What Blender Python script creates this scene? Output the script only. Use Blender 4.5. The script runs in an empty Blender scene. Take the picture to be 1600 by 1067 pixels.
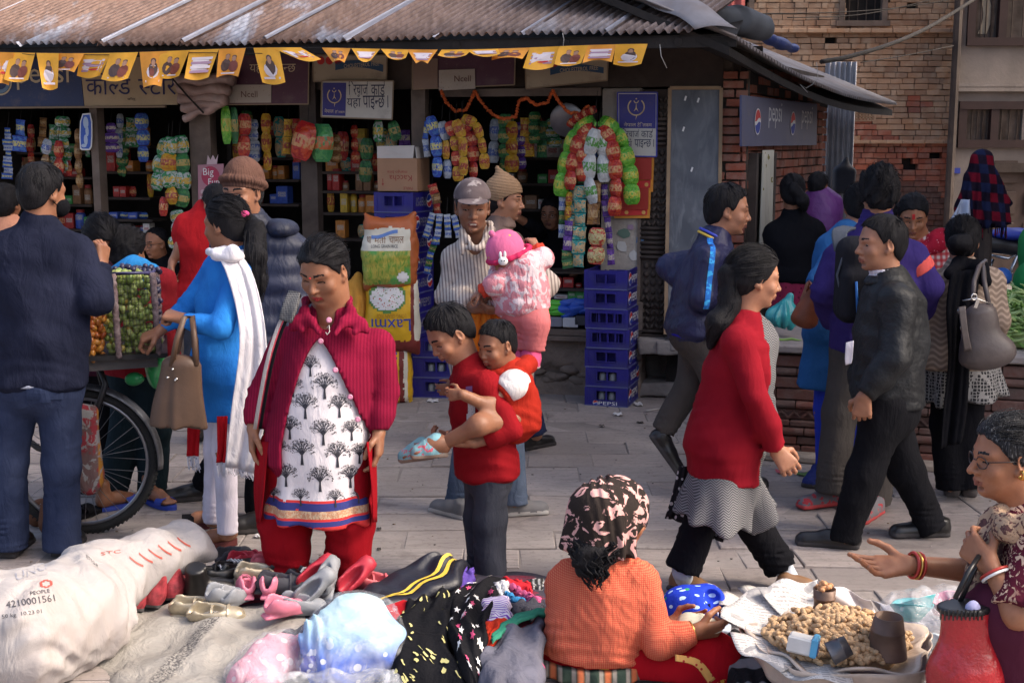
import bpy,bmesh,math,random
import numpy as np
import openvdb
from mathutils import Vector as V3,Matrix as M4
from mathutils.bvhtree import BVHTree
# camera, sky, sun, exposure
SC=bpy.context.scene
COL=SC.collection
F_PX,PITCH,CAM=2000.0,math.radians(8.75),V3((0,0,1.8))
cam_d=bpy.data.cameras.new('camera')
cam_d.sensor_width=36.0
cam_d.lens=F_PX*36.0/1600.0
cam_d.clip_start,cam_d.clip_end=0.1,500.0
cam=bpy.data.objects.new('camera',cam_d)
cam.location=CAM
cam.rotation_euler=(math.pi/2-PITCH,0,0)
COL.objects.link(cam)
SC.camera=cam
SUN_EL,SUN_AZ=44.0,97.0
W=bpy.data.worlds.new('World')
SC.world=W
W.use_nodes=True
_nt=W.node_tree
_sky=_nt.nodes.new('ShaderNodeTexSky')
_sky.sky_type='NISHITA'
_sky.sun_disc=False
_sky.sun_elevation=math.radians(SUN_EL)
_sky.sun_rotation=math.radians(SUN_AZ)
_sky.dust_density=6.0
_sky.air_density=.7
_sky.ozone_density=.4
_nt.links.new(_sky.outputs[0],_nt.nodes['Background'].inputs[0])
_nt.nodes['Background'].inputs[1].default_value=0.15
sun_d=bpy.data.lights.new('sun','SUN')
sun_d.energy=1.0
sun_d.angle=math.radians(16.0)
sun_d.color=(1.0,0.9,0.76)
sun=bpy.data.objects.new('sun',sun_d)
COL.objects.link(sun)
_e,_a=math.radians(SUN_EL),math.radians(SUN_AZ)
sun_vec=V3((math.sin(_a)*math.cos(_e),math.cos(_a)*math.cos(_e),math.sin(_e)))
sun.rotation_euler=sun_vec.to_track_quat('Z','Y').to_euler()
SC.view_settings.view_transform='Standard'
SC.view_settings.look='None'
SC.view_settings.gamma=1.0
SC.view_settings.exposure=1.5
SC.render.engine='CYCLES'
SC.cycles.use_denoising=True
SC.cycles.max_bounces=6
SC.cycles.transparent_max_bounces=12
# helpers
RND=random.Random(7)
def V(*a):return V3(a)
_cp,_sp=math.cos(PITCH),math.sin(PITCH)
def ray(px,py):
 x,u=(px-800.0)/F_PX,(533.5-py)/F_PX
 return V3((x,_cp+u*_sp,-_sp+u*_cp))
def at(px,py,Y):
 d=ray(px,py)
 return CAM+d*(Y/d.y)
def gnd(px,py,z=0.0):
 d=ray(px,py)
 return CAM+d*((z-CAM.z)/d.z)
FA=math.radians(13.0)
FE=V3((math.cos(FA),-math.sin(FA),0))
FN=V3((-math.sin(FA),-math.cos(FA),0))
FO=gnd(900,618)
def fac(px,py,off=0.0):
 d=ray(px,py)
 k=(FO+FN*off-CAM).dot(FN)/d.dot(FN)
 return CAM+d*k
def ft(px,py,off=0.0):
 p=fac(px,py,off)
 return(p-FO).dot(FE),p.z
def fpt(t,off,z):return FO+FE*t+FN*off+V3((0,0,z))
FM=M4(((FE.x,FN.x,0),(FE.y,FN.y,0),(0,0,1)))
# materials
def _n(nt,t,**kw):
 n=nt.nodes.new(t)
 for k,v in kw.items():
  if k.startswith('i_'):
   n.inputs[int(k[2:])].default_value=v
  else:
   setattr(n,k,v)
 return n
def c4(c):return(c[0],c[1],c[2],1.0)
class MB_:
 0
 def __init__(s,name):
  s.m=bpy.data.materials.new(name);s.m.use_nodes=True
  s.nt=s.m.node_tree;s.b=s.nt.nodes['Principled BSDF']
  s.tc=_n(s.nt,'ShaderNodeTexCoord').outputs['Object']
 def link(s,a,b):s.nt.links.new(a,b)
 def val(s,sock,v):
  if isinstance(v,(int,float)):sock.default_value=v
  elif isinstance(v,tuple):sock.default_value=c4(v)if len(v)==3 and sock.type=='RGBA' else v
  else:s.link(v,sock)
 def math(s,op,a,b=0.0,c=0.0):
  n=_n(s.nt,'ShaderNodeMath',operation=op)
  s.val(n.inputs[0],a);s.val(n.inputs[1],b);s.val(n.inputs[2],c)
  return n.outputs[0]
 def mix(s,f,a,b,mode='MIX'):
  n=_n(s.nt,'ShaderNodeMix',data_type='RGBA',blend_type=mode)
  s.val(n.inputs[0],f);s.val(n.inputs[6],a);s.val(n.inputs[7],b)
  return n.outputs[2]
 def noise(s,scale,detail=4,vec=None,dist=0.0,rough=.55):
  n=_n(s.nt,'ShaderNodeTexNoise')
  n.inputs['Scale'].default_value=scale;n.inputs['Detail'].default_value=detail
  n.inputs['Distortion'].default_value=dist;n.inputs['Roughness'].default_value=rough
  s.link(vec or s.tc,n.inputs['Vector'])
  return n.outputs['Fac']
 def voro(s,scale,vec=None,feature='F1',out='Distance',rnd=1.0):
  n=_n(s.nt,'ShaderNodeTexVoronoi',feature=feature)
  n.inputs['Scale'].default_value=scale;n.inputs['Randomness'].default_value=rnd
  s.link(vec or s.tc,n.inputs['Vector'])
  return n.outputs[out]
 def sep(s,vec=None):
  n=_n(s.nt,'ShaderNodeSeparateXYZ');s.link(vec or s.tc,n.inputs[0]);return n.outputs
 def mapv(s,scale=(1,1,1),rot=(0,0,0),loc=(0,0,0),vec=None):
  n=_n(s.nt,'ShaderNodeMapping')
  n.inputs['Scale'].default_value=scale;n.inputs['Rotation'].default_value=rot;n.inputs['Location'].default_value=loc
  s.link(vec or s.tc,n.inputs[0]);return n.outputs[0]
 def ramp(s,f,lo,hi,smooth=False):
  n=_n(s.nt,'ShaderNodeMapRange',interpolation_type='SMOOTHSTEP' if smooth else 'LINEAR')
  s.val(n.inputs[0],f);n.inputs[1].default_value=lo;n.inputs[2].default_value=hi
  return n.outputs[0]
 def stripes(s,coord,freq,duty=.5,soft=.15):
  f=s.math('FRACT',s.math('MULTIPLY',coord,freq))
  t=s.math('ABSOLUTE',s.math('SUBTRACT',f,.5))
  return s.ramp(t,duty/2+soft/2,duty/2-soft/2)
 def bump(s,h,strength=.4,dist=.01,prev=None):
  n=_n(s.nt,'ShaderNodeBump');n.inputs['Strength'].default_value=strength;n.inputs['Distance'].default_value=dist
  s.link(h,n.inputs['Height'])
  if prev is not None:s.link(prev,n.inputs['Normal'])
  s.link(n.outputs[0],s.b.inputs['Normal'])
  return n.outputs[0]
 def done(s,color,rough=.7,metal=0.0,spec=.5,sheen=0.0,alpha=None,trans=0.0):
  s.val(s.b.inputs['Base Color'],color);s.val(s.b.inputs['Roughness'],rough)
  s.b.inputs['Metallic'].default_value=metal;s.b.inputs['Specular IOR Level'].default_value=spec
  if sheen:s.b.inputs['Sheen Weight'].default_value=sheen
  if trans:s.b.inputs['Transmission Weight'].default_value=trans
  if alpha is not None:s.val(s.b.inputs['Alpha'],alpha)
  return s.m
_MC={}
def Qc(name,c,rough=.7,var=.18,vs=7.0,bump=.15,bs=60.0,metal=0.0,spec=.4,dirt=None,dist=.004):
 0
 if name in _MC:return _MC[name]
 b=MB_(name)
 f=b.noise(vs,5)
 col=b.mix(b.ramp(f,.3,.7),tuple(x*(1-var)for x in c),tuple(min(1,x*(1+var))for x in c))
 if dirt is not None:
  g=b.noise(vs*.45,6,dist=.6)
  col=b.mix(b.math('MULTIPLY',b.ramp(g,.48,.72),.75),col,dirt)
 if bump:b.bump(b.noise(bs,5),bump,dist)
 _MC[name]=b.done(col,rough,metal,spec)
 return _MC[name]
def Qa(name,c,rough=.9,var=.16,weave=420.0,bump=.25,fold=.5,fs=9.0,sheen=.0,pat=None,spec=.08,c2=None,fdist=.02):
 0
 if name in _MC:return _MC[name]
 b=MB_(name)
 f=b.noise(5.0,5)
 lo=tuple(x*(1-var)for x in c);hi=tuple(min(1,x*(1+var))for x in c)
 col=b.mix(b.ramp(f,.3,.7),lo,c2 or hi)
 if pat:col=pat(b,col)
 nrm=None
 if fold:nrm=b.bump(b.noise(fs,4,vec=b.mapv((1.6,1.6,.7)),dist=.5),min(1,fold*1.2),fdist*1.1)
 if bump:b.bump(b.noise(weave,2),bump,.002,nrm)
 _MC[name]=b.done(col,rough,0.0,spec,sheen)
 return _MC[name]
def Qb(name,c,rough=.6,metal=0.0,spec=.4):
 if name in _MC:return _MC[name]
 b=MB_(name)
 col=b.mix(b.noise(30,3),tuple(x*.9 for x in c),tuple(min(1,x*1.08)for x in c))
 _MC[name]=b.done(col,rough,metal,spec)
 return _MC[name]
def link(o,parent=None):
 COL.objects.link(o)
 if parent is not None:o.parent=parent
 return o
def tag(o,label=None,cat=None,group=None,kind=None):
 if label:o['label']=label
 if cat:o['category']=cat
 if group:o['group']=group
 if kind:o['kind']=kind
 return o
def Qh(name,label,cat,loc=(0,0,0),group=None):
 o=bpy.data.objects.new(name,None)
 o.location=loc;o.empty_display_size=.1
 link(o)
 return tag(o,label,cat,group)
def Qx(parent):
 p=V3((0,0,0))
 while parent is not None:
  p=p+V3(parent.location);parent=parent.parent
 return p
def Qf(name,v,quads=None,tris=None,mats=(),midx=None,smooth=True):
 me=bpy.data.meshes.new(name)
 nq=0 if quads is None else len(quads);nt=0 if tris is None else len(tris)
 me.vertices.add(len(v));me.vertices.foreach_set('co',np.asarray(v,np.float32).ravel())
 me.loops.add(nq*4+nt*3);me.polygons.add(nq+nt)
 li=[]
 if nq:li.append(np.asarray(quads,np.int32).ravel())
 if nt:li.append(np.asarray(tris,np.int32).ravel())
 me.loops.foreach_set('vertex_index',np.concatenate(li)if li else np.zeros(0,np.int32))
 st=np.concatenate([np.arange(nq)*4,nq*4+np.arange(nt)*3]).astype(np.int32)
 me.polygons.foreach_set('loop_start',st)
 if midx is not None:me.polygons.foreach_set('material_index',np.asarray(midx,np.int32))
 me.polygons.foreach_set('use_smooth',np.full(nq+nt,smooth))
 for m in mats:me.materials.append(m)
 me.update(calc_edges=True)
 return me
def Ze(name,verts,faces,mats=(),midx=None,smooth=False):
 me=bpy.data.meshes.new(name)
 me.from_pydata([tuple(v)for v in verts],[],faces)
 for m in mats:me.materials.append(m)
 if midx is not None:me.polygons.foreach_set('material_index',np.asarray(midx,np.int32))
 if smooth:me.polygons.foreach_set('use_smooth',np.full(len(me.polygons),True))
 me.update()
 return me
def ob(name,me,parent=None,loc=None,mat=None):
 0
 o=bpy.data.objects.new(name,me)
 if mat is not None and not me.materials:me.materials.append(mat)
 if loc is not None:o.location=loc
 elif parent is not None:
  off=Qx(parent)
  if off.length>0:me.transform(M4.Translation(-off))
 return link(o,parent)
def Ql(name,me,label,cat,group=None,mat=None,kind=None):
 0
 n=len(me.vertices);a=np.empty(n*3,np.float32);me.vertices.foreach_get('co',a);a=a.reshape(-1,3)
 lo,hi=a.min(0),a.max(0)
 c=V3(((lo[0]+hi[0])/2,(lo[1]+hi[1])/2,lo[2]))
 me.transform(M4.Translation(-c))
 o=bpy.data.objects.new(name,me);o.location=c
 if mat is not None and not me.materials:me.materials.append(mat)
 link(o)
 return tag(o,label,cat,group,kind)
def copy_tree(o,parent=None):
 c=o.copy();COL.objects.link(c)
 if parent is not None:c.parent=parent
 for ch in list(o.children):copy_tree(ch,c)
 return c
class G:
 0
 def __init__(s):s.v,s.f,s.m=[],[],[]
 def add(s,verts,faces,mi=0):
  b=len(s.v);s.v+=[V3(v)for v in verts]
  s.f+=[tuple(b+i for i in f)for f in faces];s.m+=[mi]*len(faces)
 def box(s,c,h,R=None,mi=0,ch=0.0):
  0
  c=V3(c);R=R or M4.Identity(3)
  if ch<=0:
   vs=[c+R@V3((x*h[0],y*h[1],z*h[2]))for z in(-1,1)for y in(-1,1)for x in(-1,1)]
   s.add(vs,[(0,2,3,1),(4,5,7,6),(0,1,5,4),(2,6,7,3),(0,4,6,2),(1,3,7,5)],mi)
  else:
   lay=[]
   for z,i in((-h[2],ch),(-h[2]+ch,0),(h[2]-ch,0),(h[2],ch)):
    for x,y in((-1,-1),(1,-1),(1,1),(-1,1)):
     lay.append(c+R@V3((x*(h[0]-i),y*(h[1]-i),z)))
   fs=[(3,2,1,0),(12,13,14,15)]
   for k in range(3):
    for j in range(4):
     a,b2=k*4+j,k*4+(j+1)%4
     fs.append((a,b2,b2+4,a+4))
   s.add(lay,fs,mi)
 def hexa(s,vs,mi=0):
  s.add(vs,[(3,2,1,0),(4,5,6,7),(0,1,5,4),(1,2,6,5),(2,3,7,6),(3,0,4,7)],mi)
 def tube(s,pts,r,n=8,mi=0,cap=True,closed=False):
  pts=[V3(p)for p in pts];k=len(pts)
  rs=r if isinstance(r,(list,tuple))else[r]*k
  up=None;rings=[]
  for i in range(k):
   d=(pts[(i+1)%k]-pts[i-1])if closed else(pts[min(i+1,k-1)]-pts[max(i-1,0)])
   d.normalize()
   if up is None:up=d.orthogonal().normalized()
   up=(up-d*up.dot(d)).normalized();w=d.cross(up)
   rings.append([pts[i]+(up*math.cos(2*math.pi*j/n)+w*math.sin(2*math.pi*j/n))*rs[i]for j in range(n)])
  vs=[p for rg in rings for p in rg];fs=[]
  for i in range(k if closed else k-1):
   i2=(i+1)%k
   for j in range(n):
    j2=(j+1)%n
    fs.append((i*n+j,i*n+j2,i2*n+j2,i2*n+j))
  if cap and not closed:fs+=[tuple(reversed(range(n))),tuple((k-1)*n+j for j in range(n))]
  s.add(vs,fs,mi)
 def lathe(s,prof,c,R=None,n=20,mi=0,cap0=True,cap1=True):
  c=V3(c);R=R or M4.Identity(3);vs=[];fs=[]
  for(r,z)in prof:
   for j in range(n):
    a=2*math.pi*j/n
    vs.append(c+R@V3((r*math.cos(a),r*math.sin(a),z)))
  for i in range(len(prof)-1):
   for j in range(n):
    j2=(j+1)%n
    fs.append((i*n+j,i*n+j2,(i+1)*n+j2,(i+1)*n+j))
  if cap0:fs.append(tuple(reversed(range(n))))
  if cap1:fs.append(tuple((len(prof)-1)*n+j for j in range(n)))
  s.add(vs,fs,mi)
 def ball(s,c,r,n=10,m=6,R=None,mi=0):
  r=r if hasattr(r,'__len__')else(r,r,r)
  prof=[]
  c=V3(c);R=R or M4.Identity(3);vs=[c-R@V3((0,0,r[2]))];fs=[]
  for i in range(1,m):
   t=-math.pi/2+math.pi*i/m
   for j in range(n):
    a=2*math.pi*j/n
    vs.append(c+R@V3((r[0]*math.cos(t)*math.cos(a),r[1]*math.cos(t)*math.sin(a),r[2]*math.sin(t))))
  vs.append(c+R@V3((0,0,r[2])));L=len(vs)-1
  for j in range(n):
   j2=(j+1)%n
   fs.append((0,1+j2,1+j));fs.append((L,1+(m-2)*n+j,1+(m-2)*n+j2))
   for i in range(m-2):
    a=1+i*n
    fs.append((a+j,a+j2,a+n+j2,a+n+j))
  s.add(vs,fs,mi)
 def sheet(s,fn,nu,nv,mi=0,wrap=False):
  0
  vs=[V3(fn(i/nu,j/nv))for j in range(nv+1)for i in range(nu+1)]
  fs=[(j*(nu+1)+i,j*(nu+1)+i+1,(j+1)*(nu+1)+i+1,(j+1)*(nu+1)+i)for j in range(nv)for i in range(nu)]
  s.add(vs,fs,mi)
 def slab(s,poly,d,mi=0):
  0
  n=len(poly);d=V3(d)
  vs=[V3(p)for p in poly]+[V3(p)+d for p in poly]
  fs=[tuple(reversed(range(n))),tuple(range(n,2*n))]+[(i,(i+1)%n,n+(i+1)%n,n+i)for i in range(n)]
  s.add(vs,fs,mi)
 def me(s,name,mats=(),smooth=False):
  return Ze(name,s.v,s.f,mats if isinstance(mats,(list,tuple))else(mats,),s.m,smooth)
 def build(s,name,mats,parent=None,smooth=False):return ob(name,s.me(name,mats,smooth),parent)
def Zv(z=0,x=0,y=0):return(M4.Rotation(z,3,'Z')@M4.Rotation(x,3,'X')@M4.Rotation(y,3,'Y'))
def Zj(f,up=(0,0,1)):
 0
 f=V3(f).normalized();up=V3(up);r=f.cross(up).normalized();u=r.cross(f)
 return M4(((r.x,f.x,u.x),(r.y,f.y,u.y),(r.z,f.z,u.z)))
def A(v):return np.array((v[0],v[1],v[2]),np.float32)
class SDF:
 def __init__(s,vox):s.v=vox;s.P=[];s.post=[];s.disp=[]
 def _add(s,lo,hi,f,k,mode):s.P.append((np.minimum(lo,hi),np.maximum(lo,hi),f,k,mode));return s
 def cap(s,a,b,ra,rb=None,k=.02,flat=False,mode='u',sq=None):
  0
  a,b=A(a),A(b);rb=ra if rb is None else rb;ab=b-a;L=float(np.linalg.norm(ab))+1e-9;w=ab/L
  m=max(ra,rb)
  if sq is not None:ax,q=A(V3(sq[0]).normalized()),1.0/sq[1]-1.0
  def f(x,y,z):
   px,py,pz=x-a[0],y-a[1],z-a[2]
   h=px*w[0]+py*w[1]+pz*w[2]
   t=np.clip(h/L,0,1)
   qx,qy,qz=px-t*ab[0],py-t*ab[1],pz-t*ab[2]
   if sq is not None:
    e=(qx*ax[0]+qy*ax[1]+qz*ax[2])*q
    qx,qy,qz=qx+e*ax[0],qy+e*ax[1],qz+e*ax[2]
   d=np.sqrt(qx*qx+qy*qy+qz*qz)-(ra+(rb-ra)*t)
   if sq is not None:d=d*(sq[1]*.5+.5)
   if flat:d=np.maximum(np.where(h>L,np.sqrt(np.maximum(qx*qx+qy*qy+qz*qz-(h-L)**2,0))-rb,d),h-L)
   return d
  return s._add(np.minimum(a,b)-m,np.maximum(a,b)+m,f,k,mode)
 def chain(s,pts,rs,k=.02,flat=False,mode='u',sq=None):
  for i in range(len(pts)-1):
   s.cap(pts[i],pts[i+1],rs[i],rs[i+1],k,flat and i==len(pts)-2,mode,sq)
  return s
 def ell(s,c,r,R=None,k=.02,mode='u'):
  c=A(c);r=np.array(r if hasattr(r,'__len__')else(r,r,r),np.float32);rm=float(r.min());m=float(r.max())
  M=np.array(R.transposed(),np.float32)if R is not None else np.eye(3,dtype=np.float32)
  def f(x,y,z):
   px,py,pz=x-c[0],y-c[1],z-c[2]
   u=(M[0,0]*px+M[0,1]*py+M[0,2]*pz)/r[0]
   v=(M[1,0]*px+M[1,1]*py+M[1,2]*pz)/r[1]
   w=(M[2,0]*px+M[2,1]*py+M[2,2]*pz)/r[2]
   n0=np.sqrt(u*u+v*v+w*w)
   n1=np.sqrt((u/r[0])**2+(v/r[1])**2+(w/r[2])**2)+1e-6
   return n0*(n0-1)/n1
  return s._add(c-m,c+m,f,k,mode)
 def econe(s,a,b,u,ra,rb,k=.03,flat=False,mode='u',flat0=False):
  0
  a,b=A(a),A(b);ab=b-a;L=float(np.linalg.norm(ab))+1e-9;w=ab/L
  u=A(u);u=u-w*float(u@w);u/=np.linalg.norm(u);v=np.cross(w,u)
  m=max(ra[0],rb[0],ra[1],rb[1])
  def f(x,y,z):
   px,py,pz=x-a[0],y-a[1],z-a[2]
   h=px*w[0]+py*w[1]+pz*w[2]
   t=np.clip(h/L,0,1);e=h-t*L
   if flat:e=np.where(h>L,0,e)
   if flat0:e=np.where(h<0,0,e)
   qu=px*u[0]+py*u[1]+pz*u[2];qv=px*v[0]+py*v[1]+pz*v[2]
   ru=ra[0]+(rb[0]-ra[0])*t;rv=ra[1]+(rb[1]-ra[1])*t;rm=np.minimum(ru,rv)
   d=(np.sqrt((qu/ru)**2+(qv/rv)**2+(e/rm)**2)-1)*rm
   if flat:d=np.maximum(d,h-L)
   if flat0:d=np.maximum(d,-h)
   return d
  return s._add(np.minimum(a,b)-m,np.maximum(a,b)+m,f,k,mode)
 def box(s,c,h,R=None,rnd=.01,k=.01,mode='u'):
  c=A(c);h=np.array(h,np.float32);m=float(np.linalg.norm(h))
  M=np.array(R.transposed(),np.float32)if R is not None else np.eye(3,dtype=np.float32)
  def f(x,y,z):
   px,py,pz=x-c[0],y-c[1],z-c[2]
   q=[np.abs(M[i,0]*px+M[i,1]*py+M[i,2]*pz)-(h[i]-rnd)for i in range(3)]
   o=np.sqrt(sum(np.maximum(t,0)**2 for t in q))
   return o+np.minimum(np.maximum(np.maximum(q[0],q[1]),q[2]),0)-rnd
  return s._add(c-m,c+m,f,k,mode)
 def cut(s,p,n):
  0
  p,n=A(p),A(V3(n).normalized())
  s.post.append(lambda x,y,z:(x-p[0])*n[0]+(y-p[1])*n[1]+(z-p[2])*n[2]);return s
 def cutf(s,f):s.post.append(f);return s
 def warp(s,f):s.disp.append(f);return s
 def mesh(s):
  v=s.v;pad=4*v
  lo=np.min([p[0]for p in s.P if p[4]=='u'],0)-pad;hi=np.max([p[1]for p in s.P if p[4]=='u'],0)+pad
  n=np.ceil((hi-lo)/v).astype(int)+1
  Gd=np.full(n,.2,np.float32)
  ax=[lo[i]+np.arange(n[i],dtype=np.float32)*v for i in range(3)]
  for(a,b,f,k,mode)in s.P:
   i0=np.maximum(np.floor((a-k-3*v-lo)/v).astype(int),0);i1=np.minimum(np.ceil((b+k+3*v-lo)/v).astype(int)+1,n)
   if np.any(i1<=i0):continue
   sl=tuple(slice(i0[i],i1[i])for i in range(3))
   d=f(ax[0][sl[0]][:,None,None],ax[1][sl[1]][None,:,None],ax[2][sl[2]][None,None,:]).astype(np.float32)
   cur=Gd[sl]
   if mode=='u':
    h=np.clip(.5+.5*(cur-d)/k,0,1)
    Gd[sl]=cur+(d-cur)*h-k*h*(1-h)
   else:
    h=np.clip(.5-.5*(cur+d)/k,0,1)
    Gd[sl]=cur+(-d-cur)*h+k*h*(1-h)
  for f in s.disp:
   idx=np.nonzero(np.abs(Gd)<5*v)
   Gd[idx]+=f(ax[0][idx[0]],ax[1][idx[1]],ax[2][idx[2]]).astype(np.float32)
  for f in s.post:
   d=f(ax[0][:,None,None],ax[1][None,:,None],ax[2][None,None,:])
   Gd=np.maximum(Gd,d.astype(np.float32))
  bg=3*v
  gr=openvdb.FloatGrid(bg)
  gr.copyFromArray(np.clip(Gd,-bg,bg))
  p,t,q=gr.convertToPolygons(isovalue=0.0,adaptivity=0.0)
  return p*v+lo,q[:,::-1].copy()
def Qd(seed,amp,k0=18.0,stretch=(1,1,1)):
 0
 r=np.random.RandomState(seed);T=[]
 for i in range(5):
  d=r.normal(size=3);d/=np.linalg.norm(d);d2=r.normal(size=3);d2/=np.linalg.norm(d2)
  T.append((d*np.array(stretch)*k0*(.7+.35*i),d2*k0*.6,r.uniform(0,6.28),r.uniform(0,6.28),1.0/(1+.35*i)))
 def f(x,y,z):
  o=0
  for(d,d2,p,p2,a)in T:
   o=o+a*np.sin(d[0]*x+d[1]*y+d[2]*z+p+1.7*np.sin(d2[0]*x+d2[1]*y+d2[2]*z+p2))
  return amp*.45*o
 return f
def Qv(seed,amp,k=16.0):
 0
 r=np.random.RandomState(seed);T=[]
 for i in range(4):
  d=r.normal(size=3);d/=np.linalg.norm(d);d2=r.normal(size=3);d2/=np.linalg.norm(d2);T.append((d*k*(.6+.5*i),d2*k*.45,r.uniform(0,6.28),r.uniform(0,6.28),1.0/(1+.5*i)))
 def f(x,y,z):
  o=0
  for(d,d2,p,p2,a)in T:o=o+a*(np.abs(np.sin(d[0]*x+d[1]*y+d[2]*z+p+1.8*np.sin(d2[0]*x+d2[1]*y+d2[2]*z+p2)))-.6)
  return amp*o
 return f
def Qp(pt,direc,amp,sig,wl=.045,seed=0):
 0
 pt=A(pt);w=A(V3(direc).normalized());r=np.random.RandomState(seed+11)
 d2,d3=r.normal(size=3),r.normal(size=3);d2/=np.linalg.norm(d2);d3/=np.linalg.norm(d3);ph=r.uniform(0,6,3);wl=wl*1.35
 def f(x,y,z):
  px,py,pz=x-pt[0],y-pt[1],z-pt[2]
  h=px*w[0]+py*w[1]+pz*w[2];a=px*d2[0]+py*d2[1]+pz*d2[2];c=px*d3[0]+py*d3[1]+pz*d3[2]
  g=np.exp(-(px*px+py*py+pz*pz)/(sig*sig))
  gate=np.clip(np.sin(15*a+9*h+ph[0])+.25*np.sin(31*c+ph[1]),0,1)
  s=np.sin(6.283*h/wl+2.6*np.sin(11*a+ph[1])+1.5*np.sin(17*c+ph[2]))
  return amp*g*gate*(s*s*1.6-.8)*.8
 return f
def join(parts):
 0
 vs,qs,ms,b=[],[],[],0
 for v,q,m in parts:
  vs.append(v);qs.append(q+b);b+=len(v)
  ms.append(np.full(len(q),m,np.int32)if np.isscalar(m)else m)
 return np.concatenate(vs),np.concatenate(qs),np.concatenate(ms)
def Qz(name,c,rough=.5):
 if name in _MC:return _MC[name]
 b=MB_(name)
 col=b.mix(b.ramp(b.noise(14,5),.3,.7),tuple(x*.84 for x in c),tuple(x*1.14 for x in c))
 col=b.mix(b.math('MULTIPLY',b.ramp(b.noise(90,3),.45,.75),.25),col,(c[0]*.8,c[1]*.6,c[2]*.55))
 b.bump(b.noise(160,4),.12,.003)
 b.b.inputs['Subsurface Weight'].default_value=.12
 b.b.inputs['Subsurface Radius'].default_value=(.012,.005,.003)
 b.b.inputs['Subsurface Scale'].default_value=.6
 _MC[name]=b.done(col,rough,0,.35)
 return _MC[name]
SKIN={'brown':Qz('skin_brown',(.25,.112,.062)),'tan':Qz('skin_tan',(.32,.15,.088)),'dark':Qz('skin_dark',(.215,.098,.056)),'red':Qz('skin_warm',(.31,.135,.072))}
LIP=Qz('lip',(.21,.075,.055),.45)
LIPRED=Qz('lip_red',(.30,.04,.04),.35)
def hair_mat(name,c,grey=0.0):
 b=MB_(name)
 st=b.noise(70,4,vec=b.mapv((3.0,3.0,.35)),dist=.4)
 col=b.mix(b.ramp(st,.35,.7),tuple(x*.6 for x in c),tuple(min(1,x*1.7)for x in c))
 if grey:col=b.mix(b.math('MULTIPLY',b.ramp(b.noise(120,3,vec=b.mapv((3,3,.3))),.55,.7),grey),col,(.45,.45,.45))
 b.bump(b.noise(150,3,vec=b.mapv((3.0,3.0,.3)),dist=.3),.55,.006)
 m=b.done(col,.62,0,.14);_MC[name]=m
 return m
HAIR=hair_mat('hair_black',(.008,.0075,.009));HAIRG=hair_mat('hair_greying',(.012,.012,.014),.35)
EYEW=Qb('eye_white',(.55,.52,.48),.25);EYED=Qb('eye_dark',(.012,.008,.006),.15)
TEETH=Qb('teeth',(.6,.55,.45),.4)
GOLD=Qc('gold',(.75,.45,.12),.3,metal=1.0,bump=0)
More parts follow.
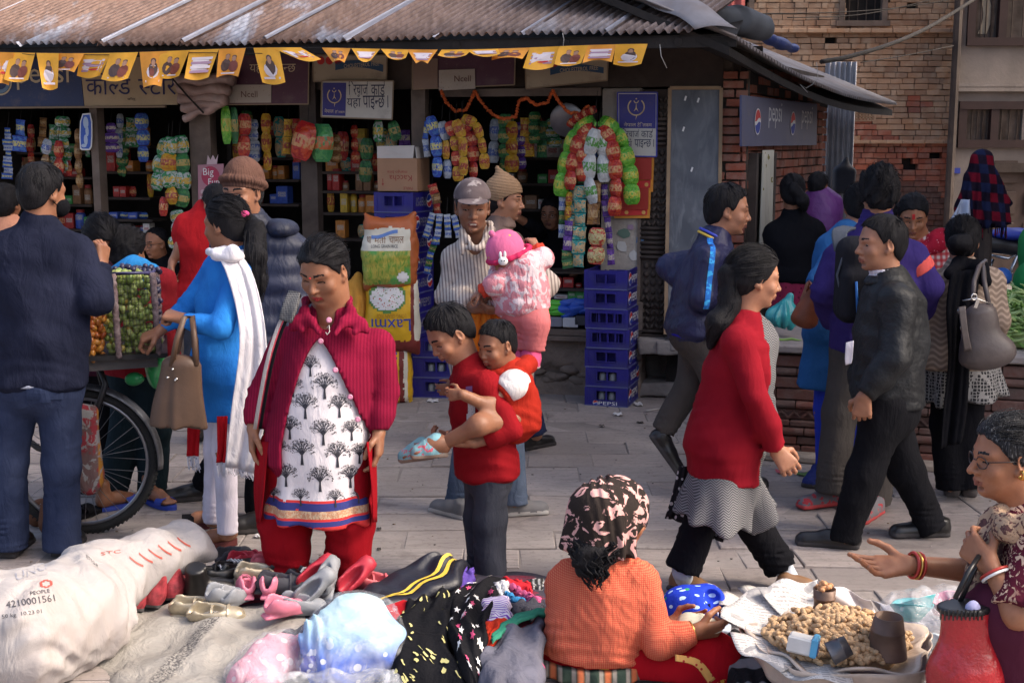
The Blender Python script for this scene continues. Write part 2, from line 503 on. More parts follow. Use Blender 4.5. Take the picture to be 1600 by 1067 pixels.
class Person:
 def __init__(s,label,base,vox=.008,skin='brown',group=None,name='person',lip=None):
  s.base=V3(base);s.root=Qh(name,label,'person',s.base,group)
  s.far=s.base.y>6.6;s.vox=.0145 if s.far else vox*1.2;s.skin=SKIN[skin];s.lip=lip or LIP;s.parts=[];s.hairm=HAIR
  s.b=SDF(.011 if 'toddler' in label else .016);s.j={};s.sh=[]
 def child(s,name,v,q,mats,midx=None,parent=None,smooth=True):
  p=parent or s.root
  me=Qf(name,v-A(Qx(p)),q,None,mats if isinstance(mats,(list,tuple))else(mats,),midx,smooth)
  o=bpy.data.objects.new(name,me);return link(o,p)
 def sdf(s,name,S,mat,midx=None,parent=None):
  S.v=max(S.v,.012)if s.far else S.v*1.15
  v,q=S.mesh()
  mi=midx(v[q].mean(1))if midx else None
  return s.child(name,v,q,mat,mi,parent)
 def head(s,c,yaw,pitch=0.0,roll=0.0,size=1.0,neck=None,fat=0.0,child=0.0,open_=1.0,nose=1.0,ears=True,vox=.0034,mouth=0,brow=1.0,eyes=True,gaze=0.0,jaw=1.0):
  0
  y=math.radians(yaw);p=math.radians(pitch)
  f0=V3((math.sin(y),-math.cos(y),0))
  fw=f0*math.cos(p)-V3((0,0,1))*math.sin(p)
  M=Zj(fw,(0,0,1))
  if roll:M=M4.Rotation(math.radians(roll),3,fw)@M
  s.hc,s.hM,s.hs=V3(c),M,size
  S=SDF(.0062 if s.far else vox*1.22)
  ch=child
  S.ell((0,-.012,.030),(.074,.094,.085),k=.01)
  S.ell((0,.020,-.028),(.0605+.006*fat,.066,.080),k=.03)
  S.ell((0,.034,-.072+.006*ch),(.044*jaw+.012*fat,.042,.036+.004*fat),k=.03)
  if fat:S.ell((0,.02,-.09),(.05*fat,.045,.03),k=.03)
  S.ell((0,.066-.006*ch,-.094+.008*ch),(.017,.015,.014),k=.02)
  for sx in(-1,1):
   S.cap((sx*.012,.0775,.017),(sx*.046,.064,.018),.0085,.008,k=.02)
   S.ell((sx*.037,.058+.004*ch,-.032),(.024+.004*fat,.020,.022),k=.022)
   S.ell((sx*.031,.088,-.004),(.0165,.018,.0105),k=.008,mode='s')
   if open_>0:
    zo=-.003
    S.chain([(sx*.017,.0655,zo-.002),(sx*.024,.0735,zo+.0075*open_-.001),(sx*.038,.0715,zo+.0075*open_-.001),(sx*.046,.0595,zo)],[.0036,.0046,.0046,.0036],k=.004)
    S.chain([(sx*.018,.066,zo-.004),(sx*.026,.0725,zo-.0085),(sx*.037,.0705,zo-.0085),(sx*.045,.0605,zo-.002)],[.003,.0038,.0038,.003],k=.004)
  n=nose
  S.cap((0,.078,.010),(0,.078+.024*n,-.030),.0075,.0095*(.6+.4*n),k=.012)
  S.ell((0,.080+.022*n,-.035),(.0095,.0095,.0085),k=.008)
  for sx in(-1,1):
   S.ell((sx*.0125,.080+.010*n,-.037),(.0075,.0095,.0075),k=.007)
   S.ell((sx*.006,.082+.017*n,-.044),(.0035,.004,.004),k=.004,mode='s')
  S.cap((0,.086,-.046),(0,.088,-.056),.006,.006,k=.012)
  S.chain([(-.022,.075,-.0655),(-.008,.0875,-.0605),(0,.0885,-.062),(.008,.0875,-.0605),(.022,.075,-.0655)],[.0035,.0062,.0058,.0062,.0035],k=.006)
  S.chain([(-.020,.075,-.068),(0,.087,-.0745-.006*mouth),(.020,.075,-.068)],[.0035,.0075,.0035],k=.006)
  if mouth:S.ell((0,.093,-.0685),(.015,.012,.006),k=.004,mode='s')
  else:S.cap((-.018,.087,-.0672),(.018,.087,-.0672),.0018,k=.004,mode='s')
  S.ell((0,.080,-.084),(.018,.012,.005),k=.012,mode='s')
  if ears:
   for sx in(-1,1):
    R=M4.Rotation(sx*-.35,3,'Z')@M4.Rotation(-.2,3,'X')
    S.ell((sx*.076,-.010,-.006),(.008,.018,.031),R,k=.008)
    S.ell((sx*.083,-.004,-.004),(.006,.010,.018),R,k=.006,mode='s')
    S.ell((sx*.072,.002,-.034),(.007,.008,.010),k=.008)
  if neck is not None:
   nl=(M.transposed()@(V3(neck)-s.hc))/size
   nr=.052+.012*fat
   S.cap((0,-.022,-.045),nl,nr,nr*1.12,k=.03)
   s.b.cap(s.hc+M@(V3((0,-.02,-.06))*size),neck,nr*.93*size,nr*1.04*size)
  v,q=S.mesh()
  cc=v[q].mean(1);X,Y,Z=cc[:,0],cc[:,1],cc[:,2];aX=np.abs(X)
  mi=np.zeros(len(q),np.int32)
  zc=-.0672
  lip=(aX<.0225)&(Y>.066)&(Z<zc+.0105*(1-(aX/.026)**2))&(Z>zc-(.0135+.006*mouth)*(1-(aX/.026)**2))
  mi[lip]=1
  if mouth:mi[(aX<.014)&(Y>.06)&(np.abs(Z+.0685)<.0048)&(Y<.088)]=3
  bz=.021+.0035*np.sin(np.clip((aX-.013)/.036,0,1)*2.6)
  mi[(aX>.013)&(aX<.049)&(np.abs(Z-bz)<.0042*brow*(1.15-(aX-.013)/.06))&(Y>.05)]=2
  if open_<1.0 and eyes:mi[(aX>.017)&(aX<.046)&(np.abs(Z+.0035+.0085*(1-open_)-.003*open_*np.sin((aX-.017)/.029*3.14))<.0020)&(Y>.05)]=2
  v=(A(s.hc)+size*(v@np.array(M.transposed(),np.float32))).astype(np.float32)
  s.parts.append((v,q,mi))
  if eyes and open_>0:
   for sx in(-1,1):
    g=G();g.ball((0,0,0),(.0138,.0108,.0095),14,9)
    me=g.me('eye',(EYEW,EYED),True)
    for pl in me.polygons:
     cx=pl.center
     if(cx.x-gaze*.005)**2+(cx.z+.001)**2<.0066**2 and cx.y>0:pl.material_index=1
    me.transform(M4.Translation(s.hc)@M.to_4x4()@M4.Scale(size,4)@M4.Translation((sx*.031,.0662,-.0035))@M4.Rotation(-sx*.25,4,'Z'))
    ob('eye',me,s.root)
 def hl(s,*p):
  0
  return s.hc+s.hM@(V3(p)*s.hs)
 def local(s,name,S,mat,midx=None,parent=None):
  0
  v,q=S.mesh();mi=midx(v[q].mean(1))if midx else None
  v=(A(s.hc)+s.hs*(v@np.array(s.hM.transposed(),np.float32))).astype(np.float32)
  return s.child(name,v,q,mat,mi,parent)
 def hair(s,off=.009,line=None,extra=None,rough=.0016,vox=.006,mat=None,front=True,seed=3):
  S=SDF(vox)
  S.ell((0,-.012,.030),(.074+off,.094+off,.085+off),k=.01)
  S.ell((0,-.045,-.02),(.062+off*.6,.055+off,.075),k=.03)
  L=line or[(-.12,-.09),(-.07,-.082),(-.035,-.05),(-.022,-.015),(-.005,.012),(.018,.0),(.03,.02),(.045,.055),(.07,.074),(.12,.085)]
  xs=[a for a,b in L];zs=[b for a,b in L]
  S.cutf(lambda x,y,z:(np.interp(y,xs,zs)+.004*np.sin(x*160+y*90)*np.sin(y*140+1)-z)*.8)
  n=len(S.P)
  if rough:
   r0=Qd(seed,rough*2,90,(1.6,1.6,.5));S.warp(r0)
  o=s.local('hair',S,mat or s.hairm)
  R=random.Random(seed+40);g=G();back=L is HL_W or L is Qt;k=0
  while k<(260 if s.base.y<7 else 90):
   d=V3((R.gauss(0,1),R.gauss(0,1),R.gauss(.5,1))).normalized();e=V3((.074+off,.094+off,.085+off));p=V3((d.x*e.x,d.y*e.y-.012,d.z*e.z+.03))
   if p.z<np.interp(p.y,xs,zs):continue
   k+=1;q=[];ln=R.uniform(.05,.11)if back else R.uniform(.025,.055);f=V3((R.uniform(-.25,.25),-1,-.25))if back else(p-V3((R.uniform(-.02,.02),-.05,.14)));lift=R.uniform(.0,.0035)if R.random()<.8 else R.uniform(.003,.008)
   for t in range(5):
    n=V3(((p.x)/e.x**2,(p.y+.012)/e.y**2,(p.z-.03)/e.z**2)).normalized();q.append(s.hl(*(p+n*(.0008+lift*t/4))));f=(f-n*f.dot(n)).normalized();p=p+f*ln/4+V3((R.uniform(-.002,.002),0,R.uniform(-.002,.002)))
    if p.z<np.interp(p.y,xs,zs)-.006:break
   if len(q)>2:g.tube(q,[.0013,.0013,.0012,.001,.0004][-len(q):],3,cap=False)
  g.build('strands',mat or s.hairm,o)['kind']='stuff'
  if extra:extra(o)
  return o
 def locks(s,name,pts,rs,mat=None,parent=None,flat=None,rough=.004,vox=.007,seed=5,strands=0,k=.03):
  0
  S=SDF(vox);S.chain(pts,rs,k=k,sq=flat)
  S.warp(Qd(seed,rough,120,(1,1,.25)))
  o=s.sdf(name,S,mat or s.hairm,parent=parent)
  if strands:
   g=G();R=random.Random(seed)
   for i in range(strands):
    a=R.uniform(0,6.28);st=R.uniform(0,.4);q=[]
    ph=R.uniform(0,6);am=R.uniform(.004,.014)
    for t in range(9):
     u=st+(1-st)*t/8*R.uniform(.98,1.0);f=u*(len(pts)-1);i0=min(int(f),len(pts)-2);fr=f-i0
     p=V3(pts[i0]).lerp(V3(pts[i0+1]),fr);r=(rs[i0]+(rs[i0+1]-rs[i0])*fr)*R.uniform(.95,1.12)+.002
     q.append(p+V3((math.cos(a)*r,math.sin(a)*r,0))+V3((math.sin(ph+t*1.1),math.cos(ph+t),0))*am*u)
    g.tube(q,[.0022]*6+[.0018,.0014,.0006],4)
   g.build('strand',mat or s.hairm,o)
  return o
 def hand(s,w,d,nrm,th,curl=.35,size=1.0,fore=None,vox=.0042,spread=1.0,curls=None,thumb=.5,r0=.026):
  0
  w=V3(w);d=V3(d).normalized();nrm=V3(nrm);nrm=(nrm-d*nrm.dot(d)).normalized()
  t=V3(th);t=(t-d*t.dot(d)-nrm*t.dot(nrm)).normalized()
  z=size;S=SDF(.0075 if s.far else vox*1.1)
  if fore is not None:
   fw=V3(fore);S.cap(w+(fw-w)*min(1,.16/max((fw-w).length,.01)),w,.033*z,r0*z,k=.01)
  for i in range(4):
   lat=(1.5-i)
   k0=w+t*lat*.011*z+d*.012*z;k1=w+d*(.088-.004*abs(i-1))*z+t*lat*.0205*z*spread
   S.cap(k0,k1,.0165*z,.0125*z,k=.014*z)
   fl=(.92,1.0,.94,.76)[i];c=(curls[i]if curls else curl*(.9+.1*i))
   dd=d.copy()+t*lat*.07*spread;dd.normalize();p=k1
   ax=dd.cross(nrm).normalized()
   for L,rr,a in((.042,.0092,.75),(.027,.0082,1.0),(.021,.0074,.7)):
    dd=(M4.Rotation(a*c*1.45,3,ax)@dd).normalized()
    p2=p+dd*L*fl*z
    S.cap(p,p2,rr*z*(.92 if i==3 else 1)*1.04,rr*z*.93,k=.003*z);p=p2
  S.ell(w+d*.05*z+nrm*.004*z,(.012*z,)*3,k=.02)
  a0=w+d*.022*z+t*.022*z+nrm*.006*z
  a1=a0+(d*.55+t*.75+nrm*.25*(1+curl)).normalized()*.042*z
  a2=a1+(d*(.8+.3*thumb)+t*(.55-.8*thumb)+nrm*(.2+.7*curl)).normalized()*.032*z
  a3=a2+(d+t*(.35-.9*thumb)+nrm*(.1+.9*curl)).normalized()*.025*z
  S.cap(w+d*.01*z+t*.01*z,a0,.015*z,.0145*z,k=.012*z)
  S.chain([a0,a1,a2,a3],[.0145*z,.0118*z,.0098*z,.0085*z],k=.005*z)
  v,q=S.mesh();s.parts.append((v,q,0))
 def shoe(s,heel,toe,mats,L=.265,up=(0,0,1),h=.085,wd=.043,sole=.022,name='shoe',ankle=None,low=False,label=None,vox=.0085,hollow=False):
  0
  heel,toe=V3(heel),V3(toe);f=(toe-heel).normalized();M=Zj(f,up)
  S=SDF(vox)
  S.chain([(0,.035,.036),(0,L*.45,.032),(0,L-wd-.004,.026)],[wd*.82,wd*.9,wd],k=.02,sq=((0,0,1),.82))
  S.cap((0,L*.5,.03),(0,L-.03,.022),wd*.9,wd*.55,k=.03)
  if not low:S.cap((0,.045,.04),(0,.042,h),.042,.041,k=.03,flat=True)
  S.cap((0,.05,.06),(0,L*.55,.045),.036,.03,k=.02)
  S.box((0,L/2,sole*.5),(wd*1.0,L/2-.006,sole*.5),rnd=.008,k=.006)
  S.ell((0,L-wd*1.05,sole*.5),(wd*1.04,wd*1.06,sole*.55),k=.01)
  if hollow:S.ell((0,.075,.085),(wd*.72,.075,.062),k=.01,mode='s')
  S.cut((0,0,0.001),(0,0,-1))
  v,q=S.mesh();zc=v[q].mean(1)[:,2]
  mi=(zc<sole).astype(np.int32)
  v=A(heel)+v@np.array(M.transposed(),np.float32)
  o=s.child(name,v.astype(np.float32),q,mats,mi)
  if label:o['label']=label
  return o
 def foot(s,heel,toe,L=.24,up=(0,0,1),ankle=None,z0=.0):
  heel,toe=V3(heel),V3(toe);f=(toe-heel).normalized();M=Zj(f,up)
  T=lambda p:heel+M@V3(p)
  S=SDF(.008)
  S.chain([T((0,.03,.03+z0)),T((0,L*.5,.032+z0)),T((0,L*.78,.018+z0))],[.030,.032,.03],k=.02)
  for i in range(5):
   x=(i-2)*.0145
   S.cap(T((x*.9,L*.76,.016+z0)),T((x,L*(.98-.02*abs(i-1.2)),.012+z0)),.011,.0085,k=.005)
  S.cap(T((0,.04,.04+z0)),T((0,.035,.11+z0))if ankle is None else ankle,.034,.036,k=.03)
  v,q=S.mesh();s.parts.append((v,q,0))
 def sandal(s,heel,toe,mat,L=.25,up=(0,0,1),strapm=None,th=.022,w=.045):
  heel,toe=V3(heel),V3(toe);f=(toe-heel).normalized();M=Zj(f,up);T=lambda p:heel+M@V3(p)
  g=G();out=[]
  for i in range(20):
   a=2*math.pi*i/20
   out.append(T((w*math.sin(a)*(.88+.12*math.cos(a)),L/2+L/2*math.cos(a)*(1-.02),-.001)))
  g.slab(out,M@V3((0,0,th)))
  o=g.build('sandal',mat,s.root)
  t=G();pts=[T((math.cos(a)*(w+.002),L*.66,th+.034*math.sin(a)))for a in[math.pi*i/8 for i in range(9)]]
  for i in range(8):
   a,b=pts[i],pts[i+1];d=M@V3((0,.028,0));n=M@V3((0,0,.003))
   t.hexa([a-d,b-d,b+d,a+d,a-d+n,b-d+n,b+d+n,a+d+n])
  t.build('strap',strapm or mat,o)
  return o
 def pose(s,**j):
  s.j.update({k:V3(v)for k,v in j.items()})
  return s
 def trunk(s,w=(.165,.15,.13,.16),d=(.085,.112,.105,.115),slope=.045):
  j=s.j;S_=(j['SA']+j['SB'])/2;P_=(j['HA']+j['HB'])/2
  us=(j['SB']-j['SA']).normalized();uh=(j['HB']-j['HA']).normalized()
  s.us,s.uh=us,uh
  s.tr=[(j['N'],us,.062,.058),(S_+V3((0,0,-.01)),us,w[0],d[0]),(S_.lerp(P_,.33),us,w[1],d[1]),(S_.lerp(P_,.68),us.lerp(uh,.7),w[2],d[2]),(P_,uh,w[3],d[3])]
  return s
 def trunk_into(s,S,infl=0.0,i0=0,i1=4,k=.05,scale=None):
  for i in range(i0,i1):
   a,b=s.tr[i],s.tr[i+1]
   S.econe(a[0],b[0],(a[1]+b[1])/2,(a[2]+infl,a[3]+infl),(b[2]+infl,b[3]+infl),k=k)
  return S
 def skin_body(s,arm=(.046,.037,.026),leg=(.075,.05,.036)):
  j,S=s.j,s.b
  s.trunk_into(S,-.012)
  for e in 'AB':
   if 'E'+e in j:S.chain([j['S'+e],j['E'+e],j['W'+e]],list(arm),k=.03)
   if 'K'+e in j:S.chain([j['H'+e],j['K'+e],j['F'+e]],list(leg),k=.04)
  return s
 def top(s,name,mat,infl=.014,hem=.06,hemw=(.005,.005),sleeve=1.0,short=False,arm=(.062,.052,.043),cuff=None,extra=None,wr=.006,seed=1,vox=None,post=None,fold=.007,neckcut=.02,wl=.05,i0=0,ak=.02,arms='AB',parent=None,midx=None,label=None,shoulder=.066,hang=.0):
  0
  j=s.j;S=SDF(vox or s.vox)
  s.trunk_into(S,infl,i0)
  a=s.tr[4];dn=(a[0]-s.tr[3][0]).normalized()
  dn=(dn+V3((0,0,-1.0))).normalized()
  if hem>0:S.econe(a[0],a[0]+dn*hem,a[1],(a[2]+infl,a[3]+infl),(a[2]+infl+hemw[0],a[3]+infl+hemw[1]),k=.05,flat=True)
  else:S.cut(a[0]+dn*hem,dn)
  for e in arms:
   if 'E'+e not in j:continue
   sh,el,wr_=j['S'+e],j['E'+e],j['W'+e]
   S.ell(sh,shoulder,k=.045)
   if short:S.cap(sh,sh.lerp(el,short),arm[0],arm[1]*1.12,k=.035,flat=True)
   else:
    S.cap(sh,el,arm[0],arm[1],k=ak)
    m=el.lerp(wr_,.55*sleeve)
    S.cap(el,m,arm[1],(arm[1]+arm[2])/2+hang,k=ak*.9)
    S.cap(m,el.lerp(wr_,sleeve),(arm[1]+arm[2])/2+hang,(cuff or arm[2]),k=.02,flat=True)
    S.warp(Qp(el,(wr_-sh),fold,.13,wl,seed+ord(e)))
   S.warp(Qp(sh.lerp(s.tr[2][0],.4),(el-s.tr[1][0]),fold*.6,.16,wl*1.2,seed+3+ord(e)))
  if extra:extra(S)
  S.warp(Qd(seed,wr,16,(1.2,1.2,.7)));S.warp(Qv(seed+30,wr*.85,15))
  S.warp(Qp(s.tr[3][0].lerp(s.tr[4][0],.5),(.1,0,1),fold*.8,.22,wl*1.4,seed+5))
  if post:post(S)
  o=s.sdf(name,S,mat,midx,parent)
  if label:o['label']=label
  return o
 def trousers(s,name,mat,infl=.012,leg=(.092,.066,.056),end=1.0,waist=.04,wr=.005,seed=2,vox=None,fold=.008,wl=.055,extra=None,post=None,legs='AB',cuffs=None,midx=None):
  j=s.j;S=SDF(vox or s.vox);a=s.tr[4];up=(s.tr[3][0]-a[0]).normalized()
  S.econe(a[0]+up*waist,a[0]-up*.02,a[1],(a[2]*.94+infl,a[3]*.92+infl),(a[2]+infl,a[3]+infl),k=.04,flat0=True)
  for e in legs:
   h,kn,an=j['H'+e],j['K'+e],j['F'+e]
   S.cap(h,kn,leg[0],leg[1],k=.04)
   S.cap(kn,kn.lerp(an,end),leg[1],leg[2],k=.03,flat=True)
   S.warp(Qp(kn,an-h,fold*.8,.15,wl,seed+ord(e)))
   S.warp(Qp(kn.lerp(an,.8),(0,0,1),fold,.14,wl*.8,seed+7+ord(e)))
   S.warp(Qp(h,(an-h).normalized()+V3((.3,0,0)),fold*.8,.15,wl,seed+9+ord(e)))
  if extra:extra(S)
  S.warp(Qd(seed+20,wr,15,(1.3,1.3,.6)));S.warp(Qv(seed+33,wr*.85,15))
  if post:post(S)
  return s.sdf(name,S,mat,midx)
 def finish(s,name='body'):
  v,q=s.b.mesh()
  P=[(v,q,0)]+s.parts
  v,q,m=join(P)
  s.child(name,v,q,(s.skin,s.lip,s.hairm,TEETH),m)
  return s.root
def Zf(c,n,amp,z0,z1,seed=0):
 0
 def f(x,y,z):
  th=np.arctan2(y-c[1],x-c[0]);t=np.clip((z0-z)/(z0-z1),0,1)
  return amp*t*np.sin(n*th+1.3*np.sin(3*th+seed)+seed)
 return f
HL_W=[(-.12,-.09),(-.07,-.085),(-.035,-.06),(-.012,-.03),(.012,-.012),(.035,.02),(.055,.052),(.075,.072),(.12,.09)]
Qt=[(-.12,-.10),(-.06,-.095),(-.02,-.06),(.0,-.02),(.02,.0),(.05,.05),(.08,.08)]
# texts (made first, in one go)
_TX={}
def prepare_texts(lst):
 tmp=[]
 for key in lst:
  c=bpy.data.curves.new('t','FONT');c.body=key;c.size=1.0;c.resolution_u=2
  o=bpy.data.objects.new('t',c);COL.objects.link(o);tmp.append((key,o,c))
 dg=bpy.context.evaluated_depsgraph_get()
 for key,o,c in tmp:
  me=bpy.data.meshes.new_from_object(o.evaluated_get(dg))
  n=len(me.vertices);a=np.empty(n*3,np.float32);me.vertices.foreach_get('co',a)
  _TX[key]=(a.reshape(-1,3)[:,:2].copy(),[tuple(p.vertices)for p in me.polygons])
  bpy.data.meshes.remove(me)
 for key,o,c in tmp:
  bpy.data.objects.remove(o);bpy.data.curves.remove(c)
def clip_right(key,frac):
 0
 v,f=_TX[key];x0,x1=v[:,0].min(),v[:,0].max();lim=x0+(x1-x0)*frac
 bm=bmesh.new();vs=[bm.verts.new((p[0],p[1],0))for p in v]
 for q in f:
  try:bm.faces.new([vs[i]for i in q])
  except ValueError:pass
 bmesh.ops.bisect_plane(bm,geom=bm.verts[:]+bm.edges[:]+bm.faces[:],plane_co=(lim,0,0),plane_no=(1,0,0),clear_outer=True)
 bm.verts.ensure_lookup_table();bm.verts.index_update()
 V2=np.array([(p.co.x,p.co.y)for p in bm.verts],np.float32);F2=[tuple(p.index for p in q.verts)for q in bm.faces]
 bm.free();return V2,F2
def word(spec,gap=0.0):
 0
 V2,F2,x=[],[],0.0;last=(0,0)
 for it in spec:
  if it==' ':x+=.32;continue
  if it=='^':
   pts=[(x-.02,.62),(x-.10,.70),(x-.06,.80),(x+.03,.86),(x+.05,.83),(x-.01,.78),(x-.04,.72),(x+.02,.64)]
   b=len(V2);V2+=pts;F2+=[(b,b+1,b+6,b+7),(b+1,b+2,b+5,b+6),(b+2,b+3,b+4,b+5)];continue
  if it=='~':
   b=len(V2);xx=x-.2;V2+=[(xx-.12,.86),(xx-.08,.76),(xx+.0,.73),(xx+.08,.76),(xx+.12,.86),(xx+.07,.86),(xx,.79),(xx-.07,.86)]
   F2+=[(b,b+1,b+2,b+6,b+7),(b+2,b+3,b+4,b+5,b+6)];V2+=[(xx-.035,.85),(xx+.035,.85),(xx+.035,.92),(xx-.035,.92)];F2+=[(b+8,b+9,b+10,b+11)];continue
  v,f=clip_right(*it)if isinstance(it,tuple)else _TX[it]
  x0,x1=v[:,0].min(),v[:,0].max();b=len(V2)
  V2+=[(p[0]-x0+x,p[1])for p in v];F2+=[tuple(b+i for i in q)for q in f]
  x+=x1-x0-.012+gap
 return np.array(V2,np.float32),F2
def Qg(name,key,o,ex,ey,w=None,h=None,mat=None,parent=None,off=.002,center=False,raw=None,flip=False):
 0
 v,f=raw if raw is not None else _TX[key]
 v=v-v.min(0);sz=v.max(0)
 if w is None:sx=sy=h/sz[1]
 else:
  sx=w/sz[0];sy=sx if h is None else h/sz[1]
 v=v*np.array([sx,sy])
 if flip:v=np.array([sx*sz[0],sy*sz[1]])-v
 if center:v=v-np.array([sx*sz[0]/2,sy*sz[1]/2])
 ex,ey,o=V3(ex),V3(ey),V3(o);nn=ex.cross(ey).normalized()
 me=Ze(name,[o+ex*float(p[0])+ey*float(p[1])+nn*off for p in v],f,(mat,))
 return ob(name,me,parent)
prepare_texts(['pepsi','PEPSI','Ncell','CHOLESTEROL FREE','Kaccha','mango bite','PARLE','Laxmi','ce','Big','Fun','LONG GRAIN RICE','PEOPLE','4210001561','50 kg  10.23 01','UNO','ETTO BI','STC','को','ल','ड','स','टो','र','ि','चा','ज','का','य','हा','पा','इ','न','छ','।','नेपाल','टे','क','म','शी','चामल','था','बाँसु','मती'])
W_COLD=word(['को',('ल',.66),'ड']);W_STORE=word([('स',.72),'टो','र'])
W_RECH=word(['ि','र','चा','ज','^']);W_CARD=word(['का','ड','^']);W_HERE=word(['य','हा','~']);W_FOUND=word(['पा','इ',('न',.66),'छ',' ','।'])
W_FOUND2=word(['पा','इ',('न',.66),'छ']);W_TEL=word(['टे','ि','ल','क','म'])
def Zi(c,ex,ey,r,n=20,a0=0,a1=2*math.pi,rin=0.0):
 0
 vs,fs=[],[]
 for i in range(n+1):
  a=a0+(a1-a0)*i/n
  vs.append(c+(ex*math.cos(a)+ey*math.sin(a))*r);vs.append(c+(ex*math.cos(a)+ey*math.sin(a))*rin)
 for i in range(n):fs.append((2*i,2*i+2,2*i+3,2*i+1))
 return vs,fs
Q4=Qb('print_white',(.75,.74,.72));Zt=Qb('print_red',(.55,.03,.03));INK_B=Qb('print_blue',(.02,.05,.32))
INK_K=Qb('print_black',(.02,.02,.03));Qo=Qb('print_cream',(.62,.50,.33));INK_GREY=Qb('print_grey',(.3,.3,.33))
def globe(name,c,ex,ey,r,parent,off=.0025,ring=True):
 0
 ex,ey,c=V3(ex),V3(ey),V3(c);n=ex.cross(ey).normalized();g=G();c=c+n*off
 if ring:v,f=Zi(c,ex,ey,r,22,rin=0);g.add(v,f,1)
 c2=c+n*.001;m=16;ri=r*.9
 def wave(t,s):return .16*math.sin(t*2.6+.4)+s
 for s0,mi in((.16,0),(-.16,2)):
  vs,fs=[],[]
  for i in range(m+1):
   x=-1+2*i/m;yo=math.sqrt(max(0,1-x*x))*(1 if mi==0 else-1);yi=wave(x,s0)
   if mi==0:yo=max(yo,min(yi,yo)if yo>yi else yo);yi=min(yi,yo)
   else:yi=max(yi,yo)
   vs+=[c2+ex*(x*ri)+ey*(yo*ri),c2+ex*(x*ri)+ey*(yi*ri)]
  for i in range(m):fs.append((2*i,2*i+1,2*i+3,2*i+2)if mi==0 else(2*i,2*i+2,2*i+3,2*i+1))
  g.add(vs,fs,mi)
 return g.build(name,(Zt,Q4,INK_B),parent)
def stone_mat():
 b=MB_('paving_stone')
 rnd=_n(b.nt,'ShaderNodeObjectInfo').outputs['Random']
 geo=_n(b.nt,'ShaderNodeNewGeometry').outputs['Position']
 base=b.mix(rnd,(.20,.178,.17),(.34,.305,.29))
 base=b.mix(b.math('MULTIPLY',b.math('FRACT',b.math('MULTIPLY',rnd,7.3)),.35),base,(.40,.32,.28))
 f=b.noise(2.2,7,vec=geo,rough=.62)
 col=b.mix(b.ramp(f,.32,.68),base,b.mix(.55,base,(.20,.175,.165)),'MIX')
 col=b.mix(b.math('MULTIPLY',b.ramp(b.noise(.75,5,vec=geo,dist=1.0),.48,.70),.7),col,(.37,.33,.30))
 col=b.mix(b.math('MULTIPLY',b.ramp(b.noise(38,4,vec=geo),.55,.70),.6),col,(.15,.125,.115))
 st=b.noise(9,4,vec=b.mapv((.6,3.5,1),vec=geo),dist=.5)
 col=b.mix(b.math('MULTIPLY',b.ramp(st,.50,.60),.45),col,(.19,.165,.155))
 col=b.mix(b.math('MULTIPLY',b.ramp(b.noise(2.6,6,vec=geo,dist=1.4),.60,.68),.55),col,(.12,.10,.095))
 n1=b.bump(b.noise(14,6,vec=b.mapv((.7,2.2,1),vec=geo),rough=.65),.5,.012)
 b.bump(b.noise(120,4,vec=geo),.35,.004,n1)
 return b.done(col,b.ramp(f,.1,.9),0,.25)
STONE=stone_mat();STONE.node_tree.nodes['Principled BSDF'].inputs['Roughness'].default_value=.8
for l in list(STONE.node_tree.links):
 if l.to_socket.name=='Roughness':STONE.node_tree.links.remove(l)
DIRT=Qc('packed_dirt',(.24,.21,.195),.95,.3,3.0,.6,40,dirt=(.16,.14,.13),dist=.01)
ground=G();ground.box((2,24,-.0555),(45,32,.05))
GROUND=tag(ground.build('ground',DIRT),kind='structure')
PAVE=tag(bpy.data.objects.new('pavement',None),kind='structure');link(PAVE)
def paving():
 R=random.Random(3);n=0;y=3.55;big=G()
 while y<9.3:
  dp=R.uniform(.24,.36)
  hw=.42*(y+dp)+.25;x=-hw-R.uniform(0,.5);yend=y+dp
  while x<hw:
   L=R.uniform(.38,.8)if R.random()<.75 else R.uniform(.22,.4)
   c=V3((x+L/2,y+dp/2,0))
   if(c-FO).dot(FN)<-.35:x+=L;continue
   g=G();gp=.0015+R.uniform(0,.0025);hz=.03
   j=lambda:R.uniform(-.006,.006)
   zt=R.uniform(-.004,.003);tl=R.uniform(-.005,.005);tw=R.uniform(-.004,.004)
   a,b=L/2-gp,dp/2-gp
   top=[(-a+j(),-b+j()),(a+j(),-b+j()),(a+j(),b+j()),(-a+j(),b+j())]
   lay=[]
   for z,i in((-hz,0),(-.003,0),(0,.0045)):
    for(qx,qy)in top:
     sx,sy=(1 if qx>0 else-1),(1 if qy>0 else-1)
     lay.append((qx-sx*i,qy-sy*i,z+zt+tl*sx+tw*sy if z>-hz else z))
   fs=[(8,9,10,11)]
   for k in range(2):
    for q in range(4):fs.append((k*4+q,k*4+(q+1)%4,k*4+4+(q+1)%4,k*4+4+q))
   g.add(lay,fs)
   if n<300:ob('paving_stone',g.me('paving_stone',STONE),PAVE,loc=c)
   else:big.add([V3(p)+c for p in lay],fs)
   n+=1;x+=L
  y=yend
 if big.v:
  o=big.build('far_paving',STONE,PAVE);o['kind']='stuff'
paving()
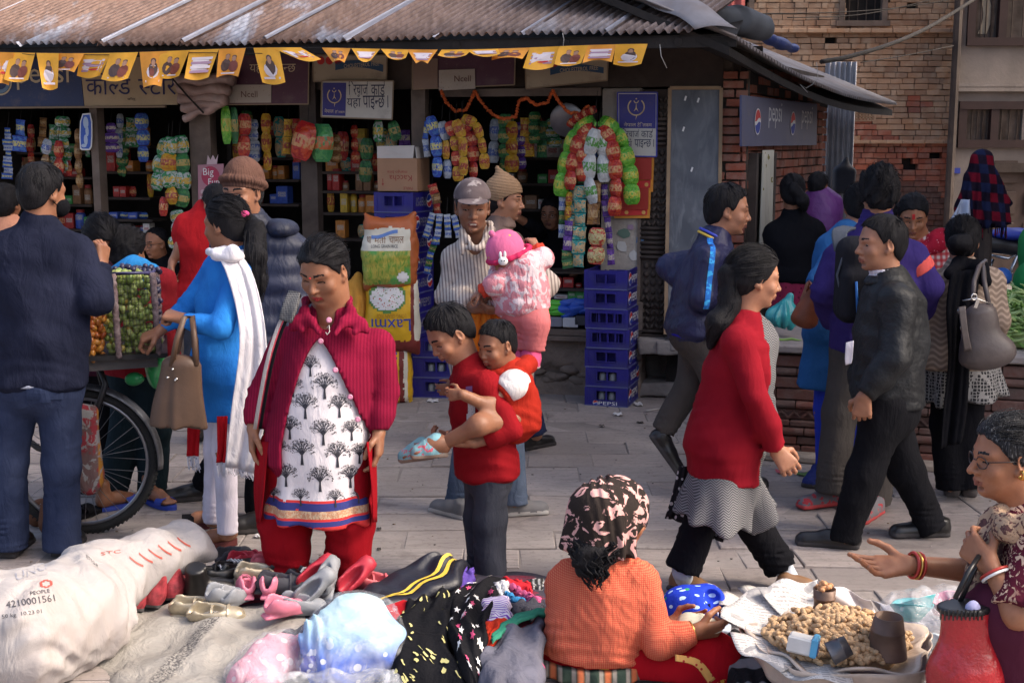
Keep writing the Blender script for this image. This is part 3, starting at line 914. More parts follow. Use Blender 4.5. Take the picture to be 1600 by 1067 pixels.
# bricks
def Zn(name,c1,c2,c3,dust=(.40,.33,.27),dustf=.5,dark=.55):
 b=MB_(name)
 geo=_n(b.nt,'ShaderNodeNewGeometry')
 isl=geo.outputs['Random Per Island'];rnd=_n(b.nt,'ShaderNodeObjectInfo').outputs['Random']
 r=b.math('FRACT',b.math('ADD',isl,b.math('MULTIPLY',rnd,3.7)))
 col=b.mix(b.ramp(r,0,.5),c1,c2);col=b.mix(b.ramp(r,.6,1.0),col,c3)
 P=geo.outputs['Position']
 col=b.mix(b.math('MULTIPLY',b.ramp(b.noise(9,6,vec=P,rough=.65),.45,.68),dustf),col,dust)
 col=b.mix(b.math('MULTIPLY',b.ramp(b.noise(1.1,5,vec=P,dist=.8),.5,.66),dark),col,(.07,.055,.05))
 b.bump(b.noise(60,5,vec=P),.6,.008)
 return b.done(col,.92,0,.2)
Q0=Zn('old_brick',(.34,.19,.11),(.40,.255,.165),(.26,.155,.10),(.45,.36,.27),.55,.25)
Zd=Zn('red_brick',(.31,.085,.05),(.34,.12,.075),(.21,.08,.06),(.33,.24,.19),.55,.5)
BRICK_WORN=Zn('worn_brick',(.15,.058,.042),(.11,.06,.05),(.19,.075,.055),(.19,.15,.13),.5,.6)
MORTAR=Qc('mortar',(.31,.255,.205),.95,.3,6,.5,50,dist=.01)
MORTAR_D=Qc('dark_mortar',(.09,.07,.055),.95,.3,6,.5,50,dist=.01)
def Zk(parent,o,u,n,w,h,bl,bh,mat,seed,nparts=0,skip=None,dep=.05,gap=.008,matf=None,rough=.006,sub='brick',rest='brickwork',prefer=None):
 0
 R=random.Random(seed);u,n,o=V3(u).normalized(),V3(n).normalized(),V3(o);up=V3((0,0,1))
 M=M4(((u.x,n.x,0),(u.y,n.y,0),(u.z,n.z,1)));rows=int(h/bh);items=[]
 for r in range(rows):
  x=-R.uniform(0,bl)if r%2 else-R.uniform(0,bl*.5);z=(r+.5)*bh
  while x<w:
   L=bl*R.uniform(.8,1.12)if R.random()<.85 else bl*R.uniform(.4,.6)
   x0,x1=max(x,0),min(x+L,w)
   if x1-x0>.03 and not(skip and skip((x0+x1)/2,z)):
    items.append(((x0+x1)/2,z,x1-x0))
   x+=L
 if prefer:items.sort(key=lambda t:prefer(t[0],t[1]))
 bulk={};cache={}
 for k,(x,z,L)in enumerate(items):
  m=matf(x,z)if matf else mat;out=R.uniform(-rough,rough)+(R.uniform(-.02,-.008)if R.random()<.05 else 0)
  c=o+u*x+up*(z+R.uniform(-.002,.002))+n*out
  rot=M4.Rotation(R.uniform(-.02,.02),3,n)@M
  hs=(L/2-gap/2,dep,bh/2-gap/2)
  if k<nparts:
   key=(round(L,2),m.name)
   if key not in cache:
    g=G();g.box((0,0,0),hs,ch=.004);cache[key]=g.me(sub,m)
   q=ob(sub,cache[key],parent,loc=c-Qx(parent));q.rotation_euler=rot.to_euler()
  else:
   bulk.setdefault(m.name,(G(),m))[0].box(c,hs,rot)
 for nm,(g,m)in bulk.items():
  q=g.build(rest,m,parent);q['kind']='stuff'
Qk=Qc('dark_wood',(.05,.035,.028),.8,.35,4,.5,35,dirt=(.11,.085,.07),dist=.006)
Zs=Qc('weathered_wood',(.13,.095,.075),.85,.35,5,.6,40,dirt=(.22,.18,.15),dist=.006)
WOOD_L=Qc('pale_wood',(.33,.22,.13),.75,.25,5,.4,45,dist=.004)
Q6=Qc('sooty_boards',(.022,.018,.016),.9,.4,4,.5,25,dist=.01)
PLASTER=Qc('old_plaster',(.38,.33,.28),.95,.3,3.5,.6,22,dirt=(.10,.08,.07),dist=.015)
MUDW=Qc('mud_plinth',(.19,.145,.115),.95,.35,3.5,.8,14,dirt=(.11,.09,.075),dist=.03)
Q9=Qh('shop','single-storey roadside shop with a rusty corrugated roof and open dark counters','shop',FO)
Q9['kind']='thing'
def tz(px,py,off=0.0):return ft(px,py,off)
T0=tz(-60,400)[0];T1=tz(1165,400)[0]
Zg=tz(870,517)[1]
def Qy(t0,t1,o0,o1,z0,z1,mat,name,parent=Q9,ch=0.0):
 g=G();g.box(fpt((t0+t1)/2,(o0+o1)/2,(z0+z1)/2),(abs(t1-t0)/2,abs(o1-o0)/2,abs(z1-z0)/2),FM,ch=ch)
 return g.build(name,mat,parent)
def plinth():
 S=SDF(.03)
 t1=tz(1002,560)[0];L=(t1-T0)/2
 S.box(fpt(T0+L,-.14,Zg/2-.06),(L,.14,Zg/2+.03),FM,rnd=.02)
 S.warp(Qd(4,.012,7));S.warp(Qd(5,.012,18))
 c=fac(868,585)
 S.ell(c+FN*.02,(.20,.09,.06),FM,k=.04,mode='s')
 v,q=S.mesh();me=Qf('plinth',v-A(FO),q,None,(MUDW,));link(bpy.data.objects.new('plinth',me),Q9)
 R=random.Random(4)
 for i in range(9):
  p=fac(815+i*12.5+R.uniform(-4,4),586+R.uniform(-9,12));g=G()
  g.ball(p-FN*.04,(R.uniform(.05,.09),.05,R.uniform(.02,.04)),7,5,FM@M4.Rotation(R.uniform(-.3,.3),3,'Y'));g.build('stone',MUDW,Q9,True)
 for z0,z1,o in((Zg-.065,Zg-.03,.05),(Zg-.028,Zg+.02,.03)):
  x=T0
  while x<tz(925,520)[0]:
   L=R.uniform(.8,1.5);e=min(x+L,tz(925,520)[0]);Qy(x,e-.004,-.25,o+R.uniform(-.008,.008),z0,z1,Zs,'ledge_board',ch=.004);x=e
plinth()
IN=-2.0
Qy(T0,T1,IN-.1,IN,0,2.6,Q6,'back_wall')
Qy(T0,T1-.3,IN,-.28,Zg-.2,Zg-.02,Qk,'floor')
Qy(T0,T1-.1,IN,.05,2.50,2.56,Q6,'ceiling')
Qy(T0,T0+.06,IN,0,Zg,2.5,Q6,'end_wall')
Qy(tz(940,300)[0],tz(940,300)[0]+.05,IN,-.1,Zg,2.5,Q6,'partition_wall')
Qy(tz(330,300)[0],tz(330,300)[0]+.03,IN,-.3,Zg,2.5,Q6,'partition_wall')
Qy(T0,tz(950,100)[0],-.14,-.02,tz(400,150)[1]+.04,2.50,Qk,'lintel')
Qy(tz(935,100)[0],tz(1130,100)[0],-.16,-.03,tz(1000,136)[1],2.50,Qk,'lintel')
Qy(tz(690,100)[0],tz(940,100)[0],-.02,.03,tz(800,151)[1],tz(800,139)[1],Zs,'sign_rail')
for px,w in((152,13),(316,36),(484,27),(655,22)):
 t,z=tz(px,300);hw=w/2000*9.4/2
 Qy(t-hw,t+hw,-.10,.005,Zg,tz(px,168)[1]+.3,Zs if px!=484 else Qk,'post',ch=.006)
Qy(tz(940,300)[0],tz(1001,300)[0],-.14,-.0,Zg-.0,tz(960,138)[1],PLASTER,'plaster_pier',ch=.01)
def carved_post():
 t0,t1=tz(1003,300)[0],tz(1042,300)[0];z0,z1=tz(1020,545)[1],tz(1020,140)[1]
 p=Qy(t0,t1,-.12,-.01,z0,z1,Qk,'carved_post')
 R=random.Random(5);z=z0+.06;w=(t1-t0)/2;g=G();tc=(t0+t1)/2
 while z<z1-.05:
  k=int(z*4)%3
  if k==0:
   for s in(-.7,0,.7):g.ball(fpt(tc+s*w*.8,-.01,z),(.022,.02,.025),8,5,FM)
   z+=.06
  elif k==1:
   g.box(fpt(tc,.0,z),(w*1.05,.02,.011),FM,ch=.005);z+=.034
  else:
   for s in range(5):g.box(fpt(tc+(s-2)*w*.4,0,z),(.009,.018,.02),FM@M4.Rotation(.6*(-1)**s,3,'Y'),ch=.004)
   z+=.05
 g.build('carving',Qk,Q9,True)
 for px in(1000,1043):Qy(tz(px,300)[0]-.012,tz(px,300)[0]+.012,-.1,.012,z0,z1,Zs,'post_strip',ch=.004)
carved_post()
for a,b,y0,y1,o in((962,1004,520,470,.02),(962,1004,560,524,.05)):
 Qy(tz(a,y0)[0],tz(b,y0)[0],-.15,o,tz(a,y0)[1],tz(a,y1)[1],Zs,'pier_block',ch=.012)
pier=Qy(tz(1120,300)[0],tz(1166,300)[0],-.34,-.052,0,2.48,MORTAR_D,'brick_pier')
def _pier():
 t0,t1=tz(1124,300)[0],tz(1166,300)[0]
 Zk(pier,fpt(t0,-.05,.25),FE,FN,t1-t0,2.1,.17,.062,Zd,9,90,dep=.045,gap=.012,rough=.01)
_pier()
t0,t1=tz(1044,300)[0],tz(1128,300)[0]
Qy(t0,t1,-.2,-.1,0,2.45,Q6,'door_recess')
CW=fpt(tz(1166,300)[0],-.03,0);SE=(at(1292,300,11.6)-CW);SE.z=0;SLEN=SE.length;SE.normalize();SN=V3((SE.y,-SE.x,0))
def side_wall():
 M=M4(((SE.x,SN.x,0),(SE.y,SN.y,0),(0,0,1)))
 g=G();g.box(CW+SE*(SLEN/2)-SN*.11+V3((0,0,1.2)),(SLEN/2,.05,1.2),M)
 w=g.build('side_wall',MORTAR_D,Q9)
 Zk(w,CW+V3((0,0,.3))-SN*.05,SE,SN,SLEN,2.05,.20,.066,Zd,10,240,dep=.03,gap=.012,rough=.006)
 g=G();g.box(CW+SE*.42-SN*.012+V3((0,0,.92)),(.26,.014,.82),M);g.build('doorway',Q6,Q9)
 g=G()
 for s in(.14,.70):g.box(CW+SE*s+SN*.01+V3((0,0,.88)),(.03,.03,.86),M)
 g.build('door_frame',Qk,Q9)
 return M
SM=side_wall()
# roof
def rust_mat():
 b=MB_('rusty_iron')
 geo=_n(b.nt,'ShaderNodeNewGeometry').outputs['Position'];rnd=_n(b.nt,'ShaderNodeObjectInfo').outputs['Random']
 f=b.noise(1.4,7,vec=b.mapv((1.3,.5,.5),rot=(0,0,-.7),vec=geo),rough=.65,dist=.4)
 f=b.math('ADD',f,b.math('MULTIPLY',b.math('SUBTRACT',rnd,.5),.10))
 g=b.noise(22,5,vec=geo)
 rust=b.mix(b.ramp(g,.3,.7),(.20,.115,.08),(.30,.195,.15))
 zinc=b.mix(b.ramp(g,.35,.65),(.33,.34,.38),(.50,.51,.57))
 X=b.sep(geo)[0]
 lim=b.math('ADD',f,b.math('MULTIPLY',b.ramp(X,.2,1.4),-.02))
 col=b.mix(b.ramp(b.math('ADD',lim,b.math('MULTIPLY',b.ramp(X,-1.0,-3.5),.05)),.55,.65),rust,zinc)
 grey=b.mix(b.ramp(g,.3,.7),(.20,.155,.14),(.30,.25,.235))
 col=b.mix(b.math('MULTIPLY',b.ramp(X,-1.4,.5),.75),col,grey)
 col=b.mix(b.math('MULTIPLY',b.ramp(b.noise(9,5,vec=b.mapv((3,.4,.4),rot=(0,0,-.7),vec=geo)),.45,.7),.55),col,(.075,.045,.035))
 b.bump(g,.25,.004)
 return b.done(col,.55,.25,.4)
RUST=rust_mat();ZINC=Qc('clean_zinc',(.34,.35,.41),.45,.12,9,.1,60,metal=.3)
ZINC_G=Qc('grey_sheet_iron',(.27,.25,.25),.55,.2,4,.2,40,metal=.3,dirt=(.2,.14,.11))
Qm,Qr=.8,fac(600,61,.8).z
RS=V3((.56,.66,.40))
def eave(t):return fpt(t,Qm,Qr)
def roof():
 seams=[tz(p,60,Qm)[0]for p in(-260,-120,30,162,288,417,541,682,817,948,1078)]
 up=FE.cross(RS.normalized()).normalized();up=up if up.z>0 else-up
 R=random.Random(8);per=.0605
 for i in range(len(seams)-1):
  a,b=seams[i]-.035,seams[i+1]+.015;n=int((b-a)/per*6);g=G();lift=.006*(i%2)+.002
  Ls=2.6;end=R.uniform(-.02,.03);bend=R.uniform(-.01,.01)
  def fn(u,v):
   t=a+(b-a)*u;w=math.sin(2*math.pi*t/per)*.0165
   p=eave(t)+RS*(v*Ls-end)
   return p+up*(w+lift+bend*(u-.5)+.012*math.sin(v*3+i))
  g.sheet(fn,n,6)
  o=g.build('roof_sheet',RUST,Q9,True)
  md=o.modifiers.new('thickness','SOLIDIFY');md.thickness=.002
  g=G()
  def lap(u,v):
   t=seams[i]-.020+.030*u;w=math.sin(2*math.pi*t/per)*.0165
   return eave(t)+RS*(v*Ls-.01)+up*(w+lift+.009+.006*math.sin(u*math.pi))
  g.sheet(lap,6,8);g.build('lap_strip',ZINC,Q9,True)
 P=lambda x,y,o,l:fac(x,y,o)+up*l
 pts0=[P(960,-14,.35,.0),P(1005,12,.55,.03),P(1052,34,.72,.05),P(1086,53,.86,.02)]
 pts1=[P(1010,-30,.0,.02),P(1060,0,.35,.05),P(1110,24,.62,.04),P(1152,44,.86,.0)]
 g=G()
 def hf(u,v):
  k=min(int(v*3),2);fr=v*3-k
  q0=pts0[k].lerp(pts0[k+1],fr);q1=pts1[k].lerp(pts1[k+1],fr)
  return q0 .lerp(q1,u)+V3((0,0,.03*math.sin(u*math.pi)+.012*math.sin(v*9+u*3)))
 g.sheet(hf,8,14);o=g.build('hip_flashing',ZINC_G,Q9,True);o.modifiers.new('thickness','SOLIDIFY').thickness=.004
 tE=tz(1150,60,Qm)[0]
 Qy(seams[0],tE,Qm-.10,Qm-.05,Qr-.085,Qr-.02,Q6,'fascia')
 for i in range(9):
  t=seams[0]+(tE-seams[0])*(i+.5)/9
  g=G();g.tube([fpt(t,Qm-.04,Qr-.05),fpt(t,-.1,Qr+.09)],.03,6);g.build('rafter',Q6,Q9)
 g=G();g.hexa([fpt(seams[0],Qm-.06,Qr-.018),fpt(tE,Qm-.06,Qr-.018),fpt(tE,0,Qr+.14),fpt(seams[0],0,Qr+.14),fpt(seams[0],Qm-.06,Qr-.008),fpt(tE,Qm-.06,Qr-.008),fpt(tE,0,Qr+.15),fpt(seams[0],0,Qr+.15)])
 g.build('eave_board',Q6,Q9)
 A0=eave(tE)+V3((0,0,-.03));B0=at(1402,162,12.0)
 g=G();inn=(-SN).normalized()
 def sr(u,v):
  p=A0 .lerp(B0,u)+V3((0,0,-.10*math.sin(u*math.pi)))
  w=math.sin(u*70*2*math.pi)*.014
  return p+(inn*1.0+V3((0,0,.42)))*v*1.5+V3((0,0,w))
 g.sheet(sr,420,3);o=g.build('side_roof_sheet',ZINC_G,Q9,True);o.modifiers.new('thickness','SOLIDIFY').thickness=.003
 g=G()
 for k in range(8):
  u0,u1=k/8,(k+1)/8
  p,q=A0 .lerp(B0,u0)+V3((0,0,-.10*math.sin(u0*math.pi)-.06)),A0 .lerp(B0,u1)+V3((0,0,-.10*math.sin(u1*math.pi)-.06))
  d=(inn+V3((0,0,.42)))*1.5;h=V3((0,0,-.05));s=inn*.04
  g.hexa([p+s+h,q+s+h,q+d+h,p+d+h,p+s,q+s,q+d,p+d])
 g.build('side_eave_board',Q6,Q9)
 g=G();g.hexa([CW+V3((0,0,2.16))-SN*.3,CW+SE*SLEN+V3((0,0,2.12))-SN*.3,CW+SE*SLEN+V3((0,0,2.12))-SN*.02,CW+V3((0,0,2.16))-SN*.02,CW+V3((0,0,2.36))-SN*.3,CW+SE*SLEN+V3((0,0,2.2))-SN*.3,CW+SE*SLEN+V3((0,0,2.2))-SN*.02,CW+V3((0,0,2.36))-SN*.02])
 g.build('wall_plate',Q6,Q9)
 return A0,B0
ROOF_A,ROOF_B=roof()
# platform at the right
PFL,PFR=gnd(1150,706),gnd(1660,742)
def platform():
 root=Qh('brick_platform','raised brick platform with carved mouldings and a stone top, vegetables on it','platform',(PFL+PFR)/2)
 u=(PFR-PFL);u.z=0;L=u.length;u.normalize();n=V3((u.y,-u.x,0));n=n if n.y<0 else-n
 M=M4(((u.x,n.x,0),(u.y,n.y,0),(0,0,1)));top=.655
 H=lambda s,o,z:PFL+u*s+n*o+V3((0,0,z))
 g=G();g.box(H(L/2,-.55,top/2-.02),(L/2,.5,top/2-.03),M);g.build('core',MORTAR_D,root)
 R=random.Random(12)
 x=0
 while x<L:
  w=R.uniform(.45,.8);e=min(x+w,L);g=G()
  g.box(H((x+e)/2,-.46,top-.022+R.uniform(-.003,.003)),((e-x)/2-.004,.5,.022),M,ch=.008);g.build('cap_stone',STONE,root);x=e
 prof=[(.0,.075,.04,'b'),(.075,.05,.02,'b'),(.125,.055,.045,'r'),(.18,.04,.02,'b'),(.22,.06,.0,'z'),(.28,.05,.03,'r'),(.33,.07,-.01,'b'),(.40,.07,-.01,'b'),(.47,.055,.015,'r'),(.525,.07,-.005,'b')]
 for(z,h,o,k)in prof:
  x=-R.uniform(0,.2)
  while x<L:
   w=R.uniform(.2,.29);e=min(x+w,L);x0=max(x,0)
   if e-x0>.03:
    g=G();gp=.003;c0,c1=x0+gp,e-gp
    if k=='b':g.box(H((c0+c1)/2,o-.05+R.uniform(-.005,.005),z+h/2),((c1-c0)/2,.06,h/2-.003),M,ch=.006)
    elif k=='r':
     m=7;pr=[(o-.08,z+.002)]+[(o-.03+.03*math.cos(a),z+h/2-(h/2-.003)*math.cos(b))for a,b in[((-.5+i/(m-1))*math.pi,i/(m-1)*math.pi)for i in range(m)]]+[(o-.08,z+h-.002)]
     g.slab([H(c0,a,b)for a,b in pr],u*(c1-c0))
    else:
     g.box(H((c0+c1)/2,o-.05,z+h/2),((c1-c0)/2,.05,h/2-.003),M)
     k2=max(1,int((c1-c0)/.07));st=(c1-c0)/k2
     for i in range(k2):
      a=c0+i*st
      for(p,q)in(((a,.012),(a+st/2,h-.012)),((a+st/2,h-.012),(a+st,.012))):
       g.hexa([H(p[0],o-.01,z+p[1]-.008),H(q[0],o-.01,z+q[1]-.008),H(q[0],o+.014,z+q[1]-.008),H(p[0],o+.014,z+p[1]-.008),H(p[0],o-.01,z+p[1]+.008),H(q[0],o-.01,z+q[1]+.008),H(q[0],o+.014,z+q[1]+.008),H(p[0],o+.014,z+p[1]+.008)])
    g.build('moulded_brick' if k!='b' else 'brick',BRICK_WORN,root)
   x=e
 g=G();g.box(H(L/2,.06,.02),(L/2,.10,.022),M,ch=.01);g.build('foot_course',MORTAR,root)
 return H,top
PFH,PTOP=platform()
# houses behind
def brick_house():
 Y=17.0;o=at(985,470,Y);o.z=0;w=at(1491,300,Y).x-o.x
 root=Qh('brick_house','old bare brick house front with ledges and small openings behind the shop','house',(o.x+w/2,Y,0))
 g=G();g.box((o.x+w/2,Y+.22,2.6),(w/2,.15,2.6));g.build('wall',MORTAR,root)
 wz=lambda px,py:(at(px,py,Y).x-o.x,at(px,py,Y).z)
 holes=[]
 for a,b,c,d in((1316,-60,1379,38),(1421,97,1434,107),(1212,9,1226,20),(1286,62,1301,70),(1262,64,1272,70),(1122,-60,1172,28),(1423,0,1435,11),(1334,176,1364,189),(1446,236,1466,245)):
  x0,z1=wz(a,b);x1,z0=wz(c,d);holes.append((x0,x1,z0,z1))
 cx,cz=wz(1414,257)
 def skip(x,z):
  for(x0,x1,z0,z1)in holes:
   if x0<x<x1 and z0<z<z1:return True
  return abs(x-cx)/.13+abs(z-cz)/.11<1+.25*math.sin(x*60)
 zr=wz(1400,222)[1];zm=wz(1400,150)[1]
 def mf(x,z):
  h=math.sin(x*3.1+1)*.25+math.sin(x*7.7+z*5)*.12
  if z<zr-.02:return Zd if(z+h*.6>zr-.55)else BRICK_WORN
  if x<.9*w and z<zm+h and x>w*.55 and math.sin(x*5+z*9)>.45:return Zd
  return Q0
 pc=wz(1410,130)
 Zk(root,V3((o.x,Y,0)),(1,0,0),(0,-1,0),w,5.0,.175,.0735,Q0,21,300,skip=skip,dep=.07,gap=.007,matf=mf,rough=.012,prefer=lambda x,z:abs(x-pc[0])+abs(z-pc[1]))
 for py,dz in((50,.05),(222,.045)):
  x0=0;R=random.Random(py);z=wz(1400,py)[1]
  while x0<w:
   L=R.uniform(.2,.3);e=min(x0+L,w);g=G()
   g.box((o.x+(x0+e)/2,Y-.10+R.uniform(-.01,.01),z),((e-x0)/2-.004,.07,dz/2),ch=.006);g.build('ledge_brick',Q0,root);x0=e
 g=G();g.box((o.x+w/2,Y+.064,2.6),(w/2,.004,2.55));g.build('opening_back',Q6,root)
 for(x0,x1,z0,z1)in(holes[0],holes[5]):
  win=G();t=.035
  for xx in(x0,x1):win.box((o.x+xx,Y-.03,(z0+z1)/2),(t,.06,(z1-z0)/2))
  win.box((o.x+(x0+x1)/2,Y-.04,z0),((x1-x0)/2+.07,.07,t));wo=win.build('window',Zs,root)
  for i in range(4):
   b=G();b.tube([(o.x+x0+(x1-x0)*(i+1)/5,Y-.01,z0),(o.x+x0+(x1-x0)*(i+1)/5,Y-.01,z1)],.008,6);b.build('bar',Qk,wo)
 x0,z1=wz(1334,176);x1,z0=wz(1364,189);g=G();n=6
 for i in range(n+1):g.box((o.x+x0+(x1-x0)*i/n,Y-.05,(z0+z1)/2),(.012,.03,(z1-z0)/2))
 for i in range(4):g.box((o.x+(x0+x1)/2,Y-.052,z0+(z1-z0)*i/3),((x1-x0)/2,.028,.010))
 g.build('ventilator',Q0,root)
 x0,x1,z0,z1=holes[5];g=G()
 g.sheet(lambda u,v:(o.x+x0+.08+(x1-x0-.16)*u,Y-.09+.02*math.sin(u*14),z0+.02+1.0*v),14,3)
 Ql('cloth',g.me('cloth',Qa('faded_red_cloth',(.42,.12,.11)),True),'faded red cloth hung in the upper window above the roof','cloth')
 return o,w
BH=brick_house()
CONC=Qc('grey_cement',(.235,.20,.175),.9,.2,2.0,.4,30,dirt=(.15,.13,.12),dist=.008)
def cement_house():
 Y=16.6;x0=at(1489,300,Y).x;x1=x0+4.0
 root=Qh('cement_house','grey cement rendered house with dark wooden windows beside the brick house','house',((x0+x1)/2,Y,0))
 z=lambda py:at(1550,py,Y).z
 X=lambda px:at(px,200,Y).x
 bands=[(0,z(400)),]
 g=G()
 def wallbox(a,b,c,d):g.box(((a+b)/2,Y+.12,(c+d)/2),((b-a)/2,.12,(d-c)/2))
 wl,wr=X(1502),X(1597);zb,zt=z(225),z(165);ul,zu=X(1508),z(66);dl,dt=X(1541),z(262)
 wallbox(x0,wl,0,6);wallbox(wr,x1,zb,zt);wallbox(wl,x1,zt,zu);wallbox(wl,dl,0,zb);wallbox(dl,x1,dt,zb)
 wallbox(wl,ul,zu,6)
 g.build('wall',CONC,root)
 for py in(134,140):
  b=G();b.box(((x0+x1)/2-.02,Y-.03,z(py)),((x1-x0)/2+.02,.05,.028));b.build('string_course',CONC,root)
 b=G();b.tube([(x0-.07,Y-.06,0),(x0-.07,Y-.06,6)],.055,8);b.build('drain_pipe',Qk,root)
 RED=Qc('dark_red_wood',(.032,.015,.014),.6,.2,6,.2,40)
 GLASS=bpy.data.materials.get('window_glass')or Qc('window_glass',(.10,.085,.075),.06,.5,5,.05,8,spec=.8)
 def window(xa,xb,za,zb2,nm,mull):
  f=G();t=.05
  for xx in[xa,xb]+mull:f.box((xx,Y-.0,(za+zb2)/2),(t,.05,(zb2-za)/2))
  for zz in(za,zb2):f.box(((xa+xb)/2,Y-.004,zz),((xb-xa)/2+t,.055,t))
  wo=f.build('window',RED,root)
  ed=[xa]+mull+[xb]
  for i in range(len(ed)-1):
   p=G();p.box(((ed[i]+ed[i+1])/2,Y+.05,(za+zb2)/2),((ed[i+1]-ed[i])/2,.006,(zb2-za)/2));p.build('pane',GLASS,wo)
   b=G()
   for k in range(5):
    xx=ed[i]+(ed[i+1]-ed[i])*(k+1)/6;b.tube([(xx,Y+.02,za),(xx,Y+.02,zb2)],.008,5)
   q=b.build('window_bars',Qk,wo)
 window(wl,wr+.25,zb,zt,'window',[(wl+wr)/2+.02])
 window(ul,ul+1.2,zu,5.4,'window',[X(1556)])
 c=G();c.sheet(lambda u,v:(X(1521)+.11*u+.06*math.sin(v*6),Y+.035,zu+.1+v*.9),4,14);c.build('curtain',Qc('cream_cloth',(.4,.34,.25)),root,True)
 d=G();d.box(((dl+x1)/2,Y+.06,dt/2),((x1-dl)/2,.04,dt/2));do=d.build('door',Qc('door_wood',(.075,.05,.04),.7,.3,5,.3,30),root)
 for i in range(2):
  for k in range(4):
   e=G();e.box((dl+.28+i*.42,Y+.015,.25+k*.4),(.15,.02,.15),ch=.012);e.build('door_panel',do.data.materials[0],do)
 fr=G()
 for xx in(dl,dl+1.15):fr.box((xx,Y-.01,dt/2),(.07,.05,dt/2))
 fr.box((dl+.57,Y-.013,dt),(.68,.055,.06))
 for k in range(40):fr.ball((dl+.0,Y-.07,.05+k*dt/40),(.025,.02,.02),6,4)
 fr.build('door_frame',Qk,root)
 p=G();p.box((X(1497),Y-.012,z(267)),(.05,.01,.035));Ql('number_plate',p.me('number_plate',Qb('plate_blue',(.03,.05,.3))),'small blue number plate on the cement wall','plate')
cement_house()
def back_sheet():
 Y=12.6;xa,xb=at(1285,250,Y).x,at(1333,250,Y).x;g=G();zt=at(1330,97,Y).z
 g.sheet(lambda u,v:(xa+(xb-xa)*u,Y+.02*math.sin(u*6*2*math.pi),zt*v),48,4)
 o=Ql('iron_sheet',g.me('iron_sheet',Qc('pale_zinc',(.40,.40,.42),.5,.2,6,.2,30,metal=.4,dirt=(.3,.24,.2)),True),'upright grey corrugated iron sheet closing the gap behind the shop','sheet')
 o.modifiers.new('thickness','SOLIDIFY').thickness=.004
back_sheet()
def cables():
 for pts,r,lab in(([(1283,97,12.2),(1330,88,12.6),(1400,66,13.5),(1460,38,14.5),(1530,-6,15.5),(1560,-30,16)],.022,'thick black cable sagging from the shop roof to the cement house'),([(1180,22,15),(1300,20,15.5),(1400,13,16),(1500,-2,16.4)],.006,'thin wire across the brick house below the barred window'),([(1230,28,15),(1340,24,15.6),(1440,4,16.2),(1490,-12,16.4)],.006,'thin wire rising across the barred window'),([(1345,98,14),(1420,86,15),(1490,72,16)],.006,'thin wire crossing the bricks under the thick black cable')):
  g=G();P_=[at(*p)for p in pts];q=[]
  for i in range(len(P_)-1):
   for k in range(6):
    t=k/6;p0=P_[max(i-1,0)];p1,p2=P_[i],P_[i+1];p3=P_[min(i+2,len(P_)-1)]
    q.append(.5*((2*p1)+(-p0+p2)*t+(2*p0-5*p1+4*p2-p3)*t*t+(-p0+3*p1-3*p2+p3)*t**3))
  q.append(P_[-1]);g.tube(q,r,6)
  Ql('cable' if r>.01 else 'wire',g.me('cable',Q6,True),lab,'cable' if r>.01 else 'wire')
cables()
def shade_house():  # unseen house added to block the sun from the middle of the square
 root=Qh('added_shade_house','four-storey brick house added out of view beyond the right edge to shade the square','house',(8.2,8.7,0));g=G();g.box((8.2,8.7,6.0),(2.1,3.8,6.0));g.build('wall',Q0,root)
 for k in range(4):
  for j in range(4):
   y,z=5.7+j*1.9,1.6+k*2.8;f=G();f.box((6.07,y,z),(.04,.55,.75));wo=f.build('window',Qk,root);p=G();p.box((6.02,y,z),(.012,.42,.62));p.build('pane',_MC['window_glass'],wo)
 r=G();r.box((8.2,8.7,12.1),(2.5,4.1,.1));r.build('roof',Qk,root)
shade_house()
# signboards
def Zu(name,px,off,mat,label,edge=None,th=.012,cat='sign',tilt=0.0):
 0
 P=[fac(x,y,off)for x,y in px]
 if tilt:
  for i in(0,1):P[i]=P[i]+FN*tilt
 c=(P[2]+P[3])/2
 root=Qh(name,label,cat,c)
 g=G();g.slab([P[3],P[2],P[1],P[0]],-FN*th);g.build('panel',mat,root)
 if edge:
  e=G()
  for i in range(4):
   a,b=P[i],P[(i+1)%4];d=(b-a).normalized();w=.009;inn=FN.cross(d).normalized()*w
   e.slab([a-d*w*.5,b+d*w*.5,b+d*w*.5+inn,a-d*w*.5+inn],FN*.006)
  e.build('edge_strip',edge,root)
 return root,P
def onb(P,u,v):
 return P[3].lerp(P[2],u).lerp(P[0].lerp(P[1],u),v)
def Q2(name,c,wear=.35,dirt=(.2,.15,.12),rough=.5):
 if name in _MC:return _MC[name]
 b=MB_(name);f=b.noise(7,6,rough=.65)
 col=b.mix(b.ramp(b.noise(3,4),.3,.7),tuple(x*.82 for x in c),c)
 col=b.mix(b.math('MULTIPLY',b.ramp(f,.55,.72),wear),col,dirt)
 col=b.mix(b.math('MULTIPLY',b.ramp(b.noise(60,3),.64,.72),wear),col,dirt)
 b.bump(b.noise(20,3),.08,.003)
 _MC[name]=b.done(col,rough);return _MC[name]
NAVY=Q2('board_navy',(.022,.04,.13));TAN=Q2('board_tan',(.47,.345,.20));MAROON=Q2('board_maroon',(.10,.03,.06));CREAMB=Q2('board_cream',(.48,.39,.27),.5)
WHITEB=Q2('board_white',(.60,.565,.50),.3);ROYAL=Q2('board_royal',(.035,.03,.22),.2);WEDGE=Qb('edge_wood',(.28,.2,.13));CREAM_T=Qo
EXb,EYb=FE,V3((0,0,1))
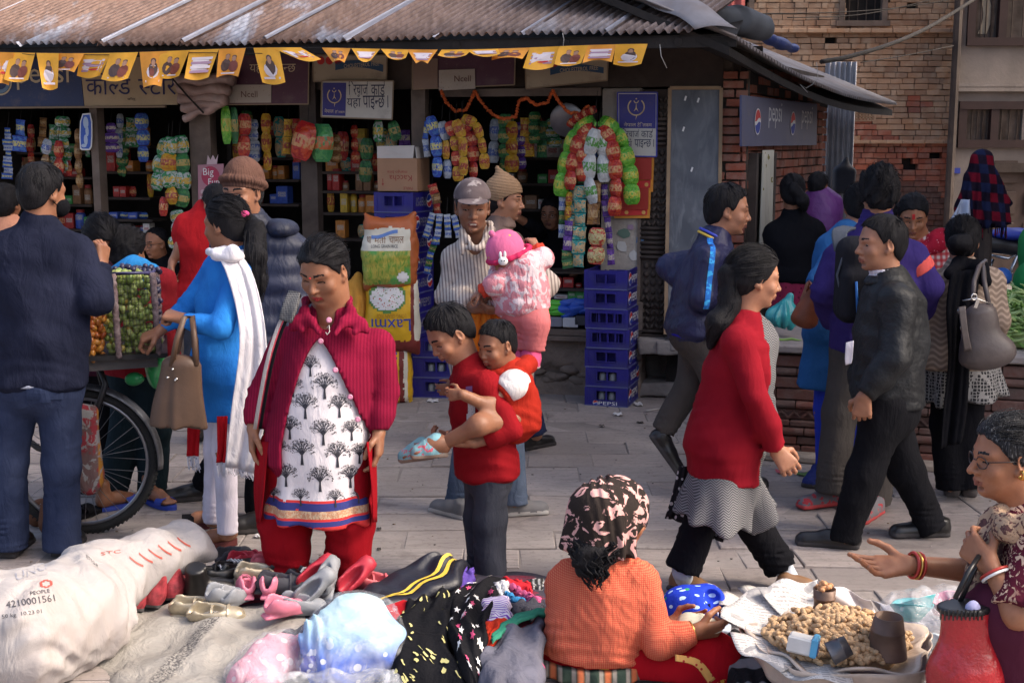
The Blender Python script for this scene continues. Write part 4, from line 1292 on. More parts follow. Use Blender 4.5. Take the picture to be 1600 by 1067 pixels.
def shop_signs():
 r,P=Zu('shop_sign',((-150,80),(123,82),(131,166),(-150,168)),.03,NAVY,'long navy and tan cold store signboard above the left counter')
 P2=[fac(x,y,.03)for x,y in((124,82),(284,82),(277,164),(132,166))]
 g=G();g.slab([P2[3],P2[2],P2[1],P2[0]],-FN*.012);g.build('panel',TAN,r)
 e=G();e.box(fpt(tz(70,167,.03)[0],.03,tz(70,167,.03)[1]-.006),(1.02,.012,.007),FM);e.build('edge_strip',WEDGE,r)
 a=fac(28,153,.032);b=fac(110,153,.032)
 Qg('lettering','pepsi',fac(27,141,.032),FE,EYb,w=(b-a).length,mat=Qo,parent=r)
 c=fac(0,128,.032);gg=G();v,f=Zi(c+FN*.002,FE,EYb,.105,26,rin=.092);gg.add(v,f);gg.build('emblem_ring',Qo,r)
 v,f=Zi(c+FN*.0022,FE,EYb,.088,20,-2.4,.5,rin=.06);gg=G();gg.add(v,f);gg.build('emblem_swoosh',Qb('pale_blue',(.16,.25,.36)),r)
 w1=(fac(204,145,.03)-fac(134,145,.03)).length
 Qg('lettering',None,fac(135,149,.032),FE,EYb,w=w1,mat=Qb('ink_navy',(.025,.025,.10)),parent=r,raw=W_COLD)
 w2=(fac(276,145,.03)-fac(217,145,.03)).length
 Qg('lettering',None,fac(217,149,.032),FE,EYb,w=w2,mat=Qb('ink_navy',(.025,.025,.10)),parent=r,raw=W_STORE)
 Qg('lettering','बाँसु',fac(199,158,.032),FE,EYb,w=.07,h=.025,mat=INK_K,parent=r)
 r,P=Zu('phone_card_sign',((340,84),(482,84),(481,162),(340,163)),.02,MAROON,'maroon phone-card signboard with a cream edge, left of the blue and white one',WEDGE)
 Qg('lettering',None,onb(P,.36,.60),FE,EYb,w=.12,mat=CREAM_T,parent=r,raw=W_HERE)
 Qg('lettering',None,onb(P,.56,.60),FE,EYb,w=.22,mat=CREAM_T,parent=r,raw=W_FOUND2)
 p=G();q=[onb(P,.0,.02),onb(P,.60,.02),onb(P,.60,.38),onb(P,.0,.38)];p.slab([x+FN*.001 for x in q],FN*.006);p.build('name_plate',Q2('plate_cream',(.5,.43,.36),.6),r)
 Qg('lettering','Ncell',onb(P,.27,.13)+FN*.007,FE,EYb,w=.13,mat=Qb('ink_brown',(.12,.05,.04)),parent=r)
 r,P=Zu('phone_card_sign',((646,86),(804,82),(803,132),(646,139)),.05,MAROON,'maroon phone-card signboard sagging above the chip packets',WEDGE)
 q=[fac(x,y,.056)for x,y in((686,142),(743,139),(742,108),(686,110))];p=G();p.slab(q,FN*.006);p.build('name_plate',_MC['plate_cream'],r)
 Qg('lettering','Ncell',fac(710,128,.064),FE,EYb,w=.12,mat=_MC['ink_brown'],parent=r)
 q=[fac(x,y,.055)for x,y in((646,139),(684,138),(684,92),(646,92))];p=G();p.slab(q,FN*.004);p.build('pale_patch',Q2('patch_tan',(.28,.18,.13)),r)
 for k,(pts,lab)in enumerate(((((490,88),(604,88),(603,125),(491,127)),'cream cooking-oil board with a blue ribbon above the blue and white sign'),(((822,96),(949,94),(948,125),(823,138)),'cream cooking-oil board with a blue ribbon at the right end of the bunting'))):
  r,P=Zu('oil_sign',pts,.03,CREAMB,lab,WEDGE if k else WEDGE)
  g=G();g.sheet(lambda u,v:onb(P,.30+.66*u,.42+.30*v+.16*math.sin(u*3.1)*(1 if k==0 else 1)-.1*u)+FN*.003,16,2);g.build('ribbon',Qb('ribbon_blue',(.04,.09,.17)),r)
  Qg('lettering','CHOLESTEROL FREE',onb(P,.42,.50),(FE+EYb*.06).normalized(),EYb,w=.27,h=.028,mat=Qo,parent=r,off=.005)
  for j in range(3):v,f=Zi(onb(P,.10+j*.12,.82)+FN*.003,FE,EYb,.03,12);g=G();g.add(v,f);g.build('red_spot',Zt,r)
 r,P=Zu('recharge_sign',((504,128),(614,128),(612,186),(503,182)),.07,WHITEB,'wide blue and white recharge-card board under the cream oil board',WEDGE)
 q=[onb(P,0.01,.03),onb(P,.34,.03),onb(P,.34,.97),onb(P,.01,.97)];g=G();g.slab([x+FN*.0005 for x in q],FN*.0025);g.build('emblem_panel',ROYAL,r)
 emblem(onb(P,.175,.60)+FN*.004,.055,r);Qg('lettering','नेपाल',onb(P,.04,.1),FE,EYb,w=.07,mat=Qo,parent=r,off=.004);Qg('lettering',None,onb(P,.19,.1),FE,EYb,w=.075,mat=Qo,parent=r,raw=W_TEL,off=.004)
 L=(P[2]-P[3]).length;ink=Qb('ink_navy2',(.02,.02,.06))
 Qg('lettering',None,onb(P,.38,.62),FE,EYb,w=.28*L,h=.105,mat=ink,parent=r,raw=W_RECH);Qg('lettering',None,onb(P,.70,.62),FE,EYb,w=.20*L,h=.105,mat=ink,parent=r,raw=W_CARD)
 Qg('lettering',None,onb(P,.36,.24),FE,EYb,w=.20*L,h=.10,mat=ink,parent=r,raw=W_HERE);Qg('lettering',None,onb(P,.59,.22),FE,EYb,w=.36*L,h=.10,mat=ink,parent=r,raw=W_FOUND)
 r,P=Zu('recharge_sign',((966,146),(1026,146),(1025,244),(967,243)),.03,WHITEB,'tall blue and white recharge-card board beside the carved post',Qb('edge_blue',(.05,.05,.3)))
 q=[onb(P,0.02,.44),onb(P,.98,.44),onb(P,.98,.985),onb(P,.02,.985)];g=G();g.slab([x+FN*.0005 for x in q],FN*.0025);g.build('emblem_panel',ROYAL,r)
 emblem(onb(P,.47,.78)+FN*.004,.060,r);Qg('lettering','नेपाल',onb(P,.14,.465),FE,EYb,w=.085,h=.03,mat=Qo,parent=r,off=.004);Qg('lettering',None,onb(P,.50,.465),FE,EYb,w=.10,h=.03,mat=Qo,parent=r,raw=W_TEL,off=.004)
 L=(P[2]-P[3]).length
 Qg('lettering',None,onb(P,.08,.29),FE,EYb,w=.47*L,h=.062,mat=ink,parent=r,raw=W_RECH);Qg('lettering',None,onb(P,.60,.29),FE,EYb,w=.32*L,h=.062,mat=ink,parent=r,raw=W_CARD)
 Qg('lettering',None,onb(P,.06,.13),FE,EYb,w=.30*L,h=.06,mat=ink,parent=r,raw=W_HERE);Qg('lettering',None,onb(P,.42,.12),FE,EYb,w=.52*L,h=.06,mat=ink,parent=r,raw=W_FOUND)
 c0=CW+SN*.03
 def side(px,py):
  d=ray(px,py);k=(c0-CAM).dot(SN)/d.dot(SN);return CAM+d*k
 P=[side(1159,149),side(1277,163),side(1276,227),side(1159,229)]
 r=Qh('drink_sign','dark blue drink board with two round emblems on the brick side wall','sign',(P[2]+P[3])/2)
 g=G();g.slab([P[3],P[2],P[1],P[0]],-SN*.014);g.build('panel',Q2('board_slate',(.075,.085,.17),.25),r)
 for u in(.17,.62):
  c=onb(P,u,.5)+SN*.002;h=(P[0]-P[3]).length
  globe('emblem',c,SE,EYb,h*.27,r,.002);Qg('lettering','pepsi',onb(P,u+.13,.38),SE,EYb,w=.42,mat=Qb('dull_white',(.6,.6,.62)),parent=r)
def emblem(c,s,r):
 g=G()
 v,f=Zi(c,FE,EYb,s,18,math.pi*1.15,math.pi*1.9+.0,rin=s*.86);g.add(v,f)
 v,f=Zi(c,FE,EYb,s,16,-math.pi*.42,math.pi*.28,rin=s*.86);g.add(v,f)
 v,f=Zi(c,FE,EYb,s,16,math.pi*.72,math.pi*1.35,rin=s*.86);g.add(v,f)
 g.add([c+FE*(-s*.3)-EYb*s*.55,c-EYb*s*0.1+FE*-s*.06,c+EYb*s*.55,c-EYb*s*.1+FE*s*.06,c+FE*s*.3-EYb*s*.55,c-EYb*s*.25],[(0,5,1),(1,5,3),(1,3,2),(5,4,3)])
 g.add([c+FE*-.0-EYb*s*1.0,c+FE*s*.12-EYb*s*1.0,c+FE*-s*.05-EYb*s*1.5],[(0,2,1)])
 v,f=Zi(c+EYb*s*.72,FE,EYb,s*.3,10,math.pi,2*math.pi,rin=s*.2);g.add(v,f)
 v,f=Zi(c+EYb*s*.93,FE,EYb,s*.09,8);g.add(v,f)
 g.build('emblem',Qb('emblem_gold',(.62,.47,.24)),r)
shop_signs()
def awning():
 root=Qh('rolled_awning','rolled-up pinkish plastic awning tied under the eave beside the tan sign','awning',fac(322,180,.1))
 m=Qc('dusty_plastic',(.36,.235,.20),.35,.3,6,.6,12,spec=.5,dirt=(.5,.42,.38),dist=.02)
 for k,(y0,y1,r)in enumerate(((128,124,.045),(141,140,.043),(155,154,.044),(168,160,.04),(184,164,.033))):
  a,b=fac(276+k*3,y0,.09+.02*(k%2)),fac(366-k*6,y1,.12);g=G();R=random.Random(k)
  pts=[a.lerp(b,t/9)+V3((0,0,.012*math.sin(t*1.1+k)))for t in range(10)]
  g.tube(pts,[r*R.uniform(.85,1.12)for _ in pts],10);g.build('roll',m,root,True)
 g=G();g.tube([fac(268,122,.16),fac(297,155,.17),fac(318,177,.15)],.007,5);g.build('cord',Q6,root)
awning()
def placards():
 c=fac(134,235,.04);root=Qh('bottle_placard','small blue bottle-shaped placard hung on the left post','placard',c)
 prof=[(134+s*w,y)for s,seq in((1,((7,177),(10,190),(10,215),(9,230),(6,235))),(-1,((6,235),(9,233),(10,215),(9,190),(5,178))))for w,y in seq]
 g=G();g.slab([fac(x,y,.04)for x,y in reversed(prof)],-FN*.006);g.build('panel',Q4,root)
 g=G();g.add([fac(134+(x-134)*.82,206+(y-206)*.92,.042)for x,y in reversed(prof)],[tuple(range(len(prof)))]);g.build('print',Qb('print_royal',(.05,.12,.5)),root)
 g=G()
 for(x,y,w,h,a)in((134,192,5,10,.2),(136,205,3,9,-.2),(134,219,3.6,9,.1),(131,228,5,3,.5)):
  v,f=Zi(fac(x,y,.0435),FE*w/h,EYb,h/2000*9.2,12);g.add(v,f)
 g.build('print',Qb('pale_blue2',(.45,.55,.7)),root)
 r,P=Zu('snack_poster',((309,258),(349,256),(349,322),(310,324)),.03,Qb('poster_pink',(.42,.20,.24)),'pink snack poster on the post beside the knit-hatted man',cat='poster')
 crown=G();v,f=Zi(onb(P,.5,.72)+FN*.002,FE,EYb,.075,18);crown.add(v,f);crown.build('print',Qb('poster_red',(.40,.045,.09)),r)
 Qg('lettering','Big',onb(P,.22,.70),FE,EYb,w=.085,mat=Q4,parent=r,off=.004);Qg('lettering','Fun',onb(P,.42,.52),FE,EYb,w=.09,mat=Q4,parent=r,off=.004)
 g=G();R=random.Random(2)
 for i in range(16):v,f=Zi(onb(P,R.uniform(.12,.88),R.uniform(.06,.42))+FN*.002,FE,EYb,R.uniform(.008,.022),7);g.add(v,f)
 g.build('print',Qb('poster_pale',(.55,.40,.42)),r)
 t=G();q=[onb(P,.35,1.0),onb(P,.75,1.0)]+[onb(P,.80-k*.1,1.22 if k%2==0 else 1.1)for k in range(5)];t.slab(q,FN*.002);t.build('crown_flap',Qb('poster_pale',(.5,.4,.4)),r)
placards()
# bunting
def bunting():
 root=Qh('bunting','string of orange printed paper flags hung along the eave','bunting',fac(500,82,.80))
 off=.80;ORG=Qc('flag_orange',(.82,.40,.035),.6,.12,12,.1,40);ORG2=Qc('flag_deep_orange',(.76,.31,.035),.6,.15,12,.1,40)
 PALE=Qb('flag_pale',(.78,.68,.68));FIG=Qb('flag_figure',(.10,.06,.05));FIG2=Qb('flag_figure_red',(.22,.06,.04));FACE=Qb('flag_face',(.45,.25,.16))
 yl=lambda x:82-10*x/1010+3*math.sin(x*.011)
 g=G();g.tube([fac(x,yl(x),off)for x in range(-60,1015,25)],.0035,5);g.tube([fac(x,82+.00003*(x-150)**2+(4 if 40<x<250 else 0),off+.02)for x in range(-40,440,30)],.003,4);g.build('string',Q6,root)
 fl=[(-8,22,-10,14,52,0),(16,55,6,44,42,1),(57,92,66,90,54,2),(84,132,80,116,30,1),(126,174,120,156,35,0),(172,216,158,200,41,1),(218,262,224,252,56,2),(250,296,246,280,40,1),(296,342,288,326,44,0),(342,384,338,372,45,1),(396,436,410,446,54,2),(424,470,466,502,18,0),(503,548,520,538,23,1),(549,594,560,580,17,0),(595,640,606,634,13,1),(636,684,650,668,22,0),(690,738,684,728,9,1),(728,778,740,782,8,0),(770,829,768,816,18,1),(828,874,817,864,32,0),(873,920,866,908,28,1),(918,963,910,956,28,0),(962,1012,958,1002,31,2)]
 for i,(a,b,c,d,h,mo)in enumerate(fl):
  R=random.Random(i);short=h<25;z=R.uniform(.0,.03)+(i%2)*.012
  real=max(h,34);cur=(1-h/42.0)*.16 if short else R.uniform(-.02,.05)
  def P(u,v,e=0.0):
   x=a+(b-a)*u+((c+(d-c)*u)-(a+(b-a)*u))*v;y=yl(a+(b-a)*u)+h*v+4*math.sin(u*3.1)*v*(1 if i%3 else-1)
   o=off+.006+z+cur*v*v+.022*math.sin(u*5+i)*v
   return fac(x,y,o)+FN*e
  g=G();n,m=8,8;g.sheet(lambda u,v:P(u,1-v),n,m)
  f=g.build('flag',ORG if i%3 else ORG2,root,True)
  pr=G();e=.0025
  def blob(cx,cy,rx,ry,mi):
   k=10;vs=[P(min(max(cx+rx*math.cos(6.283*j/k),.02),.98),min(max(cy+ry*math.sin(6.283*j/k),.03),.97),e+.0006*mi)for j in range(k)]
   pr.add(vs,[tuple(reversed(range(k)))],mi)
  def quad(u0,u1,v0,v1,mi):pr.add([P(u0,v1,e),P(u1,v1,e),P(u1,v0,e),P(u0,v0,e)],[(0,1,2,3)],mi)
  if mo==0:
   for k in range(4):quad(.15,.9,.26+k*.15,.35+k*.15,0 if k%2==0 else 1)
   quad(.2,.8,.3,.72,0)
   blob(.55,.5,.3,.06,1);blob(.6,.66,.2,.04,5)
  elif mo==1:
   blob(.36,.62,.2,.24,2);blob(.68,.66,.2,.22,3);blob(.40,.32,.085,.11,4);blob(.66,.38,.085,.10,4);blob(.40,.26,.085,.06,2);blob(.66,.31,.09,.06,2);quad(.2,.8,.88,.93,0)
  else:
   blob(.5,.60,.28,.2,0);blob(.52,.52,.2,.22,2);blob(.52,.34,.08,.11,4);blob(.52,.28,.11,.09,2);blob(.46,.62,.12,.12,3);quad(.15,.85,.82,.88,0)
  pr.build('print',(PALE,Qb('flag_mauve',(.42,.26,.34)),FIG,FIG2,FACE,Zt),f)
bunting()
def garland():
 root=Qh('garland','marigold garland swagged over the open counter','garland',fac(780,150,.05))
 M1=Qc('marigold',(.55,.10,.02),.8,.4,30,.5,120)
 pts=[(690,143),(697,160),(712,174),(728,172),(738,152),(742,143),(752,160),(768,178),(788,187),(806,182),(811,158),(822,154),(838,165),(856,160),(864,142),(874,160),(888,176),(905,178),(922,164)]
 R=random.Random(6);q=[]
 for i in range(len(pts)-1):
  for k in range(6):
   t=k/6;q.append((pts[i][0]+(pts[i+1][0]-pts[i][0])*t,pts[i][1]+(pts[i+1][1]-pts[i][1])*t))
 ms=[]
 for k in range(3):
  g=G();g.ball((0,0,0),.0125,7,5)
  me=g.me('flower_head',M1,True)
  for v in me.vertices:v.co*=1+.3*math.sin(v.index*2.7+k)
  ms.append(me)
 for i,(x,y)in enumerate(q):ob('flower',ms[i%3],root,loc=fac(x,y+R.uniform(-1,1),.06)-Qx(root)).rotation_euler=(R.uniform(0,3),R.uniform(0,3),0)
garland()
# packets
def Zm(name,cols,art=.5,spark=.0):
 0
 if name in _MC:return _MC[name]
 b=MB_(name);g=_n(b.nt,'ShaderNodeTexCoord').outputs['Generated'];s=b.sep(g);va=_n(b.nt,'ShaderNodeVectorMath',operation='ADD');b.link(g,va.inputs[0]);b.link(_n(b.nt,'ShaderNodeVectorMath',operation='SCALE',i_3=9.0).outputs[0],va.inputs[1]);b.link(_n(b.nt,'ShaderNodeObjectInfo').outputs['Location'],va.inputs[1].links[0].from_node.inputs[0]);g=va.outputs[0]
 f=b.noise(3.2,3,vec=g,dist=1.0);col=b.mix(b.ramp(f,.47,.53),cols[0],cols[1])
 mid=b.math('LESS_THAN',b.math('ABSOLUTE',b.math('SUBTRACT',s[2],.5)),.17)
 col=b.mix(b.math('MULTIPLY',mid,b.ramp(b.noise(7,2,vec=g),.4,.5)),col,cols[2])
 top=b.math('GREATER_THAN',b.math('ABSOLUTE',b.math('SUBTRACT',s[2],.5)),.43)
 col=b.mix(top,col,cols[0])
 b.bump(b.noise(4.5,3,vec=g,dist=1.0),.8,.02)
 _MC[name]=b.done(col,.2,.0,.7);return _MC[name]
def Qu(name,w,h,t,mat,seed=0,nu=7,nv=9):
 0
 R=random.Random(seed);g=G();ph=R.uniform(0,6)
 def side(sg):
  def fn(u,v):
   e=max(0,math.sin(math.pi*min(max((v-.08)/.84,0),1)))**.55*max(0,math.sin(math.pi*u))**.5
   pin=1-.10*math.sin(math.pi*v)**.5 if t<.04 else .58+.44*math.sin(math.pi*v)**.5
   dx=(u-.5)*w*pin;dy=sg*t*.5*e*(1+.16*math.sin(u*11+ph)*math.sin(v*9+ph))
   if v<.08 or v>.92:dy+=.002*math.sin(u*40)
   return(dx,dy+.0004*sg,-h*(1-v))
  return fn
 g.sheet(side(-1),nu,nv);fs=len(g.f);g.sheet(side(1),nu,nv)
 for i in range(fs,len(g.f)):g.f[i]=tuple(reversed(g.f[i]))
 return g.me(name,mat,True)
FO_LAYS=Zm('foil_green',((.10,.38,.03),(.20,.50,.05),(.55,.50,.06)));Qn=Zm('foil_red',((.42,.02,.02),(.55,.06,.02),(.62,.30,.12)));FO_WHITE=Zm('foil_white',((.55,.56,.54),(.62,.62,.60),(.10,.30,.06)))
Zh=Zm('foil_green_white',((.03,.22,.07),(.45,.50,.46),(.55,.36,.06)));Za=Zm('foil_yellow',((.62,.36,.02),(.55,.22,.02),(.35,.05,.02)));Q3=Zm('foil_blue',((.03,.08,.42),(.06,.18,.52),(.6,.55,.2)))
Zx=Zm('foil_teal',((.03,.32,.28),(.62,.40,.18),(.60,.42,.22)));FO_PUR=Zm('foil_purple',((.10,.03,.24),(.16,.06,.34),(.6,.5,.4)));FO_BISC=Zm('foil_biscuit',((.50,.05,.03),(.55,.42,.16),(.58,.48,.22)))
Qw=Zm('foil_silver',((.40,.44,.50),(.55,.58,.62),(.10,.16,.45)));Zc=Zm('foil_brown',((.24,.11,.04),(.36,.18,.05),(.45,.28,.12)));Qj=Zm('foil_dark_green',((.03,.14,.05),(.05,.22,.06),(.4,.3,.08)))
def strip(label,px,off,w,h,t,mat,group=None,name='packet_strip',n=None,seed=0,tilt=0.0,cat='packets',depth=.0):
 0
 P=[fac(x,y,off+depth*i/max(1,len(px)-1))for i,(x,y)in enumerate(px)]
 Ls=[(P[i+1]-P[i]).length for i in range(len(P)-1)];tot=sum(Ls);n=n or max(1,round(tot/(h*.93)))
 root=Qh(name,label,cat,P[-1],group);R=random.Random(seed);hh=tot/n
 ms=[Qu('packet',w,hh*(.97 if t<.04 else 1.06),t*1.35,m,seed+k)for k,m in enumerate(mat if isinstance(mat,(list,tuple))else(mat,mat))]
 def pt(s):
  for i,l in enumerate(Ls):
   if s<=l or i==len(Ls)-1:return P[i].lerp(P[i+1],s/l)
   s-=l
 for k in range(n):
  a,b=pt(tot*k/n),pt(tot*(k+1)/n);d=(a-b).normalized()
  M=Zj(FN.cross(d).cross(d)*-1 if False else(-FN-d*(-FN).dot(d)),d)
  fw=(-FN-d*(-FN).dot(d)).normalized();r=fw.cross(d)
  M=M4(((r.x,fw.x,d.x),(r.y,fw.y,d.y),(r.z,fw.z,d.z)))@M4.Rotation(R.uniform(-.5,.5)+tilt,3,'Z')
  q=ob('packet',ms[k%len(ms)],root,loc=a-Qx(root)+FN*R.uniform(-.01,.012));q.rotation_euler=M.to_euler()
 if P[0].z>1.2:
  g=G();g.tube([P[0],P[0]+V3((0,0,.12))-FN*.03],.0025,4);g.build('string',Q6,root)
 return root
S=strip
S('green crisp packets strung down the left side of the arch at the pier',((930,187),(908,196),(894,216),(887,245),(880,275),(876,305)),.16,.115,.15,.06,FO_LAYS,seed=1)
S('green crisp packets strung down the right side of the arch at the pier',((938,187),(958,196),(972,220),(982,255),(986,285),(988,318)),.16,.115,.15,.06,FO_LAYS,seed=2)
S('red crisp packets, outer left strip inside the green arch',((928,196),(908,208),(899,235),(893,265),(890,295)),.20,.10,.13,.055,Qn,seed=3)
S('red crisp packets, inner left strip beside the white ones',((926,203),(912,222),(908,250),(908,282)),.22,.085,.12,.05,Qn,seed=4)
S('red crisp packets in the long strip on the right of the white ones',((940,197),(953,212),(960,240),(963,270),(962,300),(960,336)),.20,.10,.13,.055,Qn,seed=5)
S('white crisp packets, left strip under the top of the arch',((932,202),(922,235),(917,262),(920,285),(927,316)),.23,.10,.19,.05,FO_WHITE,seed=6)
S('white crisp packets, right strip under the top of the arch',((936,202),(944,235),(941,258),(944,282)),.21,.10,.19,.05,FO_WHITE,seed=7)
S('white and green packets hanging behind the right red strip',((968,232),(973,262),(974,283)),.12,.09,.16,.05,Zh,seed=8)
S('teal and orange sachet strip hanging in the middle of the cluster',((906,290),(907,322),(906,352),(904,382),(903,418)),.20,.10,.11,.022,Zx,seed=9)
S('narrow teal sachet strip left of the wide teal one',((897,298),(894,328),(892,356)),.16,.06,.11,.02,Zx,seed=10)
S('golden snack sachet strip beside the teal ones',((930,282),(928,318),(927,352)),.18,.095,.14,.025,Zc,seed=11)
S('biscuit packet strip under the golden snack sachets',((934,356),(932,388),(930,414)),.20,.12,.125,.03,FO_BISC,seed=12)
S('purple sachet strip at the right of the biscuit packets',((944,288),(946,320),(950,352),(953,385),(955,415)),.15,.055,.125,.022,FO_PUR,seed=13)
S('purple and gold sachet strip left of the teal ones',((889,345),(888,372),(887,392)),.19,.07,.10,.022,FO_PUR,seed=14)
S('green sachet strip at the lower left of the cluster',((886,390),(886,408),(888,420)),.19,.085,.09,.022,Qj,seed=15)
S('yellow corn-puff packets hanging under the left green strip',((890,300),(888,322),(887,345)),.17,.05,.10,.035,Za,seed=16)
S('thin dark sachet strip at the far left edge of the cluster',((879,308),(878,345),(878,372)),.13,.05,.09,.02,(Qw,Qj),seed=17)
S('red flower-bud string slanting behind the arch of crisp packets',((932,170),(915,177),(897,186),(889,198)),.10,.06,.06,.04,Qn,seed=18,name='bud_string',cat='garland')
S('blue and yellow noodle sachet strip at the left of the middle cluster',((672,182),(679,198),(682,222),(684,248),(683,278)),.16,.085,.15,.03,Q3,seed=20)
S('blue and white sachet strip at the outer left of the middle cluster',((668,190),(664,215),(668,246)),.14,.05,.13,.025,(Q3,Qw),seed=21)
S('silver and yellow sachet strip of the middle cluster',((690,190),(697,220),(698,250),(699,280)),.15,.075,.13,.03,(Qw,Za),seed=22)
S('red chow packet strip of the middle cluster',((702,190),(710,208),(714,240),(716,284)),.18,.085,.13,.03,(Qn,Za),seed=23)
S('yellow noodle sachet strip arching in the middle cluster',((712,188),(722,205),(725,232),(724,275)),.20,.08,.13,.03,Za,seed=24)
S('red sachet strip right of the yellow noodle strip',((720,186),(732,200),(740,232),(740,278)),.15,.085,.13,.03,(Qn,Qn),seed=25)
S('yellow and black sachet strip arching at the right of the middle cluster',((722,184),(742,190),(751,212),(756,240),(757,265)),.18,.075,.13,.03,Za,seed=26)
S('red sachet strip hanging down beside the drink crates',((675,288),(682,312),(684,334)),.10,.07,.09,.02,(Qn,Zc),seed=27)
for i,x in enumerate((676,687,698,708)):
 S('blue and white shampoo sachet strip, %s of four slanting down by the crates'%('first','second','third','fourth')[i],((x,333+i*1),(x-6+i*4,355),(x-12+i*7,372+(10 if i==1 else 0))),.22,.05,.055,.01,(Qw,Q3),seed=28+i,tilt=.4)
S('dark blue sachet strip hanging low in front of the crates',((681,372),(672,400),(667,428)),.2,.05,.06,.012,(Q3,Qj),seed=33)
S('green and white crisp packets, left strip by the snack poster',((262,218),(254,245),(248,272),(246,296)),.06,.12,.16,.06,Zh,seed=35)
S('yellow and green crisp packets, middle strip by the snack poster',((268,214),(266,240),(266,270),(268,300),(270,318)),.10,.13,.15,.06,(Zh,Za),seed=36)
S('green crisp packets, right strip by the snack poster',((280,212),(284,240),(287,270),(286,300),(282,322)),.07,.12,.15,.06,(Zh,Qj),seed=37)
S('orange crisp packets at the bottom of the strips by the snack poster',((256,308),(255,336)),.08,.07,.14,.04,(Qn,Qw),seed=38)
S('green and white striped packets hanging low behind the red shirt',((275,328),(280,352),(276,380),(282,410)),.04,.15,.10,.03,(Zh,FO_WHITE),seed=39)
S('silver blue and gold packet strip in the far left counter',((76,218),(72,238),(70,262)),-.1,.085,.11,.05,(Qw,Zc),seed=40)
S('red shiny packet strip in the far left counter',((91,220),(92,245),(96,272)),-.08,.085,.12,.06,Qn,seed=41)
S('silver red packet strip right of the red shiny one',((102,228),(106,252),(108,274)),-.15,.06,.11,.04,(Qw,Qn),seed=42)
S('white beaded strip at the far left edge of the shop',((12,200),(13,240),(12,280)),-.12,.09,.05,.02,(Q3,Qw),seed=43)
S('bright green pouch pair hanging by the right end of the awning',((352,166),(355,222)),.03,.085,.25,.05,FO_LAYS,seed=44,n=1)
S('dark green pouch beside the bright green one',((365,168),(367,222)),.0,.075,.25,.05,Qj,seed=45,n=1)
S('red square packet column in the second counter',((382,178),(382,212),(382,246)),-.05,.10,.15,.03,Qn,seed=46)
S('large red snack bag hung on the middle post',((481,191),(468,246)),.09,.19,.27,.09,Qn,seed=47,n=1,name='snack_bag',cat='bag')
S('large green snack bag hung behind the red one on the middle post',((503,194),(503,250)),.05,.17,.27,.08,Zm('foil_greenred',((.05,.25,.08),(.10,.34,.10),(.5,.12,.03))),seed=48,n=1,name='snack_bag',cat='bag')
S('green packet hung under the blue and white board',((591,188),(590,220)),-.05,.10,.15,.04,Zh,seed=49,n=1)
S('dark green packet slanting under the blue and white board',((612,190),(620,218)),-.05,.09,.15,.04,Qj,seed=50,n=1)
for i,(a,b,c,d)in enumerate(((962,1022,246,300),(960,1017,298,341))):
 r,P=Zu('incense_card',((a,c),(d if False else b,c),(b-2,d),(a,d)),.02+.012*i,Qb('card_orange',(.62,.25,.03)),('upper' if i==0 else 'lower')+' orange card of red incense packs under the tall recharge board',cat='card')
 g=G()
 for k in range(14):
  q=fac(a+4+k*(b-a-8)/13.5,(c+d)/2-9,.036+.012*i);g.box(q,(.0085,.004,.075),FM)
 g.build('incense_pack',Qb('pack_red',(.36,.03,.02)),r)
 q=[onb(P,.1,.08),onb(P,.93,.12),onb(P,.93,.34),onb(P,.1,.30)];g=G();g.slab([x+FN*.003 for x in q],FN*.006);g.build('label_strip',Zt,r)
 for uu in(.35,.83):
  v,f=Zi(onb(P,uu,.21)+FN*.0115,FE,EYb,.014,10);g=G();g.add(v,f);g.build('print',Qb('card_orange2',(.66,.36,.10)),r)
 v,f=Zi(onb(P,.78,.36)+FN*.004,FE,EYb,.035,12);g=G();g.add(v,f);g.build('print',_MC['card_orange'],r)
def scraps():
 g=G();R=random.Random(9)
 for(x,y,w,h,m)in((975,365,14,10,0),(1000,375,10,7,1),(985,355,8,6,2),(972,385,12,12,3),(990,400,9,10,3)):
  c=fac(x,y,.004);pts=[c+FE*(w/2000*9*math.cos(a)*R.uniform(.5,1))+EYb*(h/2000*9*math.sin(a)*R.uniform(.6,1))for a in[i*6.283/8 for i in range(8)]]
  g.slab(pts,FN*.002,m)
 g.build('poster_scrap',(Qb('scrap_green',(.10,.16,.12)),Qb('scrap_blue',(.10,.20,.36)),Qb('scrap_mauve',(.3,.2,.28)),Qb('scrap_grey',(.5,.48,.45))),Q9)
scraps()
g=G();g.lathe([(.0,-.01),(.12,-.01),(.125,.0),(.12,.01),(0,.01)],fac(886,188,-.1),FM@M4.Rotation(1.3,3,'X'),20);Ql('pan',g.me('pan',Qc('dull_steel',(.3,.29,.3),.4,metal=.6),True),'round steel pan hanging behind the arch of crisp packets','pan')
